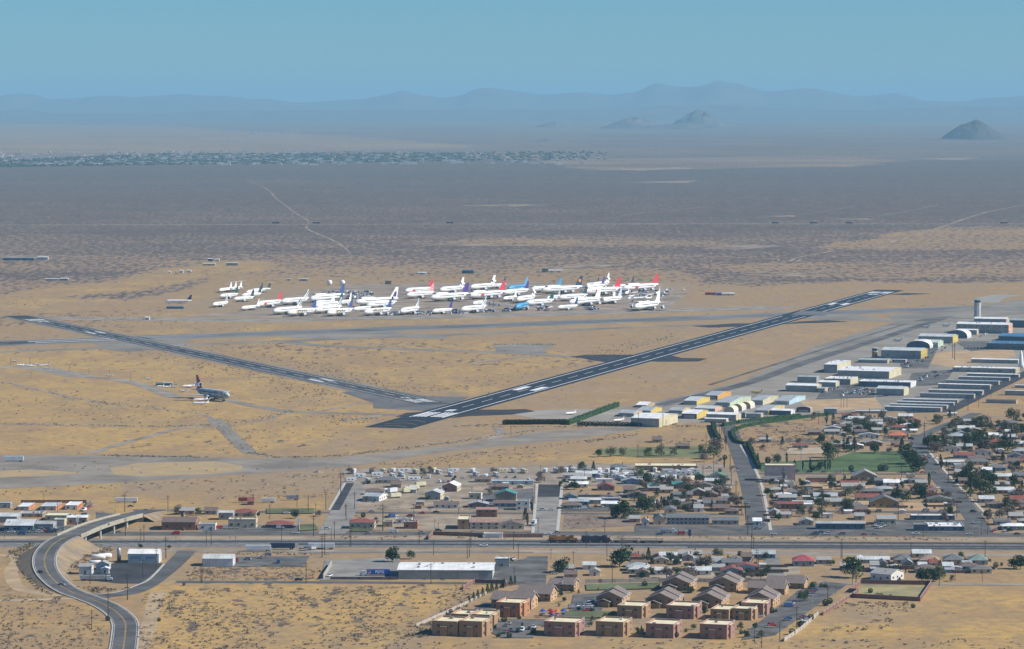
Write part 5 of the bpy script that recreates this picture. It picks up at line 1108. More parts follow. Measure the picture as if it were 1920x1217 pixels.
def house(x, y, wpx=None, wm=None, rm=None, roof=None, d=None, h=2.9):
    k = mpp(y); w_ = wpx*k if wpx else rh_.uniform(11, 18); d = d or rh_.uniform(8, 12)
    c = P(x, y)-Vector((w_/2, 0, 0))
    for q in ((0, 0), (w_/2, 0), (w_, 0), (0, d), (w_, d), (w_/2, d/2)):
        if in_box(c+Vector((*q, 0)), 1.0): return None
    wm = wm or rh_.choice(WL); rm = rm or rh_.choice(RL); roof = roof or rh_.choice(['gx', 'gx', 'hip', 'gy'])
    return bld("house", None, x, x, y, y, d, roof, rh_.uniform(1.4, 2.2), -2, wm=wm, rm=rm, win=1, cat="house", look=f"{WN[wm]} house with {RN[rm]} roof", chim=rh_.random() < .3, loc=c, wid=w_, hgt=h)
for x, y, w_, wm, rm, roof in [(1060,1074,30,W_BLU,R_LT,'gx'),(1105,1068,24,W_WHT,R_PALE,'gx'),(1092,1078,40,W_WHT,R_LT,'gx'),(1070,1085,24,W_STU,R_BRN,'gx'),(1115,1080,20,W_WHT,R_LT,'gy'),(1192,1052,20,W_BRK,R_RED,'hip'),(1196,1064,30,W_STU,R_BRN,'gx'),(1205,1083,26,W_STU,R_BRN,'gy'),
 (1240,1058,26,W_CRM,R_LT,'gy'),(1262,1060,22,W_STU,R_BRN,'gx'),(1290,1052,20,W_GRY,R_LT,'gy'),(1243,1078,30,W_WHT,R_PALE,'gx'),(1308,1060,16,W_WHT,R_WHT,'flat'),(1342,1072,34,W_GRY,R_LT,'gx'),(1345,1058,20,W_GRN,R_LT,'gx'),(1378,1058,26,W_GRY,R_DGR,'hip'),(1400,1052,20,W_STU,R_BRN,'gx'),
 (1545,1058,26,W_GRY,R_LT,'gx'),(1565,1062,20,W_WHT,R_WHT,'gx'),(1640,1068,16,W_GRY,R_LT,'gx'),(1655,1064,16,W_GRN,R_DGR,'gy'),(1702,1064,18,W_CRM,R_LT,'gy'),(1730,1068,16,W_WHT,R_PALE,'gx'),(1778,1070,20,W_STU,R_PALE,'gx'),(1750,1064,14,W_CRM,R_ORG if False else R_RED,'gx'),
 (1420,985,16,W_WHT,R_WHT,'gx'),(1470,972,26,W_CRM,R_LT,'gx'),(1512,985,26,W_CRM,R_LT,'gy'),(1602,955,24,W_BLU,R_DGR,'gx'),(1615,962,24,W_STU,R_BRN,'gx'),(1452,968,20,W_STU,R_LT,'gy'),(1612,975,18,W_GRY,R_LT,'gx'),(1480,915,16,W_WHT,R_WHT,'flat'),(1455,925,28,W_CRM,R_LT,'hip'),(1490,930,22,W_BLU,R_DGR,'gx'),
 (1180,925,22,W_STU,R_BRN,'gx'),(1222,918,26,W_GRY,R_TEAL,'gx'),(1250,925,24,W_STU,R_LT,'gx'),(1270,915,20,W_STU,R_TEAL,'gx'),(1335,935,22,W_PNK,R_BRN,'gy'),(1365,940,24,W_GRY,R_LT,'gx'),(1330,950,22,W_GRY,R_DGR,'gx'),(1310,960,18,W_WHT,R_LT,'gx'),(1372,965,26,W_STU,R_BRN,'hip'),(1190,980,20,W_STU,R_LT,'gx'),(1210,985,14,W_WHT,R_LT,'gy'),
 (1232,830-0,18,W_STU,R_BRN,'gx'),(1280,842,26,W_PNK,R_BRN,'gx'),(1560,815,28,W_GRN,R_LT,'gx'),(1528,816,24,W_BRK,R_SHG,'gx'),(1435,830,22,W_GRY,R_LT,'gx'),(1610,815,28,W_STU,R_BRN,'gx'),(1650,812,30,W_CRM,R_LT,'gx'),(1640,802,30,W_WHT,R_PALE,'gx'),(1610,790,38,W_WHT,R_PALE,'gx'),(1640,796,30,W_GRY,R_LT,'gx'),(1700,798,26,W_STU,R_BRN,'gx'),
 (1820,795,26,W_STU,R_LT,'gx'),(1812,809,32,W_BLU,R_PALE,'gx'),(1865,822,22,W_WHT,R_WHT,'gx'),(1895,815,20,W_CRM,R_PALE,'gx'),(1870,838,26,W_STU,R_RED,'gx'),(1905,838,30,W_GRY,R_PALE,'gx'),(1850,888,20,W_WHT,R_WHT,'gx'),(1800,883,20,W_WHT,R_WHT,'flat'),(1808,892,34,W_STU,R_LT,'gx'),(1880,900,34,W_STU,R_PALE,'gx'),(1880,915,26,W_GRY,R_LT,'gx'),(1905,930,26,W_WHT,R_LT,'gy'),(1850,943,28,W_GRY,R_PALE,'gx'),(1865,952,30,W_STU,R_BRN,'hip'),(1912,950,30,W_STU,R_BRN,'hip'),(1835,912,22,W_WHT,R_RED,'gy'),(1880,985,30,W_GRY,R_DGR,'gx'),(1905,975,26,W_STU,R_LT,'gx'),
 (1708,900,14,W_CRM,R_WHT,'flat'),(1672,912,30,W_WHT,R_WHT,'gx'),(1728,912,22,W_GRY,R_LT,'gx'),(1745,935,18,W_BRK,R_WHT,'flat'),(1690,930,24,W_STU,R_BRN,'gx'),(820,930,18,W_STU,R_TAR if False else R_LT,'gx'),(770,925,20,W_GRY,R_PALE,'gx'),(742,915,20,W_STU,R_BRN,'gx'),(905,905,30,W_STU,R_BRN,'gx'),(1085,905,30,W_WHT,R_PALE,'gx'),(1180,893,26,W_GRY,R_LT,'gx'),(1100,895,40,W_BLU,R_PALE,'gx'),(1160,882,30,W_GRY,R_DGR,'hip'),(350,965,30,W_STU,R_LT,'gx'),(395,965,24,W_GRY,R_BRN,'gx'),(470,950-3,12,W_BRK,R_RED,'gx')]:
    house(x, y, w_, wm, rm, roof)
# the wooded blocks on the right are built up plot by plot
for (x0, x1, y0, y1, n) in ((1560,1715,783,822,34),(1760,1960,795,945,84),(1470,1720,832,842,6),(1600,1800,905,955,20),(1440,1640,905,955,24),(1180,1390,895,962,44),(1850,1960,950,996,12),(1060,1180,885,955,18),(1190,1440,1046,1082,26),(1580,1900,1045,1080,12),(680,1000,905,955,10)):
    for _ in range(n*2):
        x, y = rh_.uniform(x0, x1), rh_.uniform(y0, y1); c = P(x, y)
        if near_road(c, 14) or near_road(c+Vector((0, 10, 0)), 12): continue
        house(x, y)
        n -= 1
        if n <= 0: break
# ------------------------------------------------------------------ trees, hedges, brush
def leafmat(name, a, b): m = mat(name, a, .9, .2, .6, col2=b, spec=.1); return m
L_DK = leafmat("dark_foliage", (.065, .105, .048), (.032, .06, .03)); L_MD = leafmat("mid_foliage", (.085, .12, .05), (.04, .07, .03)); L_OL = leafmat("olive_foliage", (.19, .20, .11), (.11, .125, .07))
L_BR = leafmat("bare_twigs", (.24, .20, .165), (.15, .125, .105)); L_CY = leafmat("cypress_foliage", (.030, .060, .032), (.015, .035, .022)); L_HD = leafmat("hedge_foliage", (.05, .095, .04), (.02, .05, .022))
BARK = mat("bark", (.16, .12, .09), .95, .2, 1)
def leaves(mb, cx, cy_, cz, rx, ry, rz, n, size, m, rnd, shell=.55):
    for _ in range(n):
        th = rnd.uniform(0, 6.283); u = rnd.uniform(-1, 1); r = rnd.uniform(shell, 1)**.6; q = math.sqrt(1-u*u)
        p = Vector((cx+rx*r*q*math.cos(th), cy_+ry*r*q*math.sin(th), cz+rz*r*u))
        a = Vector((rnd.uniform(-1, 1), rnd.uniform(-1, 1), rnd.uniform(-.6, .6))).normalized()*size*rnd.uniform(.6, 1.3)
        b = a.cross(Vector((rnd.uniform(-1, 1), rnd.uniform(-1, 1), rnd.uniform(-1, 1)))).normalized()*size*rnd.uniform(.5, 1)
        mb.face([p-a, p-b, p+a, p+b], m)
def crown(kind, seed):
    rnd = random.Random(seed*13+5); mb = MB()
    if kind == "broad":                    # unit tree: height 1, crown radius ~.45
        for _ in range(10):
            a, r = rnd.uniform(0, 6.28), rnd.uniform(.05, .34); s = rnd.uniform(.17, .27)
            leaves(mb, r*math.cos(a), r*math.sin(a), rnd.uniform(.24, .74), s*1.2, s*1.2, s*.85, 80, .055, L_DK, rnd)
    elif kind == "airy":
        for _ in range(12):
            a, r = rnd.uniform(0, 6.28), rnd.uniform(.08, .40); s = rnd.uniform(.14, .23)
            leaves(mb, r*math.cos(a), r*math.sin(a), rnd.uniform(.24, .78), s*1.2, s*1.2, s, 48, .048, L_DK, rnd, .2)
    elif kind == "column": leaves(mb, 0, 0, .54, .10, .10, .47, 300, .04, L_DK, rnd, .6)
    elif kind == "cone":
        for k in range(7): z = .15+.12*k; r = .32*(1-z)+.03; leaves(mb, 0, 0, z, r, r, .10, 70, .045, L_DK, rnd, .4)
    elif kind == "round": leaves(mb, 0, 0, .5, .5, .5, .5, 320, .085, L_DK, rnd, .75); leaves(mb, 0, 0, .3, .46, .46, .3, 120, .09, L_DK, rnd, .6)
    return mb.mesh("crown")
CROWNS = {}
def trunk_mesh(kind, seed):
    rnd = random.Random(seed); mb = MB()
    top = {"column": .3, "cone": .6, "round": .25}.get(kind, .45); r = .028 if kind in ("broad", "airy") else .02
    mb.tube([(0, 0, -.01), (.01, 0, top*.5), (0, .01, top)], [r, r*.8, r*.55], BARK, 6)
    if kind in ("broad", "airy"):
        for _ in range(5): a = rnd.uniform(0, 6.28); q = rnd.uniform(.18, .32); mb.tube([(0, .01, top*.75), (q*.5*math.cos(a), q*.5*math.sin(a), top+.1), (q*math.cos(a), q*math.sin(a), top+rnd.uniform(.2, .35))], [r*.5, r*.35, r*.12], BARK, 5)
    return mb.mesh("trunk")
LN = {"dk": ("dark green", L_DK), "md": ("mid green", L_MD), "ol": ("pale olive", L_OL), "br": ("bare grey brown", L_BR), "cy": ("blackish", L_CY)}
KN = {"broad": "broad tree", "airy": "open crowned tree", "column": "cypress", "cone": "conical evergreen", "round": "rounded shrub"}
rt = random.Random(77)
def tree(x, y, h, kind="broad", col="dk", loc=None, wide=1.0, grp="trees of the desert town", nm=None, label=None):
    v = rt.randrange(4); key = (kind, v)
    if key not in CROWNS: CROWNS[key] = (trunk_mesh(kind, v), crown(kind, v))
    tm, cm = CROWNS[key]; c = loc if loc is not None else P(x, y)
    root = obj(nm or {"column": "cypress_tree", "cone": "evergreen_tree", "round": "shrub"}.get(kind, "tree"), None, None, c, rt.uniform(0, 6.28)); s = h*rt.uniform(.92, 1.12) if kind != 'round' else h; root.scale = (s*wide, s*wide, s)
    obj("trunk", tm, root); k = obj("crown", cm, root)
    if col != "dk": set_mat(k, LN[col][1])
    if label: tag(root, label, "shrub" if kind == "round" else "tree", grp)
    else: auto(root, LN[col][0]+" "+KN[kind] if not (kind == "column") else ("slender dark cypress"), "shrub" if kind == "round" else "tree", grp, c)
    return root
# x, base row, height m, kind, colour
for x, y, h, k, c in [(1170,972,15,"broad","md"),(1209,962,12,"broad","md"),(1154,972,10,"broad","md"),(1195,968,7,"airy","ol"),(1162,1063,15,"broad","dk"),(1050,1074,12,"broad","md"),(735,1054,11,"broad","dk"),(771,1048,7,"airy","md"),(554,972,6.5,"broad","dk"),(466,972,6,"airy","br"),(598,968,4.5,"airy","br"),(484,968,3,"broad","dk"),
 (335,965,7,"airy","br"),(370,967,6,"airy","md"),(404,963,4.5,"airy","br"),(264,1028,3.5,"broad","md"),(318,1030,4,"airy","br"),(656,889,7,"airy","br"),(697,888,5,"airy","br"),(793,893,7.5,"airy","br"),(806,888,6,"airy","br"),(926,888,6,"airy","br"),(1010,905,9,"airy","br"),(1050,888,6,"airy","br"),(1077,918,10,"broad","dk"),(1057,905,4,"broad","dk"),
 (985,975,9,"cone","md"),(997,960,7,"column","cy"),(989,985,8,"column","md"),(681,970,3.5,"round","dk"),(705,982,5.5,"cone","dk"),(690,985,3,"round","dk"),(1122,857,8,"airy","md"),(1145,856,10,"airy","ol"),(1168,855,8,"airy","ol"),(1216,856,8,"airy","ol"),(1240,855,11,"airy","ol"),(1265,854,8,"airy","ol"),(1317,850,8,"airy","md"),(1338,860,13,"airy","ol"),(1342,848,14,"airy","br"),(1320,866,8,"airy","br"),
 (1458,870,10,"airy","md"),(1421,870,9,"column","cy"),(1440,868,5,"round","dk"),(1475,869,8,"column","cy"),(1490,882,8,"column","cy"),(1505,882,8,"column","cy"),(1519,882,9,"column","cy"),(1524,882,4,"round","dk"),(1537,882,8,"broad","dk"),(1547,882,8,"column","cy"),(1552,882,6,"column","cy"),(1556,882,8,"column","cy"),(1596,883,4.5,"round","dk"),(1651,883,5,"round","dk"),(1660,883,5,"round","dk"),
 (1551,865,17,"airy","md"),(1560,858,14,"airy","ol"),(1589,848,12,"cone","dk"),(1602,847,12,"cone","dk"),(1582,846,10,"column","cy"),(1640,850,11,"broad","md"),(1570,838,9,"broad","md"),(1540,833,9,"broad","md"),(1497,833,7,"airy","br"),(1467,834,7,"cone","dk"),(1438,832,9,"column","cy"),(1410,835,8,"airy","br"),(1430,845,6,"airy","br"),(1691,853,13,"cone","dk"),(1707,870,16,"broad","dk"),(1712,875,14,"airy","md"),(1722,886,14,"broad","md"),(1701,846,9,"broad","dk"),(1668,850,6,"airy","br"),
 (1742,914,12,"column","cy"),(1550,795,11,"column","cy"),(1527,788,8,"airy","br"),(1740,840,11,"broad","dk"),(1755,842,12,"broad","dk"),(1768,840,12,"cone","dk"),(1752,835,10,"broad","dk"),(1815,838,11,"broad","dk"),(1835,835,13,"broad","md"),(1845,845,12,"broad","dk"),(1882,838,13,"column","cy"),(1887,838,12,"column","cy"),(1765,880,11,"column","cy"),(1763,875,9,"column","cy"),
 (1812,905,14,"broad","dk"),(1825,912,13,"broad","md"),(1848,905,15,"broad","dk"),(1838,925,14,"airy","md"),(1862,912,10,"broad","dk"),(1850,925,11,"airy","md"),(1820,935,9,"airy","ol"),(1900,910,9,"broad","dk"),(1910,935,10,"airy","br"),(1900,790,13,"airy","dk"),(1915,815,12,"broad","md"),(1680,938,10,"broad","dk"),(1700,940,9,"airy","md"),(1728,935,11,"broad","dk"),(1720,925,8,"airy","md"),
 (1440,930,8,"airy","md"),(1470,905,7,"column","dk"),(1510,930,7,"airy","ol"),(1535,935,9,"airy","br"),(1542,938,8,"broad","md"),(1590,930,9,"airy","ol"),(1608,925,9,"airy","br"),(1590,955,7,"broad","dk"),(1450,960,9,"airy","br"),(1500,968,9,"airy","md"),(1460,975,6,"broad","dk"),(1530,975,6,"broad","dk"),(1612,958,4,"cone","dk"),(1470,895,5,"broad","md"),
 (1250,1085,9,"airy","br"),(1290,1090,11,"airy","br"),(1322,1070,13,"airy","br"),(1300,1085,8,"airy","br"),(1205,1085,6,"broad","dk"),(1270,1075,5,"broad","md"),(1388,1045,5,"broad","dk"),(1600,1083,14,"broad","md"),(1560,1060,4,"airy","md"),(1676,1075,5,"broad","dk"),(1728,1090,8,"broad","dk"),(1740,1090,9,"airy","dk"),(1755,1090,9,"broad","md"),(1762,1085,8,"airy","ol"),(1913,1067,10,"broad","dk"),(1900,1066,7,"broad","md"),(1802,1046,5,"airy","md"),(1785,1090,5,"airy","br"),(1667,1086,3,"round","dk"),
 (1256,912,10,"airy","br"),(1232,920,9,"airy","br"),(1215,908,11,"airy","dk"),(1198,900,10,"airy","ol"),(1286,915,9,"airy","br"),(1345,930,10,"airy","br"),(1360,925,9,"airy","br"),(1240,955,9,"column","cy"),(1245,955,9,"column","cy"),(1253,952,9,"cone","dk"),(1259,952,10,"cone","dk"),(1265,955,8,"broad","md"),(1232,957,8,"column","cy"),(1226,957,8,"column","cy"),(1218,950,9,"airy","br"),(1285,960,6,"broad","dk"),(1299,955,7,"column","cy"),(1390,940,5,"airy","md"),
 (1358,878,7,"column","cy"),(1359,862,4,"round","dk"),(1385,795,5,"column","cy"),(1361,835,8,"column","cy"),(202,1164,2.8,"round","dk"),(298,1165,2.2,"round","md"),(345,1098,2,"round","ol"),
 (880,1130,4.5,"cone","dk"),(888,1126,5,"cone","md"),(896,1122,5,"cone","dk"),(905,1118,5.5,"cone","md"),(914,1113,5.5,"cone","dk"),(922,1110,5.5,"cone","md"),(931,1107,5,"cone","dk"),(945,1102,5,"cone","md"),(958,1098,6,"cone","dk"),(966,1096,5,"column","md"),
 (845,1150,2.5,"round","dk"),(920,1172,3,"broad","dk"),(928,1180,3,"broad","md"),(934,1196,3,"broad","md"),(955,1196,3,"round","dk"),(940,1150,2.5,"round","dk"),(1000,1190,3.5,"broad","dk"),(1106,1175,3.5,"airy","md"),(1110,1165,3.5,"airy","ol"),(1195,1188,4,"airy","md"),(1205,1192,3.5,"airy","ol"),(1300,1180,4,"airy","md"),(1268,1195,3,"round","md"),(1135,1160,4,"airy","ol"),(1150,1155,3.5,"airy","md"),(1316,1140,4.5,"broad","md"),(1320,1150,4.5,"broad","dk"),(1296,1112,5,"broad","md"),
 (1440,1145,4.5,"airy","md"),(1447,1150,3.5,"round","dk"),(1505,1128,7,"airy","md"),(1512,1120,6,"airy","ol"),(1523,1105,5,"broad","md"),(1400,1195,4,"broad","md"),(1415,1180,5,"airy","dk"),(1390,1180,4,"airy","md"),(1428,1196,5,"airy","ol"),(1548,1136,4,"round","dk"),(1556,1132,3.5,"round","md"),(1520,1163,3.5,"round","md"),(1500,1175,3,"round","dk"),(1485,1190,3.5,"round","ol"),(1540,1102,2.6,"round","dk"),(1548,1102,2.6,"round","dk"),(1085,1145,3,"broad","dk"),(1052,1118,3.5,"broad","dk"),(1058,1128,3,"broad","dk"),(1072,1112,4,"airy","md"),
 (1632,1112,3,"round","md"),(1645,1122,3.2,"round","ol"),(1652,1122,3,"round","ol"),(1670,1122,2.4,"round","ol"),(1712,1140,2.6,"round","dk"),(1500,845-0,5,"airy","br")]:
    tree(x, y, h, k, c)
def in_town_free(c): return not in_box(c, .8) and not near_road(c, 8)
def scatter(x0, x1, y0, y1, n, pal, hs, ks=("broad", "airy", "airy", "cone")):
    m = 0; t = 0
    while m < n and t < n*12:
        t += 1; x, y = rt.uniform(x0, x1), rt.uniform(y0, y1); c = P(x, y)
        if not in_town_free(c): continue
        col = rt.choice(pal); k = "airy" if col == "br" else rt.choice(ks); tree(x, y, rt.uniform(*hs), k, col, loc=c); m += 1
scatter(1560, 1720, 783, 822, 36, ["dk", "md", "br", "md", "ol"], (5, 10)); scatter(1750, 1925, 782, 850, 62, ["dk", "md", "md", "br", "ol", "br"], (5.5, 11)); scatter(1770, 1925, 865, 995, 46, ["md", "dk", "br", "ol", "br"], (5, 9))
scatter(1190, 1390, 900, 960, 28, ["br", "md", "dk", "br"], (5, 9)); scatter(1440, 1700, 905, 968, 24, ["md", "br", "ol", "dk"], (4, 8)); scatter(1020, 1180, 880, 925, 8, ["br", "dk", "md"], (4, 7)); scatter(1190, 1440, 1046, 1085, 16, ["br", "md", "dk"], (4, 8)); scatter(660, 1000, 905, 950, 5, ["br", "md"], (3, 5))
for a_ in ((1070, 1390, 885, 962, 34), (1440, 1800, 900, 968, 34), (1190, 1440, 1046, 1086, 20), (1750, 1915, 785, 990, 34), (1560, 1720, 783, 825, 14), (1600, 1880, 1050, 1085, 10), (930, 1480, 1100, 1190, 34)): scatter(*a_, ["dk", "md", "ol", "md", "br"], (1.8, 3.6), ("round", "round", "cone"))
# shrub rows
for i in range(30): x = 946+i*3.95; tree(x, 796-0.02*i+rt.uniform(-.3, .3), 4.6, "round", "cy", grp="dark shrub row by the runway end", wide=.95)
for i in range(22): x = 1086+i*6.9; tree(x, 798+i*.12, 4.0, "round", "cy", grp="dark shrub row by the hangars", wide=1.1)
def hedge(pts, wd, h, label, n_per=9, m=None):
    W = smooth_path([tuple(P(*p)) for p in pts], 6); mb = MB(); rnd = random.Random(len(label)); m = m or L_HD
    mb2 = []
    for i in range(len(W)-1):
        a, b = Vector(W[i]), Vector(W[i+1]); L = (b-a).length; d = (b-a).normalized(); nrm = Vector((d.y, -d.x, 0))
        q = [a-nrm*wd*.42, a+nrm*wd*.42, b+nrm*wd*.42, b-nrm*wd*.42]; z = Vector((0, 0, h*.85))
        mb.face([p+z for p in q], m); mb.face([q[1], q[2], q[2]+z, q[1]+z], m); mb.face([q[3], q[0], q[0]+z, q[3]+z], m)
        if i in (0, len(W)-2): e = (q[0], q[1]) if i == 0 else (q[2], q[3]); mb.face([e[0], e[1], e[1]+z, e[0]+z], m)
        for _ in range(int(L*n_per/5)):
            t = rnd.random(); c = a+(b-a)*t+nrm*wd*.5*rnd.choice([-1, 1, rnd.uniform(-1, 1)])+Vector((0, 0, rnd.uniform(.2, 1)*h)); leaves(mb, c.x, c.y, c.z, .5, .5, .4, 3, .45, m, rnd)
    return tag(mb.build("hedge"), label, "hedge", "clipped hedges")
hedge([(1064, 797), (1100, 784), (1158, 762.5)], 4.5, 5, "thick dark hedge slanting from the shrub row towards the hangars")
hedge([(1397, 834), (1380, 828), (1374, 812), (1390, 803), (1425, 796), (1480, 788), (1560, 778)], 3, 3.0, "long curved hedge on the near side of the road below the hangars")
hedge([(1356, 799), (1390, 793), (1440, 787), (1500, 781)], 3, 3.2, "shorter straight hedge right below the grey hangars")
hedge([(1337, 797), (1340, 812), (1349, 828)], 3.5, 4, "tall dark hedge left of the top of the park street", m=L_CY)
hedge([(1402, 835), (1412, 855), (1424, 880)], 3, 4, "dark hedge along the right side of the park street", m=L_CY)
# brush (nobody could count it)
def brush(name, label, areas, m, size, seed, hf=.75):
    rnd = random.Random(seed); mb = MB()
    for poly, n in areas:
        xs = [p[0] for p in poly]; ys = [p[1] for p in poly]; k = 0; tr = 0
        while k < n and tr < n*8:
            tr += 1; x, y = rnd.uniform(min(xs), max(xs)), rnd.uniform(min(ys), max(ys))
            if not inpoly(np.array([x]), np.array([y]), poly)[0]: continue
            c = P(x, y)
            if mn.noise(Vector((c.x*.03, c.y*.012, seed))) < rnd.uniform(-.5, .25): continue
            if in_box(c, 1): continue
            for _ in range(rnd.choice([1, 1, 2, 3])):
                s = rnd.uniform(*size)*rnd.choice([.6, .8, 1, 1.3]); q = c+Vector((rnd.gauss(0, s*.9), rnd.gauss(0, s*.9), 0))
                leaves(mb, q.x, q.y, s*hf*.5, s*.8, s*.8, s*hf*.5, 11, s*.42, m, rnd, .4)
            k += 1
    o = mb.build(name); return tag(o, label, "bushes", kind="stuff")
B_GR = leafmat("grey_brush", (.40, .32, .22), (.27, .21, .15)); B_DK = leafmat("dark_brush", (.28, .235, .165), (.17, .145, .105))
brush("desert_brush", "grey desert bushes dotted over the dry slopes in the foreground", [([(270,1108),(890,1098),(800,1185),(720,1235),(250,1235)], 1500), ([(-20,1115),(60,1115),(190,1150),(225,1235),(-20,1235)], 520), ([(350,1065),(600,1062),(600,1088),(350,1088)], 260), ([(730,1205),(1950,1195),(1950,1240),(730,1240)], 330), ([(1560,1130),(1720,1130),(1660,1180),(1540,1190)], 150), ([(1380,805),(1550,785),(1555,830),(1400,845)], 300), ([(380,920),(640,900),(620,935),(380,935)], 110), ([(1060,962),(1190,968),(1190,985),(1055,993)], 60), ([(700,940),(1000,945),(1000,957),(700,957)], 50), ([(1100,1006),(1920,1008),(1920,1014),(1100,1012)], 110), ([(640,1006),(960,1005),(960,1011),(640,1012)], 60), ([(380,1036),(620,1036),(620,1042),(380,1042)], 60)], B_GR, (.55, 1.05), 5)
brush("desert_brush", "dark bushes crowding the banks beside the curved road", [([(15,1035),(60,1018),(62,1090),(120,1130),(60,1100)], 420), ([(115,1040),(150,1012),(215,1030),(150,1060),(130,1080),(112,1070)], 260), ([(120,1090),(150,1100),(250,1105),(180,1112)], 60), ([(290,1120),(330,1110),(330,1140),(290,1145)], 30), ([(850,1120),(900,1100),(870,1140),(800,1180)], 40), ([(760,1195),(830,1150),(880,1130),(835,1165),(800,1198)], 120)], B_DK, (.6, 1.1), 9)
def line_brush(pts, n, spread, seed, size=(.5, 1.15)):
    rnd = random.Random(seed); W = [P(*p) for p in pts]; mb = MBL
    for _ in range(n):
        i = rnd.randrange(len(W)-1); t = rnd.random(); c = W[i]+(W[i+1]-W[i])*t+Vector((rnd.gauss(0, spread), rnd.gauss(0, spread), 0)); s = rnd.uniform(*size)
        if in_box(c, 1): continue
        leaves(mb, c.x, c.y, s*.3, s*1.1, s*1.1, s*.35, 8, s*.55, B_DK, rnd, .3)
MBL = MB()
for pts, n, sp in (([(190,854),(380,858)], 130, 3), ([(470,849),(520,858),(620,856),(720,845),(860,828),(1000,808)], 220, 3), ([(0,716),(90,735),(170,752),(260,763),(370,775)], 120, 8), ([(0,794),(140,797),(300,800),(400,796)], 120, 4), ([(410,788),(450,825),(475,845)], 60, 8), ([(430,798),(500,784),(545,771)], 60, 5),
                   ([(680,892),(840,857),(1100,828),(1180,815)], 160, 4), ([(270,660),(420,690),(560,725),(620,745)], 260, 16), ([(380,650),(560,680),(640,705),(740,728)], 220, 16), ([(620,707),(700,722),(790,733),(900,722),(1060,685)], 150, 14), ([(1110,668),(1180,650),(1250,632)], 120, 12), ([(600,780),(680,785),(640,795)], 90, 12), ([(920,646),(1042,646)], 60, 3),
                   ([(-20,560),(120,575)], 60, 30), ([(400,688),(620,770)], 90, 30), ([(0,750),(600,820)], 220, 40), ([(0,880),(640,878)], 50, 20), ([(650,880),(1060,850)], 90, 16), ([(0,925),(640,890)], 90, 10), ([(900,800),(1300,800)], 90, 4), ([(1240,797),(1340,800)], 50, 8), ([(1220,830),(1340,825)], 60, 8), ([(170,590),(420,620)], 120, 25), ([(850,800),(940,796)], 40, 2)):
    line_brush(pts, n, sp, int(pts[0][0]+pts[0][1]))
for _ in range(140): rnd_ = rt; line_brush([(rt.uniform(-20, 1500), rt.uniform(600, 790)), (rt.uniform(0, 1300), rt.uniform(640, 800))], 1, 10, _, (.7, 1.3))
tag(MBL.build("field_brush"), "low dark bushes strung along the tracks and across the airfield", "bushes", kind="stuff")
# ------------------------------------------------------------------ vehicles
CP = {"white": mat("car_white", (.75, .75, .74), .35, .03, 1, spec=.5), "silver": mat("car_silver", (.42, .44, .46), .3, .03, 1, metal=.3), "black": mat("car_black", (.025, .027, .03), .25, .03, 1), "blue": mat("car_blue", (.04, .10, .26), .3, .03, 1),
      "red": mat("car_red", (.45, .03, .03), .3, .03, 1), "tan": mat("car_tan", (.40, .34, .25), .4, .03, 1), "grey": mat("car_grey", (.15, .16, .17), .3, .03, 1)}
CT = {}
def car_proto(kind):
    mb = MB(); p = CP["white"]
    L, W, h1, h2 = {"sedan": (4.6, 1.8, .85, 1.4), "suv": (4.8, 1.9, 1.05, 1.8), "pickup": (5.6, 1.95, 1.0, 1.8), "van": (5.6, 2.0, 1.2, 2.3)}[kind]
    prof = {"sedan": [(-2.3, .35), (2.3, .35), (2.3, .7), (1.2, .9), (-1.7, .95), (-2.3, .85)], "suv": [(-2.4, .4), (2.4, .4), (2.4, .95), (1.3, 1.1), (-2.3, 1.15), (-2.4, .9)], "pickup": [(-2.8, .5), (2.8, .5), (2.8, 1.0), (1.6, 1.15), (-2.7, 1.05), (-2.8, .9)], "van": [(-2.8, .45), (2.8, .45), (2.8, 1.0), (2.0, 1.3), (-2.75, 1.3), (-2.8, .8)]}[kind]
    cab = {"sedan": (-1.5, 1.0, -1.0, .35, 1.42), "suv": (-2.2, 1.2, -2.0, .6, 1.8), "pickup": (-.6, 1.5, -.4, .8, 1.8), "van": (-2.7, 1.9, -2.65, 1.3, 2.3)}[kind]
    w2 = W/2; n = len(prof)
    mb.face([(x, -w2, z) for x, z in prof], p); mb.face([(x, w2, z) for x, z in prof][::-1], p)
    for i in range(n): a, b = prof[i], prof[(i+1) % n]; mb.face([(a[0], w2, a[1]), (b[0], w2, b[1]), (b[0], -w2, b[1]), (a[0], -w2, a[1])], p)
    zb = max(z for _, z in prof)-.02; x0, x1, t0, t1, zt = cab; wi = w2*.8
    top = [(t0, -wi, zt), (t1, -wi, zt), (t1, wi, zt), (t0, wi, zt)]; mb.face(top, p)
    if kind == "van": mb.box(-2.7, .9, -w2*.97, w2*.97, zb, zt-.25, p)
    for x in (-L*.31, L*.31):
        for y in (-w2*.93, w2*.93): mb.tube([(x, y-.12, .34), (x, y+.12, .34)], [.34]*2, M_tyre, 8)
    body = mb.mesh("body"); g = MB(); B = [(x0, -w2*.95, zb), (x1, -w2*.95, zb), (x1, w2*.95, zb), (x0, w2*.95, zb)]
    for i in range(4): j = (i+1) % 4; g.face([B[i], B[j], top[j], top[i]], GLASS)
    return body, g.mesh("windows")
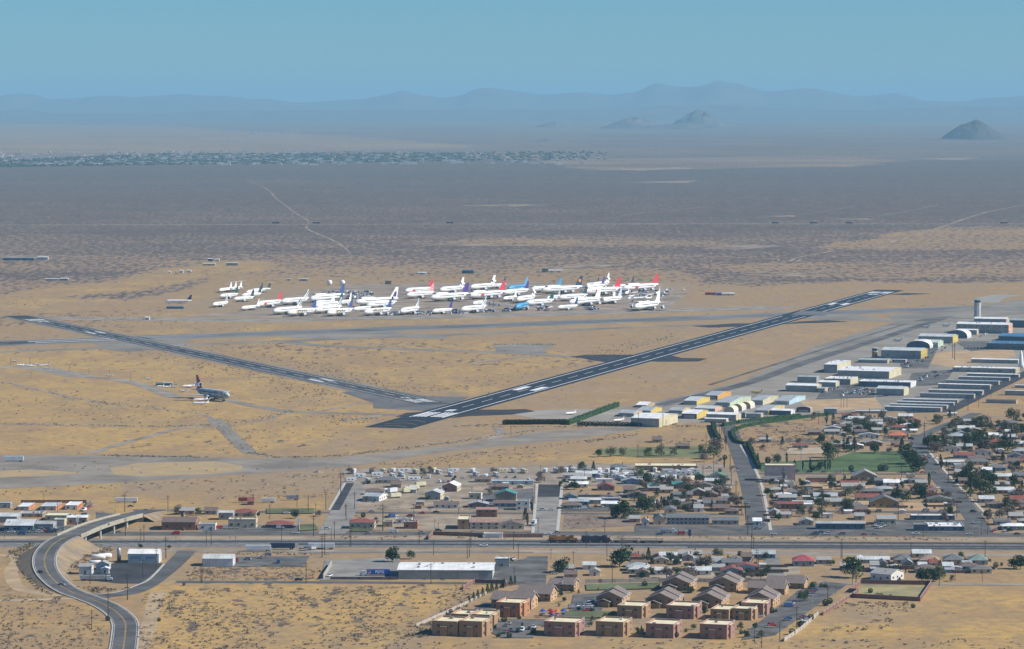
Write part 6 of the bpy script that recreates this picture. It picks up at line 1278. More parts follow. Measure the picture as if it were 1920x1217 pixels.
def car(x, y, kind=None, col=None, ang=0, loc=None, grp="cars parked around the town and airfield", label=None):
    kind = kind or rt.choice(["sedan", "suv", "sedan", "pickup", "van", "suv"]); col = col or rt.choice(["white", "white", "silver", "black", "blue", "red", "grey", "silver", "tan"])
    if kind not in CT: CT[kind] = car_proto(kind)
    root = obj("car" if kind != "pickup" else "pickup_truck", None, None, (loc if loc is not None else P(x, y))+Vector((0, 0, .3)), R(ang)+rt.uniform(-.04, .04))
    b = obj("body", CT[kind][0], root); obj("windows", CT[kind][1], root)
    if col != "white": set_mat(b, CP[col])
    if label: tag(root, label, "car", grp)
    else: auto(root, f"{col} {kind}" if kind != "suv" else f"{col} estate car", "pickup" if kind == "pickup" else "car", grp, root.location)
    BOXES.append((root.location.x-2, root.location.y-1, 0, 4, 2)); return root
def row(x0, y0, x1, y1, n, ang, skip=.12):
    a, b = P(x0, y0), P(x1, y1)
    for i in range(n):
        if rt.random() < skip: continue
        car(0, 0, ang=ang+rt.choice([0, 180]), loc=a+(b-a)*((i+.5)/n))
for r_ in [(1573,742,1622,729,13,70),(1578,744,1628,731,12,70),(1612,741,1642,734,8,70),(1720,714,1752,697,12,75),(1724,716,1756,698,11,75),(1752,708,1786,697,10,75),(1695,685,1742,671,11,75),(1700,690,1732,678,8,75),(1806,655,1915,653,18,88),(1746,664,1768,650,6,70),(1826,638,1852,626,7,70),(1645,744,1672,742,6,88),(1541,738,1572,728,8,70),(1764,660,1790,640,5,70),(1700,652,1712,645,3,70),(1680,676,1700,668,4,70),
           (948,1058,962,1050,5,30),(1164,1138,1176,1128,4,15),(1100,1148,1112,1132,6,15),(1096,1143,1108,1127,5,15),(1072,1142,1090,1136,4,20),(940,1180,958,1170,3,80),(968,1187,1004,1178,5,80),(944,1189,960,1184,3,80),(1420,1160,1440,1148,3,15),(1470,1170,1480,1160,3,20),(1440,1180,1450,1172,2,20),(1515,1120,1532,1103,5,20),(1500,1163,1512,1155,3,20),(1478,1140,1484,1132,3,15),(1500,1172,1520,1160,3,20),(908,1165,930,1152,3,60),(880,1160,900,1145,2,60),
           (1640,988,1666,980,8,80),(1645,992,1668,985,6,80),(1540,990,1620,990,6,5),(1418,995,1446,972,7,10),(1815,990,1838,977,4,25),(1860,998,1880,990,4,80),(1880,998,1918,992,5,80),(1136,929,1205,928,6,80),(1085,929,1105,929,2,0),(1112,945,1126,938,3,50),(1064,956,1110,955,4,0),(1130,952,1160,950,4,20),(2,1000,120,998,9,0),(60,996,120,994,5,0),(135,980,162,966,7,60),(155,960,175,948,4,70),(1240,905,1300,902,6,60),(1258,880,1400,878,3,10),(1345,870,1352,862,3,90),(985,905,1000,900,4,80),(722,972,745,969,3,30),(765,970,776,968,2,0),(385,993,480,991,6,10),(520,992,552,990,3,10),(555,1034,588,1031,4,20),(600,1030,606,1028,2,20),(700,898,990,896,18,85),(680,908,720,905,5,80),(820,906,870,903,6,80),(1010,958,1040,957,2,0),(1800,905,1812,898,3,70),(1730,862,1750,858,2,70),(1830,897,1852,899,3,0),(1230,1040,1236,1050,2,0),(1205,1050,1240,1048,4,10),(1345,1062,1360,1060,2,10),(1500,983,1640,986,4,0),(1600,825,1720,825,5,0),(1450,886,1640,887,7,0),(1700,887,1760,888,3,0),(1450,962,1700,960,7,0),(1720,960,1900,962,6,0),(1450,920,1560,921,4,0)]:
    row(*r_)
for x, y, k, c, a in [(907,1025,"pickup","white",0),(555,1001,"sedan","white",5),(613,993,"suv","white",0),(93,1000,"pickup","black",0),(274,959,"sedan","black",15),(245,951,"sedan","black",5),(538,964,"sedan","white",0),(818,962,"sedan","black",0),(822,997,"suv","black",0),(697,961,"sedan","silver",0),(560,1090,"suv","black",0),(1380,1085-200,"sedan","white",0),
    (1368,811,"sedan","grey",-70),(1400,945,"suv","white",0),(1717,1003,"pickup","white",0),(1907,1003,"sedan","black",0),(1782,893,"sedan","grey",0),(1734,855,"sedan","white",70),(1755,860,"sedan","white",60),(1343,792-4,"sedan","blue",0),(1350,790,"pickup","white",0),(1840,742,"sedan","white",72),(1668,716-0,"sedan","black",0),(690,1002,"sedan","silver",0),(1045,1000,"sedan","grey",0),(1450,1003,"sedan","white",0),(1530,1002,"suv","black",0),(1620,1004,"sedan","red",0),(130,1003,"sedan","white",0),(790,1001,"pickup","silver",0),(618,1084-2,"pickup","white",70),(1040,1068+9,"sedan","silver",0)]:
    car(x, y, k, c, a)
for lab, x, y, c, a, z in (("black car climbing the left curve of the ramp road", 76, 1074, "black", -60, 2.6), ("silver car at the foot of the curved ramp road", 116, 1098, "silver", -30, .9), ("dark blue car crossing the overpass deck", 200, 985, "blue", 25, 8.1)):
    q = car(0, 0, "sedan", c, a, loc=P(x, y, z), label=lab)
for i in range(16): car(rt.uniform(20, 1900), rt.choice([999.6, 1003.2]), ang=rt.choice([0, 180]), grp="cars driving on the highway")
for i in range(40):
    x, y = rt.choice([(rt.uniform(1075, 1385), rt.uniform(890, 960)), (rt.uniform(1440, 1780), rt.uniform(900, 975)), (rt.uniform(660, 1000), rt.uniform(905, 990)), (rt.uniform(1195, 1440), rt.uniform(1046, 1084)), (rt.uniform(440, 600), rt.uniform(1038, 1060))])
    if not in_box(P(x, y), 3): car(x, y, ang=rt.uniform(0, 180))
# trucks, trailers, containers, campers
def boxy(name, parts_, loc, rz, label, cat, group=None):
    """parts_: (part name, list of boxes (x0,x1,y0,y1,z0,z1,mat), wheels [(x,r)])"""
    root = obj(name, None, None, loc, R(rz)); 
    for pn, bx, wh_ in parts_:
        mb = MB()
        for b in bx: mb.box(*b[:6], b[6], bottom=True)
        for wx, wr, wy in wh_: 
            for s in (-1, 1): mb.tube([(wx, s*wy-.15, wr), (wx, s*wy+.15, wr)], [wr]*2, M_tyre, 8)
        mb.build(pn, root)
    if label: tag(root, label, cat, group)
    else: auto(root, name.replace("_", " "), cat, group, loc)
    BOXES.append((root.location.x-3, root.location.y-3, 0, 8, 4)); return root
def trailer(x0, x1, y, m, label, rz=0, L=None, cab=None, sign=None, h=2.9):
    k = mpp(y); L = L or (x1-x0)*k; c = P((x0+x1)/2, y)+Vector((0, 0, .05))
    pr = [("box", [(-L/2, L/2, -1.28, 1.28, 1.15, 1.15+h, m)], []), ("chassis", [(-L/2+.5, L/2-.5, -.5, .5, .85, 1.12, M_tyre)], [(L/2-1.5, .5, 1.05), (L/2-2.8, .5, 1.05)] if cab != "right" else [(-L/2+1.5, .5, 1.05), (-L/2+2.8, .5, 1.05)]), ("landing_leg", [(-L/2+2.4, -L/2+2.7, -1, -.8, 0, .9, M_silver), (-L/2+2.4, -L/2+2.7, .8, 1, 0, .9, M_silver)], [])]
    if cab: s = -1 if cab == "left" else 1; e = s*(L/2+1); cm = mat("truck_cab", (.55, .58, .58), .4, .05, 1); pr.append(("cab", [tuple([min(e, e+s*2.2), max(e, e+s*2.2), -1.2, 1.2, .7, 3.3, cm]), (min(e+s*2.2, e+s*3.4), max(e+s*2.2, e+s*3.4), -1.1, 1.1, .6, 1.9, cm)], [(e+s*2.8, .5, 1.05), (e-s*.5, .5, 1.05)])); pr.append(("windshield", [(min(e+s*2.21, e+s*2.26), max(e+s*2.21, e+s*2.26), -1.05, 1.05, 2.1, 3.1, GLASS)], []))
    return boxy("semi_trailer" if not cab else "semi_truck", pr, c, rz, label, "truck" if cab else "trailer")
M_tw = mat("trailer_white", (.66, .68, .68), .5, .06, .3); M_tn = mat("trailer_navy", (.03, .05, .10), .5, .1, .3); M_pb = mat("trailer_blue", (.02, .10, .42), .4, .05, .3); M_ct = mat("container_cream", (.66, .62, .42), .6, .06, .3); M_rd = mat("container_red", (.30, .06, .05), .6, .1, .3)
pt = trailer(688, 731, 1080, M_pb, "blue semi truck lettered PEPSI parked beside the long warehouse", cab="left")
o = obj("lettering", text_mesh("PEPSI", 2.5, M_paint, bold=.06), pt, (.8, -1.36, 2.55)); o.rotation_euler = (R(90), 0, 0)
mb = MB(); mb.tube([(-5.5, -1.33, 2.6), (-5.5, -1.37, 2.6)], [1.0, 1.0], M_paint, 16); mb.build("round_logo", pt)
mb = MB(); mb.tube([(-5.5, -1.38, 2.78), (-5.5, -1.40, 2.78)], [.72, .72], CP["red"], 12); mb.build("round_logo", pt)
trailer(461, 508, 1034, M_tw, "white trailer left of the navy trailer by the tracks"); trailer(507, 553, 1030, M_tn, "navy blue trailer parked between two white trailers")
trailer(578, 627, 1030, M_tw, "white trailer standing alone right of the navy trailer"); trailer(216, 258, 943, M_tw, "pale trailer alone on the dirt road behind the overpass", h=2.6)
trailer(447, 475, 942, M_rd, "small red trailer in the dirt field", h=2.4); trailer(490, 516, 943, M_tw, "white striped trailer in the dirt field", h=2.4); trailer(537, 561, 938, mat("trailer_grey", (.33, .36, .38), .6), "grey trailer farthest right in the dirt field", h=2.6)
trailer(150, 197, 1089, M_silver, "long silver tanker trailer with truck in the fuel yard", cab="right", h=2.2); trailer(8, 44, 866, M_tw, "white covered trailer at the left end of the old apron", h=3.4)
q = trailer(998, 1005, 0 or 985, M_tw, "blue and white lorry parked in the short wide street", rz=82, L=6.5, cab="left", h=2.6)
trailer(1236, 1258, 1000, M_silver, "grey tipper truck driving along the highway", cab="right", L=6.5, h=1.7)
trailer(728, 744, 925, M_tw, "short white trailer behind the blue and white shop", rz=55, L=9)
for i, (x0, x1, y) in enumerate([(733,750,934),(757,773,925),(768,784,919),(780,797,913)]): trailer(x0, x1, y, M_ct, ["nearest", "second", "third", "farthest"][i]+" cream container in the slanting container row", rz=32, L=8.5, h=2.6)
for i, x in enumerate((517, 593, 843, 1453, 1525, 1592, 1882)): q = trailer(x-10, x+10, 419.6, M_tn, ["leftmost", "second", "third", "fourth", "fifth", "sixth", "rightmost"][i]+" dark truck on the far desert highway", cab="left", L=17); q.scale = (.95,)*3
def camper(x, y, rz, loc=None):
    L, h = rt.uniform(6.5, 9.5), rt.uniform(2.5, 3.0); m = M_tw if rt.random() < .8 else M_ct
    c = (loc if loc is not None else P(x, y))+Vector((0, 0, .05))
    if in_box(c, 1): return
    r = boxy("camper", [("body", [(-L/2, L/2, -1.2, 1.2, .6, .6+h, m), (L/2, L/2+1.2, -1.15, 1.15, 1.6, .6+h, m)], [(-.5, .4, 1.05), (.6, .4, 1.05)]), ("window", [(-L*.3, -L*.12, -1.24, -1.2, 1.7, 2.5, GLASS)], []), ("window", [(L*.1, L*.28, -1.24, -1.2, 1.7, 2.5, GLASS)], []), ("stripe", [(-L/2-.02, L/2+.02, -1.23, 1.23, 1.15, 1.35, rt.choice([M_pb, M_wing, M_rd, M_silver]))], []), ("window", [(L/2+1.2, L/2+1.23, -.7, .7, 2.1, 2.8, GLASS)], [])], c, rz, None, "camper", "campers in the caravan parks")
    AUTO[-1] = (r, "white camper" if m is M_tw else "cream camper", *AUTO[-1][2:])
for x, y in [(663,888),(673,896),(697,887),(706,894),(719,887),(737,886),(757,886),(779,888),(813,886),(822,889),(752,893),(717,902),(775,902),(657,904),(668,904),(690,905),(735,895),(800,897),(849,886),(886,886),(892,893),(943,886),(963,886),(982,887),(1022,886),(1043,886),(1061,886),(1074,885),(845,893),(870,897),(910,897),(930,893)]: camper(x, y, rt.choice([-75, -70, 80, 15]))
n_ = 0
while n_ < 46:
    x, y = rt.uniform(1085, 1300), rt.uniform(884, 903); c = P(x, y)
    if in_box(c, 1.5): n_ += .2; continue
    camper(0, 0, rt.choice([-75, 80, 70, 0]), loc=c); n_ += 1
# desert huts and containers, white tanks
def simple(name, x0, x1, y, hpx, m, rm, label, rz=-3, d=6):
    return bld(name, label, x0, x1, y, y-hpx, d, 'gx', .8, rz, wm=m, rm=rm, win=.3, swin=False, cat=name.replace("_", " "), group="huts and containers in the desert")
for t in [("hut",5,40,488,4,NAVW,R_BLUE,"long dark blue hut at the far left of the scrub"),("hut",41,64,488,4,NAVW,R_BLUE,"second dark blue hut beside the long one"),("container",70,90,487,5,WHTW,R_WHT,"white container right of the dark huts"),("hut",380,404,498,4,W_CRM,R_CRM,"long cream hut on the desert mound"),("hut",390,399,490,5,NAVW,R_WHT,"small blue and white hut behind the cream hut"),
          ("container",403,411,489,3,WHTW,R_WHT,"tiny white container at the desert mound"),("hut",424,447,498,5,GREYW,R_PALE,"grey hut right of the cream hut"),("container",316,320,512,3,WHTW,R_WHT,"leftmost of three white boxes beside the dirt track"),("container",337,343,512,5,WHTW,R_WHT,"middle of three white boxes beside the dirt track"),("container",351,358,510,3,WHTW,R_WHT,"rightmost of three white boxes beside the dirt track"),
          ("container",561,577,527,4,GREYW,R_PALE,"grey container with a white end behind the airliners"),("hut",722,734,533,6,W_ADB,R_BRN,"brown hut behind the scrap heap"),("container",783,799,514,3,WHTW,R_WHT,"lone white container in the scrub behind the airliners"),("hut",866,888,513,6,NAVW,R_BLUE,"dark hut in the scrub behind the back row"),("hut",1016,1028,510,7,W_STU,R_LT,"tan domed hut on the pale mound"),
          ("container",1030,1040,511,4,WHTW,R_WHT,"left white container beside the tan hut"),("container",1043,1053,511,4,WHTW,R_WHT,"right white container beside the tan hut"),("container",1322,1342,553,4,M_rd,M_rd,"dark red container left of the blue one in the brown dirt"),("container",1343,1353,554,4,M_pb,M_pb,"blue container in the mixed container row"),("container",1354,1377,554,4,WHTW,R_WHT,"white containers end of the mixed row"),
          ("hut",85,110,526,3,GREYW,R_PALE,"low grey hut in the left scrub"),("hut",113,128,526,4,GREYW,R_WHT,"pale hut beside the low grey hut"),("hut",312,344,579,4,NAVW,R_BLUE,"dark green shed behind the left taxiway"),("container",272,280,600,5,WHTW,R_WHT,"small white box by the left taxiway"),("hut",292,308,724,5,NAVW,R_BLUE,"left blue hut beside the gliders"),("hut",305,322,724,6,NAVW,R_GREY,"right blue hut beside the gliders"),("container",688-150,690-145,0+526,3,GREYW,R_PALE,"small box on the track behind the boneyard")]:
    simple(*t)
def tank(x, y, r, label, z=0, m=None):
    root = obj("storage_tank", None, None, P(x, y)); mb = MB(); mb.tube([(0, 0, .6+r*.05), (0, 0, .6+r*.5), (0, 0, .6+r*1.5), (0, 0, .6+r*1.9)], [r*.6, r, r, r*.5], m or M_wht, 14); mb.build("tank", root, smooth=True); mb = MB(); mb.box(-r*.6, r*.6, -r*.6, r*.6, -.1, .7, M_silver); mb.build("stand", root); return tag(root, label, "tank")
tank(618, 535, 4, "left of two white round tanks behind the jumbo tails"); tank(642, 535, 4, "right of two white round tanks behind the jumbo tails")
def htank(x, y, L, r, label, rz=0):
    root = obj("fuel_tank", None, None, P(x, y), R(rz)); mb = MB(); mb.tube([(-L/2-r*.4, 0, r+.8), (-L/2, 0, r+.8), (L/2, 0, r+.8), (L/2+r*.4, 0, r+.8)], [r*.4, r, r, r*.4], M_wht, 14); mb.build("tank", root, smooth=True)
    for s in (-1, 1): mb = MB(); mb.box(s*L*.3-.3, s*L*.3+.3, -r*.8, r*.8, 0, .9, M_kerb); mb.build("cradle", root)
    return tag(root, label, "tank", "white tanks in the fuel yard")
htank(184, 1051, 8, 1.6, "left white tank at the back of the fuel yard"); htank(196, 1049, 8, 1.6, "right white tank at the back of the fuel yard"); htank(178, 1060, 7, 1.2, "smaller white tank in front of the back pair")
root = obj("silo", None, None, P(223, 1053)); mb = MB(); mb.tube([(0, 0, 0), (0, 0, 8), (0, 0, 9)], [1.3, 1.3, .4], M_silver, 12); mb.build("shell", root, smooth=True); tag(root, "tall silver silo beside the white garage", "silo")
# white row of gliders in the left field and small white craft
for x, y in [(27,679),(37,686),(44,687),(52,687),(60,688),(70,685),(78,687),(87,686),(88,693),(205,706),(300,726),(312,727),(326,727),(278,712)]: q = plane(x-5, x+5, y, "small", turn=rt.uniform(160, 200)); q.scale = (.55,)*3
# ------------------------------------------------------------------ train
root = None
def loco(x0, x1, y, m, label):
    L = (x1-x0)*mpp(y); c = P((x0+x1)/2, y)+Vector((0, 0, .35)); root = obj("locomotive", None, None, c, 0); h = L/2; dk = mat("loco_frame", (.03, .032, .035), .7)
    mb = MB(); mb.box(-h, h, -1.45, 1.45, 1.1, 1.7, dk, bottom=True); mb.build("frame", root)
    mb = MB(); mb.box(-h+1, h-6, -1.0, 1.0, 1.7, 4.2, m); mb.box(-h+1.5, -h+6.5, -1.35, 1.35, 3.2, 4.5, m, top=dk); mb.box(-h+9, -h+12, -.8, .8, 4.2, 4.5, dk); mb.build("hood", root)
    mb = MB(); mb.box(h-6, h-3.2, -1.45, 1.45, 1.7, 4.7, m, top=dk); mb.box(h-3.2, h-1, -.9, .9, 1.7, 3.2, m); mb.build("cab", root)
    mb = MB(); mb.box(h-5.6, h-3.9, -1.49, -1.45, 3.3, 4.1, GLASS); mb.box(h-3.2, h-3.15, -1.2, 1.2, 3.4, 4.2, GLASS); mb.build("cab_window", root)
    mb = MB(); mb.box(-3, 3, -1.3, 1.3, .4, 1.1, dk); mb.build("fuel_tank", root)
    for s in (-1, 1):
        mb = MB(); mb.box(s*h*.62-2.3, s*h*.62+2.3, -1.25, 1.25, .35, 1.0, dk)
        for k in (-1.7, 0, 1.7): mb.tube([(s*h*.62+k, -1.3, .5), (s*h*.62+k, 1.3, .5)], [.5]*2, M_tyre, 10)
        mb.build("truck", root)
    return tag(root, label, "locomotive")
loco(1026, 1085, 1018, mat("loco_orange", (.50, .22, .06), .6, .15, .5), "orange locomotive standing on the tracks beside the wall"); loco(1087, 1147, 1018, mat("loco_navy", (.06, .055, .085), .6, .15, .5), "dark navy locomotive coupled right of the orange one")
def flatcar(x0, x1, y, label):
    L = (x1-x0)*mpp(y); root = obj("rail_car", None, None, P((x0+x1)/2, y)+Vector((0, 0, .35))); h = L/2
    mb = MB(); mb.box(-h, h, -1.3, 1.3, .9, 1.3, M_tyre, bottom=True); mb.build("frame", root)
    mb = MB()
    for k in range(14): x = -h+L*(k+.5)/14; mb.box(x-.15, x+.15, -1.3, -1.15, 1.3, 2.7, M_kerb); mb.box(x-.15, x+.15, 1.15, 1.3, 1.3, 2.7, M_kerb)
    mb.box(-h, h, -1.32, -1.2, 2.6, 2.8, M_kerb); mb.box(-h, h, 1.2, 1.32, 2.6, 2.8, M_kerb); mb.build("side_rail", root)
    for s in (-1, 1): mb = MB(); mb.box(s*h*.75-1.2, s*h*.75+1.2, -1.1, 1.1, .2, .9, M_tyre); mb.build("truck", root)
    return tag(root, label, "rail car")
flatcar(1150, 1196, 1018, "empty rail car with pale side posts behind the navy locomotive"); flatcar(1199, 1244, 1018.5, "second empty rail car at the end of the short train")
# ------------------------------------------------------------------ walls, fences
def wall(pts, h, m, label, t=.25, z=0, cat="wall"):
    mb = MB(); W = [P(*p) for p in pts]
    for a, b in zip(W, W[1:]):
        d = (b-a).normalized(); n = Vector((d.y, -d.x, 0))*t/2; q = [a-n, a+n, b+n, b-n]; Z = Vector((0, 0, h)); l = Vector((0, 0, -.1))
        for i, j in ((0, 1), (1, 2), (2, 3), (3, 0)): mb.face([q[i]+l, q[j]+l, q[j]+Z, q[i]+Z], m)
        mb.face([p+Z for p in q], TRIM)
        L = (b-a).length
        for k in range(int(L/9)+1): c = a+d*min(L, k*9); mb.box(c.x-.22, c.x+.22, c.y-.22, c.y+.22, 0, h+.12, m)
    o = mb.build("wall" if cat == "wall" else "fence"); return tag(o, label, cat)
M_bw = mat("brown_block_wall", (.24, .13, .11), .9, .1, .5); M_gw = mat("grey_block_wall", (.42, .38, .33), .9, .1, .5); M_fen = mat("fence_wood", (.16, .12, .10), .9, .2, .5)
wall([(1594, 1111), (1614, 1095), (1746, 1097), (1725, 1127.5), (1600, 1121), (1608, 1112), (1594, 1111)], 2.6, M_bw, "dark red walled basin enclosure in the open field at the lower right")
sheet("dry_grass", [(1616, 1097), (1742, 1099), (1724, 1124), (1604, 1119)], mat("basin_grass", (.40, .33, .16), .95, .2, .05, col2=(.22, .21, .11)), .12)
wall([(1543, 1154), (1604, 1114)], 2.2, M_bw, "dark block wall running diagonally to the walled basin"); wall([(1470, 1203), (1500, 1183), (1535, 1152)], 2.0, M_gw, "grey block wall along the edge of the long apartment car park")
wall([(868, 1106), (890, 1093), (950, 1095), (945, 1102)], 2.4, M_bw, "dark red wall enclosure beside the young conifers"); wall([(1098, 1093), (1240, 1091), (1440, 1092)], 2.2, M_gw, "pale block wall behind the back row of gabled apartments")
wall([(803, 1012), (812, 1003), (905, 1007)], 2.6, M_bw, "brick wall beside the highway left of the canopied building"); wall([(942, 1008), (1018, 1008)], 2.6, M_bw, "brick wall beside the highway right of the canopied building")
wall([(606, 1086), (622, 1060)], 3, M_gw, "pale wall at the left edge of the truck yard"); wall([(780, 1175), (870, 1135), (915, 1112)], 1.6, M_gw, "low pale wall below the young conifers")
wall([(1586, 1062), (1620, 1066)], 1.8, M_fen, "short dark fence beside the crimson roofed house", cat="fence"); wall([(1682, 1066), (1725, 1067)], 2.0, M_bw, "brown wall in front of the railway row of houses"); wall([(1800, 1067), (1866, 1068)], 2.0, M_fen, "dark fence below the teal roofed house", cat="fence")
wall([(1681, 1068), (1690, 1092)], 1.8, M_gw, "pale wall running down to the dirt road"); wall([(620, 1087), (745, 1087)], 1.8, M_fen, "wire fence along the front of the truck yard", t=.1, cat="fence"); wall([(40, 943), (162, 943)], 2.2, M_bw, "dark red wall behind the orange walled buildings")
wall([(170, 942), (158, 958)], 2.4, M_fen, "dark slanting fence right of the orange walled buildings", cat="fence"); wall([(1320, 957), (1390, 958)], 1.6, M_fen, "fence behind the long grey motel", cat="fence"); wall([(1400, 1066), (1415, 1046)], 2, M_fen, "fence beside the street south of the railway", cat="fence")
wall([(345, 960), (345, 995)], 1.6, M_gw, "short wall behind the brown motel"); wall([(1075, 932), (1200, 932)], 1.8, NAVW, "dark blue fence behind the row of parked cars", cat="fence"); wall([(1750, 1063), (1700, 1062)], 1.5, M_fen, "low wooden fence in the railway row gardens", cat="fence")
# playground
pg = obj("playground", None, None, P(1030, 1156), R(-12)); tag(pg, "colourful playground with red, blue and orange roofs between the apartments", "playground")
for i, (x, y, c) in enumerate(((-4, 1, M_pb), (0, 3, CP["red"]), (4, 2, mat("play_orange", (.75, .22, .03), .5)), (7, 5, M_pb), (2, -2, CP["red"]))):
    mb = MB(); mb.tube([(x, y, 0), (x, y, 2.8)], [.12, .12], TC["sky"], 6); mb.box(x-1.3, x+1.3, y-1.3, y+1.3, 1.2, 1.5, M_pb); mb.build("platform", pg)
    mb = MB(); mb.tube([(x, y, 2.7), (x, y, 4.3)], [2.0, .1], c, 6); mb.build("canopy", pg)
mb = MB(); mb.face([(5, -1, 1.4), (5.8, -1, 1.4), (5.8, -4.5, .1), (5, -4.5, .1)], mat("play_orange", (.75, .22, .03))); mb.build("slide", pg)
# ------------------------------------------------------------------ poles and signs
M_pole = mat("pole_wood", (.075, .06, .05), .9, .2, 1)
PT = {}
def pole(x, yb, yt, kind="utility"):
    h = (yb-yt)*mpp(yb); root = obj({"utility": "utility_pole", "lamp": "street_lamp", "sign": "sign_pole"}[kind], None, None, P(x, yb))
    if kind not in PT:
        a = MB(); a.tube([(0, 0, -.05), (0, 0, 1)], [.022 if kind == "utility" else .014, .014 if kind == "utility" else .01], M_pole if kind == "utility" else M_silver, 6)
        b = MB()
        if kind == "utility": b.box(-.12, .12, -.008, .008, .90, .915, M_pole); b.box(-.09, .09, -.008, .008, .80, .815, M_pole)
        else: b.tube([(0, 0, .99), (.13, 0, 1.0)], [.008, .008], M_silver, 5); b.box(.11, .2, -.015, .015, .985, 1.0, M_silver)
        PT[kind] = (a.mesh("post"), b.mesh("crossarm"))
    obj("post", PT[kind][0], root); obj("crossarm" if kind == "utility" else "lamp_head", PT[kind][1], root); root.scale = (h,)*3
    auto(root, "tall wooden utility pole" if kind == "utility" else "slim metal lamp post", "pole" if kind == "utility" else "lamp post", "poles along the streets and tracks", root.location)
for x, yb, yt in [(8,1010,990),(82,942,925),(108,965,942),(234,960,925),(315,960,928),(216,972,955),(235,1005,970),(264,1017,990),(270,1016,983),(311,1047,1005),(330,1020,1004),(387,1023,993),(396,1023,988),(431,1020,1005),(442,1022,1005),(293,1062,1025),(377,1094,1060),(379,1094,1064),(268,1084,1047),(239,1125,1075),(203,1160,1111),(172,1180,1142),(169,1095,1060),
    (506,974,944),(528,1014,984),(557,952,926),(578,960,927),(592,965,943),(611,956,920),(588,1006,965),(639,930,885),(656,1026,1000),(648,968,945),(649,976,945),(604,1045,1002),(609,1040,998),(621,1013,988),(627,1010,976),(658,1025,988),(718,995,944),(776,973,945),(786,1020,992),(442,1010,1004),(574,1094,1053),(665,955,921),
    (843,892,870),(860,963,942),(880,1045,1008),(876,1048,1013),(883,1027,995),(963,1030,995),(972,1048,1018),(1009,998,970),(1134,1000,972),(1099,1027,994),(1138,1046,1015),(1096,903,878),(1013,890,872),(885,935,912),(928,930,905),(999,965,930),(1003,945,910),(815,992,973),(822,1000,980),(813,1042,1012),(808,1095,1055),(964,1095,1063),(1026,1080,1052),(1033,1048,1028),(1075,1062,1033),
    (1197,802,772),(1243,801,774),(1249,802,786),(1196,858,832),(1324,840,815),(1349,815,792),(1353,815,793),(1358,830,800),(1361,845,812),(1318,908,872),(1338,890,862),(1369,885,850),(1371,910,872),(1380,940,900),(1384,952,922),(1391,965,930),(1398,975,940),(1402,1003,965),(1410,1010,985),(1231,1016,1000),(1272,1005,990),(1367,1017,1000),(1409,1031,1000),(1413,1042,1006),(1419,1067,1028),(1422,1082,1042),(1426,1087,1058),(1351,1046,1034),(1148,1093,1055),(1166,1050,1010),
    (1468,936,875),(1500,970,940),(1541,968,912),(1581,905,878),(1643,905,885),(1684,975,940),(1690,895,870),(1733,830,790),(1745,850,808),(1778,905,872),(1789,892,873),(1766,940,915),(1794,970,940),(1840,1003,980),(1852,1003,975),(1890,985,950),(1577,1047,1013),(1579,1048,1020),(1708,1046,1016),(1847,1044,1012),(1598,1096,1066),(1605,1095,1060),(1761,1099,1066),(1791,1089,1068),(1842,1091,1070),(1731,1010,985),
    (1552,1136,1098),(1567,1115,1098),(1494,1178,1135),(1462,1203,1163),(1428,1215,1180),(1415,1205,1170),(1577,765,745),(1582,765,745),(1588,765,745),(1815,770,742),(1835,765,745),(1858,745,725),(1900,710,690),(1790,675,640),(1786,672,645),
    (20,685,670),(56,683,670),(92,690,678),(130,697,684),(167,702,690),(205,706,694),(245,714,700),(285,720,705),(327,726,713),(58,708,696),(958,818,799),(900,770,760),(1790,782,755),(1660,1088,1068),(1905,830,800),(1870,850,820),(1535,795,770),(1630,790,765)]:
    pole(x, yb, yt)
for x, yb, yt in [(1502,888,829),(1661,884,848),(1091,1132,1112),(983,1190,1170),(1056,1150,1130),(1486,1170,1150),(1510,1155,1136),(1523,1160,1122),(145,994,968),(1495,995,966),(560,995,965),(885,1000,964),(938,993,962),(957,995,961),(640,1003,985),(672,1003,985),(861,1030,1012),(1400,1003,985),(1180,1003,988),(1600,1003,988),(1300,1003,990)]: pole(x, yb, yt, "lamp")
root = obj("sign", None, None, P(1293, 1010)); mb = MB(); mb.tube([(0, 0, 0), (0, 0, 5)], [.2, .15], M_pole, 6); mb.build("post", root); mb = MB(); mb.box(-.9, .9, -.15, .15, 1.8, 6, M_tn); mb.build("panel", root); tag(root, "tall dark sign board standing beside the highway", "sign")
root = obj("sign", None, None, P(145, 997)); mb = MB(); mb.tube([(0, 0, 0), (0, 0, 9)], [.25, .2], M_wht, 6); mb.build("post", root); mb = MB(); mb.box(-1.0, 1.0, -.2, .2, 6.5, 9, M_wht); mb.build("panel", root); tag(root, "white sign tower in front of the workshops at the left", "sign")
root = obj("sign", None, None, P(561, 995)); mb = MB(); mb.tube([(0, 0, 0), (0, 0, 8)], [.2, .2], M_wht, 6); mb.build("post", root); mb = MB(); mb.box(-1.2, 1.2, -.2, .2, 6, 8.5, M_wht); mb.build("panel", root); tag(root, "white pole sign right of the filling station", "sign")
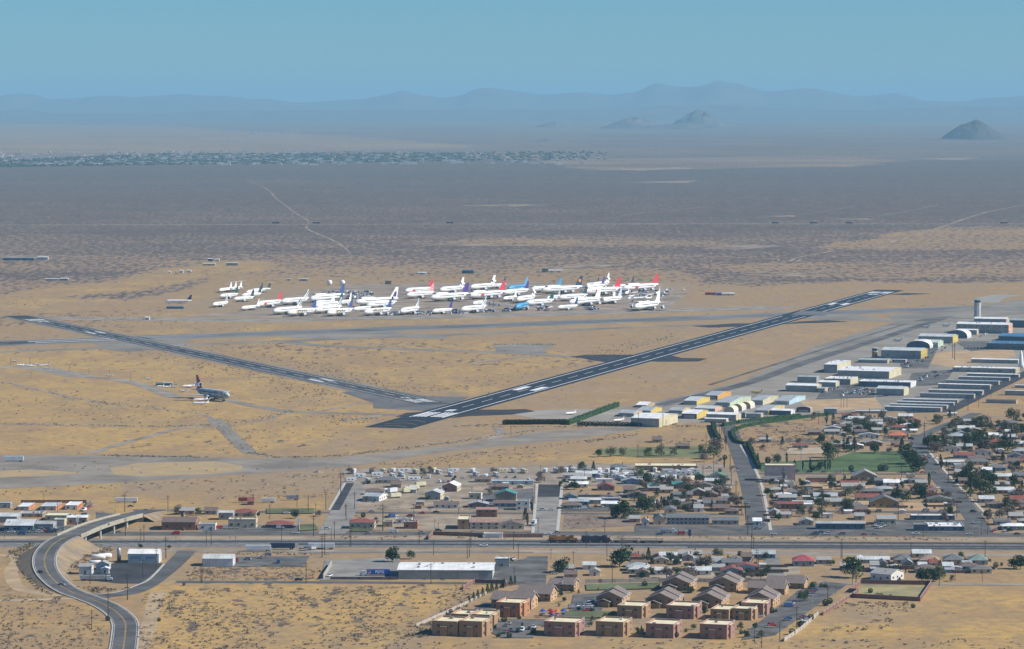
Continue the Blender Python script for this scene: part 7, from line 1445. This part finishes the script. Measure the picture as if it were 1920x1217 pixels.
# garden sheds and yard clutter
k = 0
while k < 110:
    x, y = rt.choice([(rt.uniform(1070, 1390), rt.uniform(890, 962)), (rt.uniform(1440, 1790), rt.uniform(905, 965)), (rt.uniform(1190, 1440), rt.uniform(1046, 1086)), (rt.uniform(680, 1000), rt.uniform(905, 958)), (rt.uniform(1560, 1910), rt.uniform(785, 850)), (rt.uniform(1600, 1870), rt.uniform(1050, 1080))])
    c = P(x, y); k += 1
    if in_box(c, 1.5) or in_box(c+Vector((4, 3, 0)), 1) or near_road(c, 10): continue
    nm_, wm_, rm_ = rt.choice([("white", W_WHT, R_WHT), ("tan", W_STU, R_LT), ("grey", W_GRY, R_PALE), ("brick red", W_BRK, R_BRN), ("blue", W_BLU, R_GREY)])
    bld("garden_shed", None, x, x, y, y, rt.uniform(3, 5), rt.choice(["gx", "gy", "shed"]), .8, rt.choice([-2, -2, 88]), wm=wm_, rm=rm_, win=0, door=0, cat="shed", group="garden sheds", look="small "+nm_+" garden shed", loc=c, wid=rt.uniform(3.5, 6.5), hgt=2.3)
M_yd = mat("yard_soil", (.36, .27, .19), .95, .25, .15)
for i in range(70):
    x, y = rt.choice([(rt.uniform(1070, 1380), rt.uniform(893, 958)), (rt.uniform(1450, 1780), rt.uniform(905, 960)), (rt.uniform(1195, 1430), rt.uniform(1050, 1085)), (rt.uniform(1600, 1870), rt.uniform(1050, 1080)), (rt.uniform(1760, 1900), rt.uniform(800, 880))])
    c = P(x, y)
    if near_road(c, 16) or in_box(c, 0): continue
    w_ = rt.uniform(12, 26); a = R(-2); d_ = Vector((math.cos(a), math.sin(a), 0)); 
    mb = MB(); n = Vector((0, .07, 0)); 
    for p_, q_ in ((c, c+d_*w_), (c, c+Vector((.5, rt.uniform(12, 22), 0)))):
        mb.face([p_, q_, q_+Vector((0, 0, 1.7)), p_+Vector((0, 0, 1.7))], M_fen)
        off = Vector((0, .15, 0)) if p_ is c and q_.x-c.x > 2 else Vector((.15, 0, 0))
        mb.face([q_+off, p_+off, p_+off+Vector((0, 0, 1.7)), q_+off+Vector((0, 0, 1.7))], M_fen); mb.face([p_+Vector((0, 0, 1.7)), q_+Vector((0, 0, 1.7)), q_+off+Vector((0, 0, 1.7)), p_+off+Vector((0, 0, 1.7))], M_fen)
    o = mb.build("garden_fence"); auto(o, "low brown garden fence", "fence", "garden fences of the town", c)
write_labels()
for o in S.objects:
    l = o.get("label")
    if l and len(l.split()) > 16: print("LONG", l)
from collections import Counter
print(Counter(o.name.split(".")[0] for o in S.objects if o.get("label")).most_common(14))
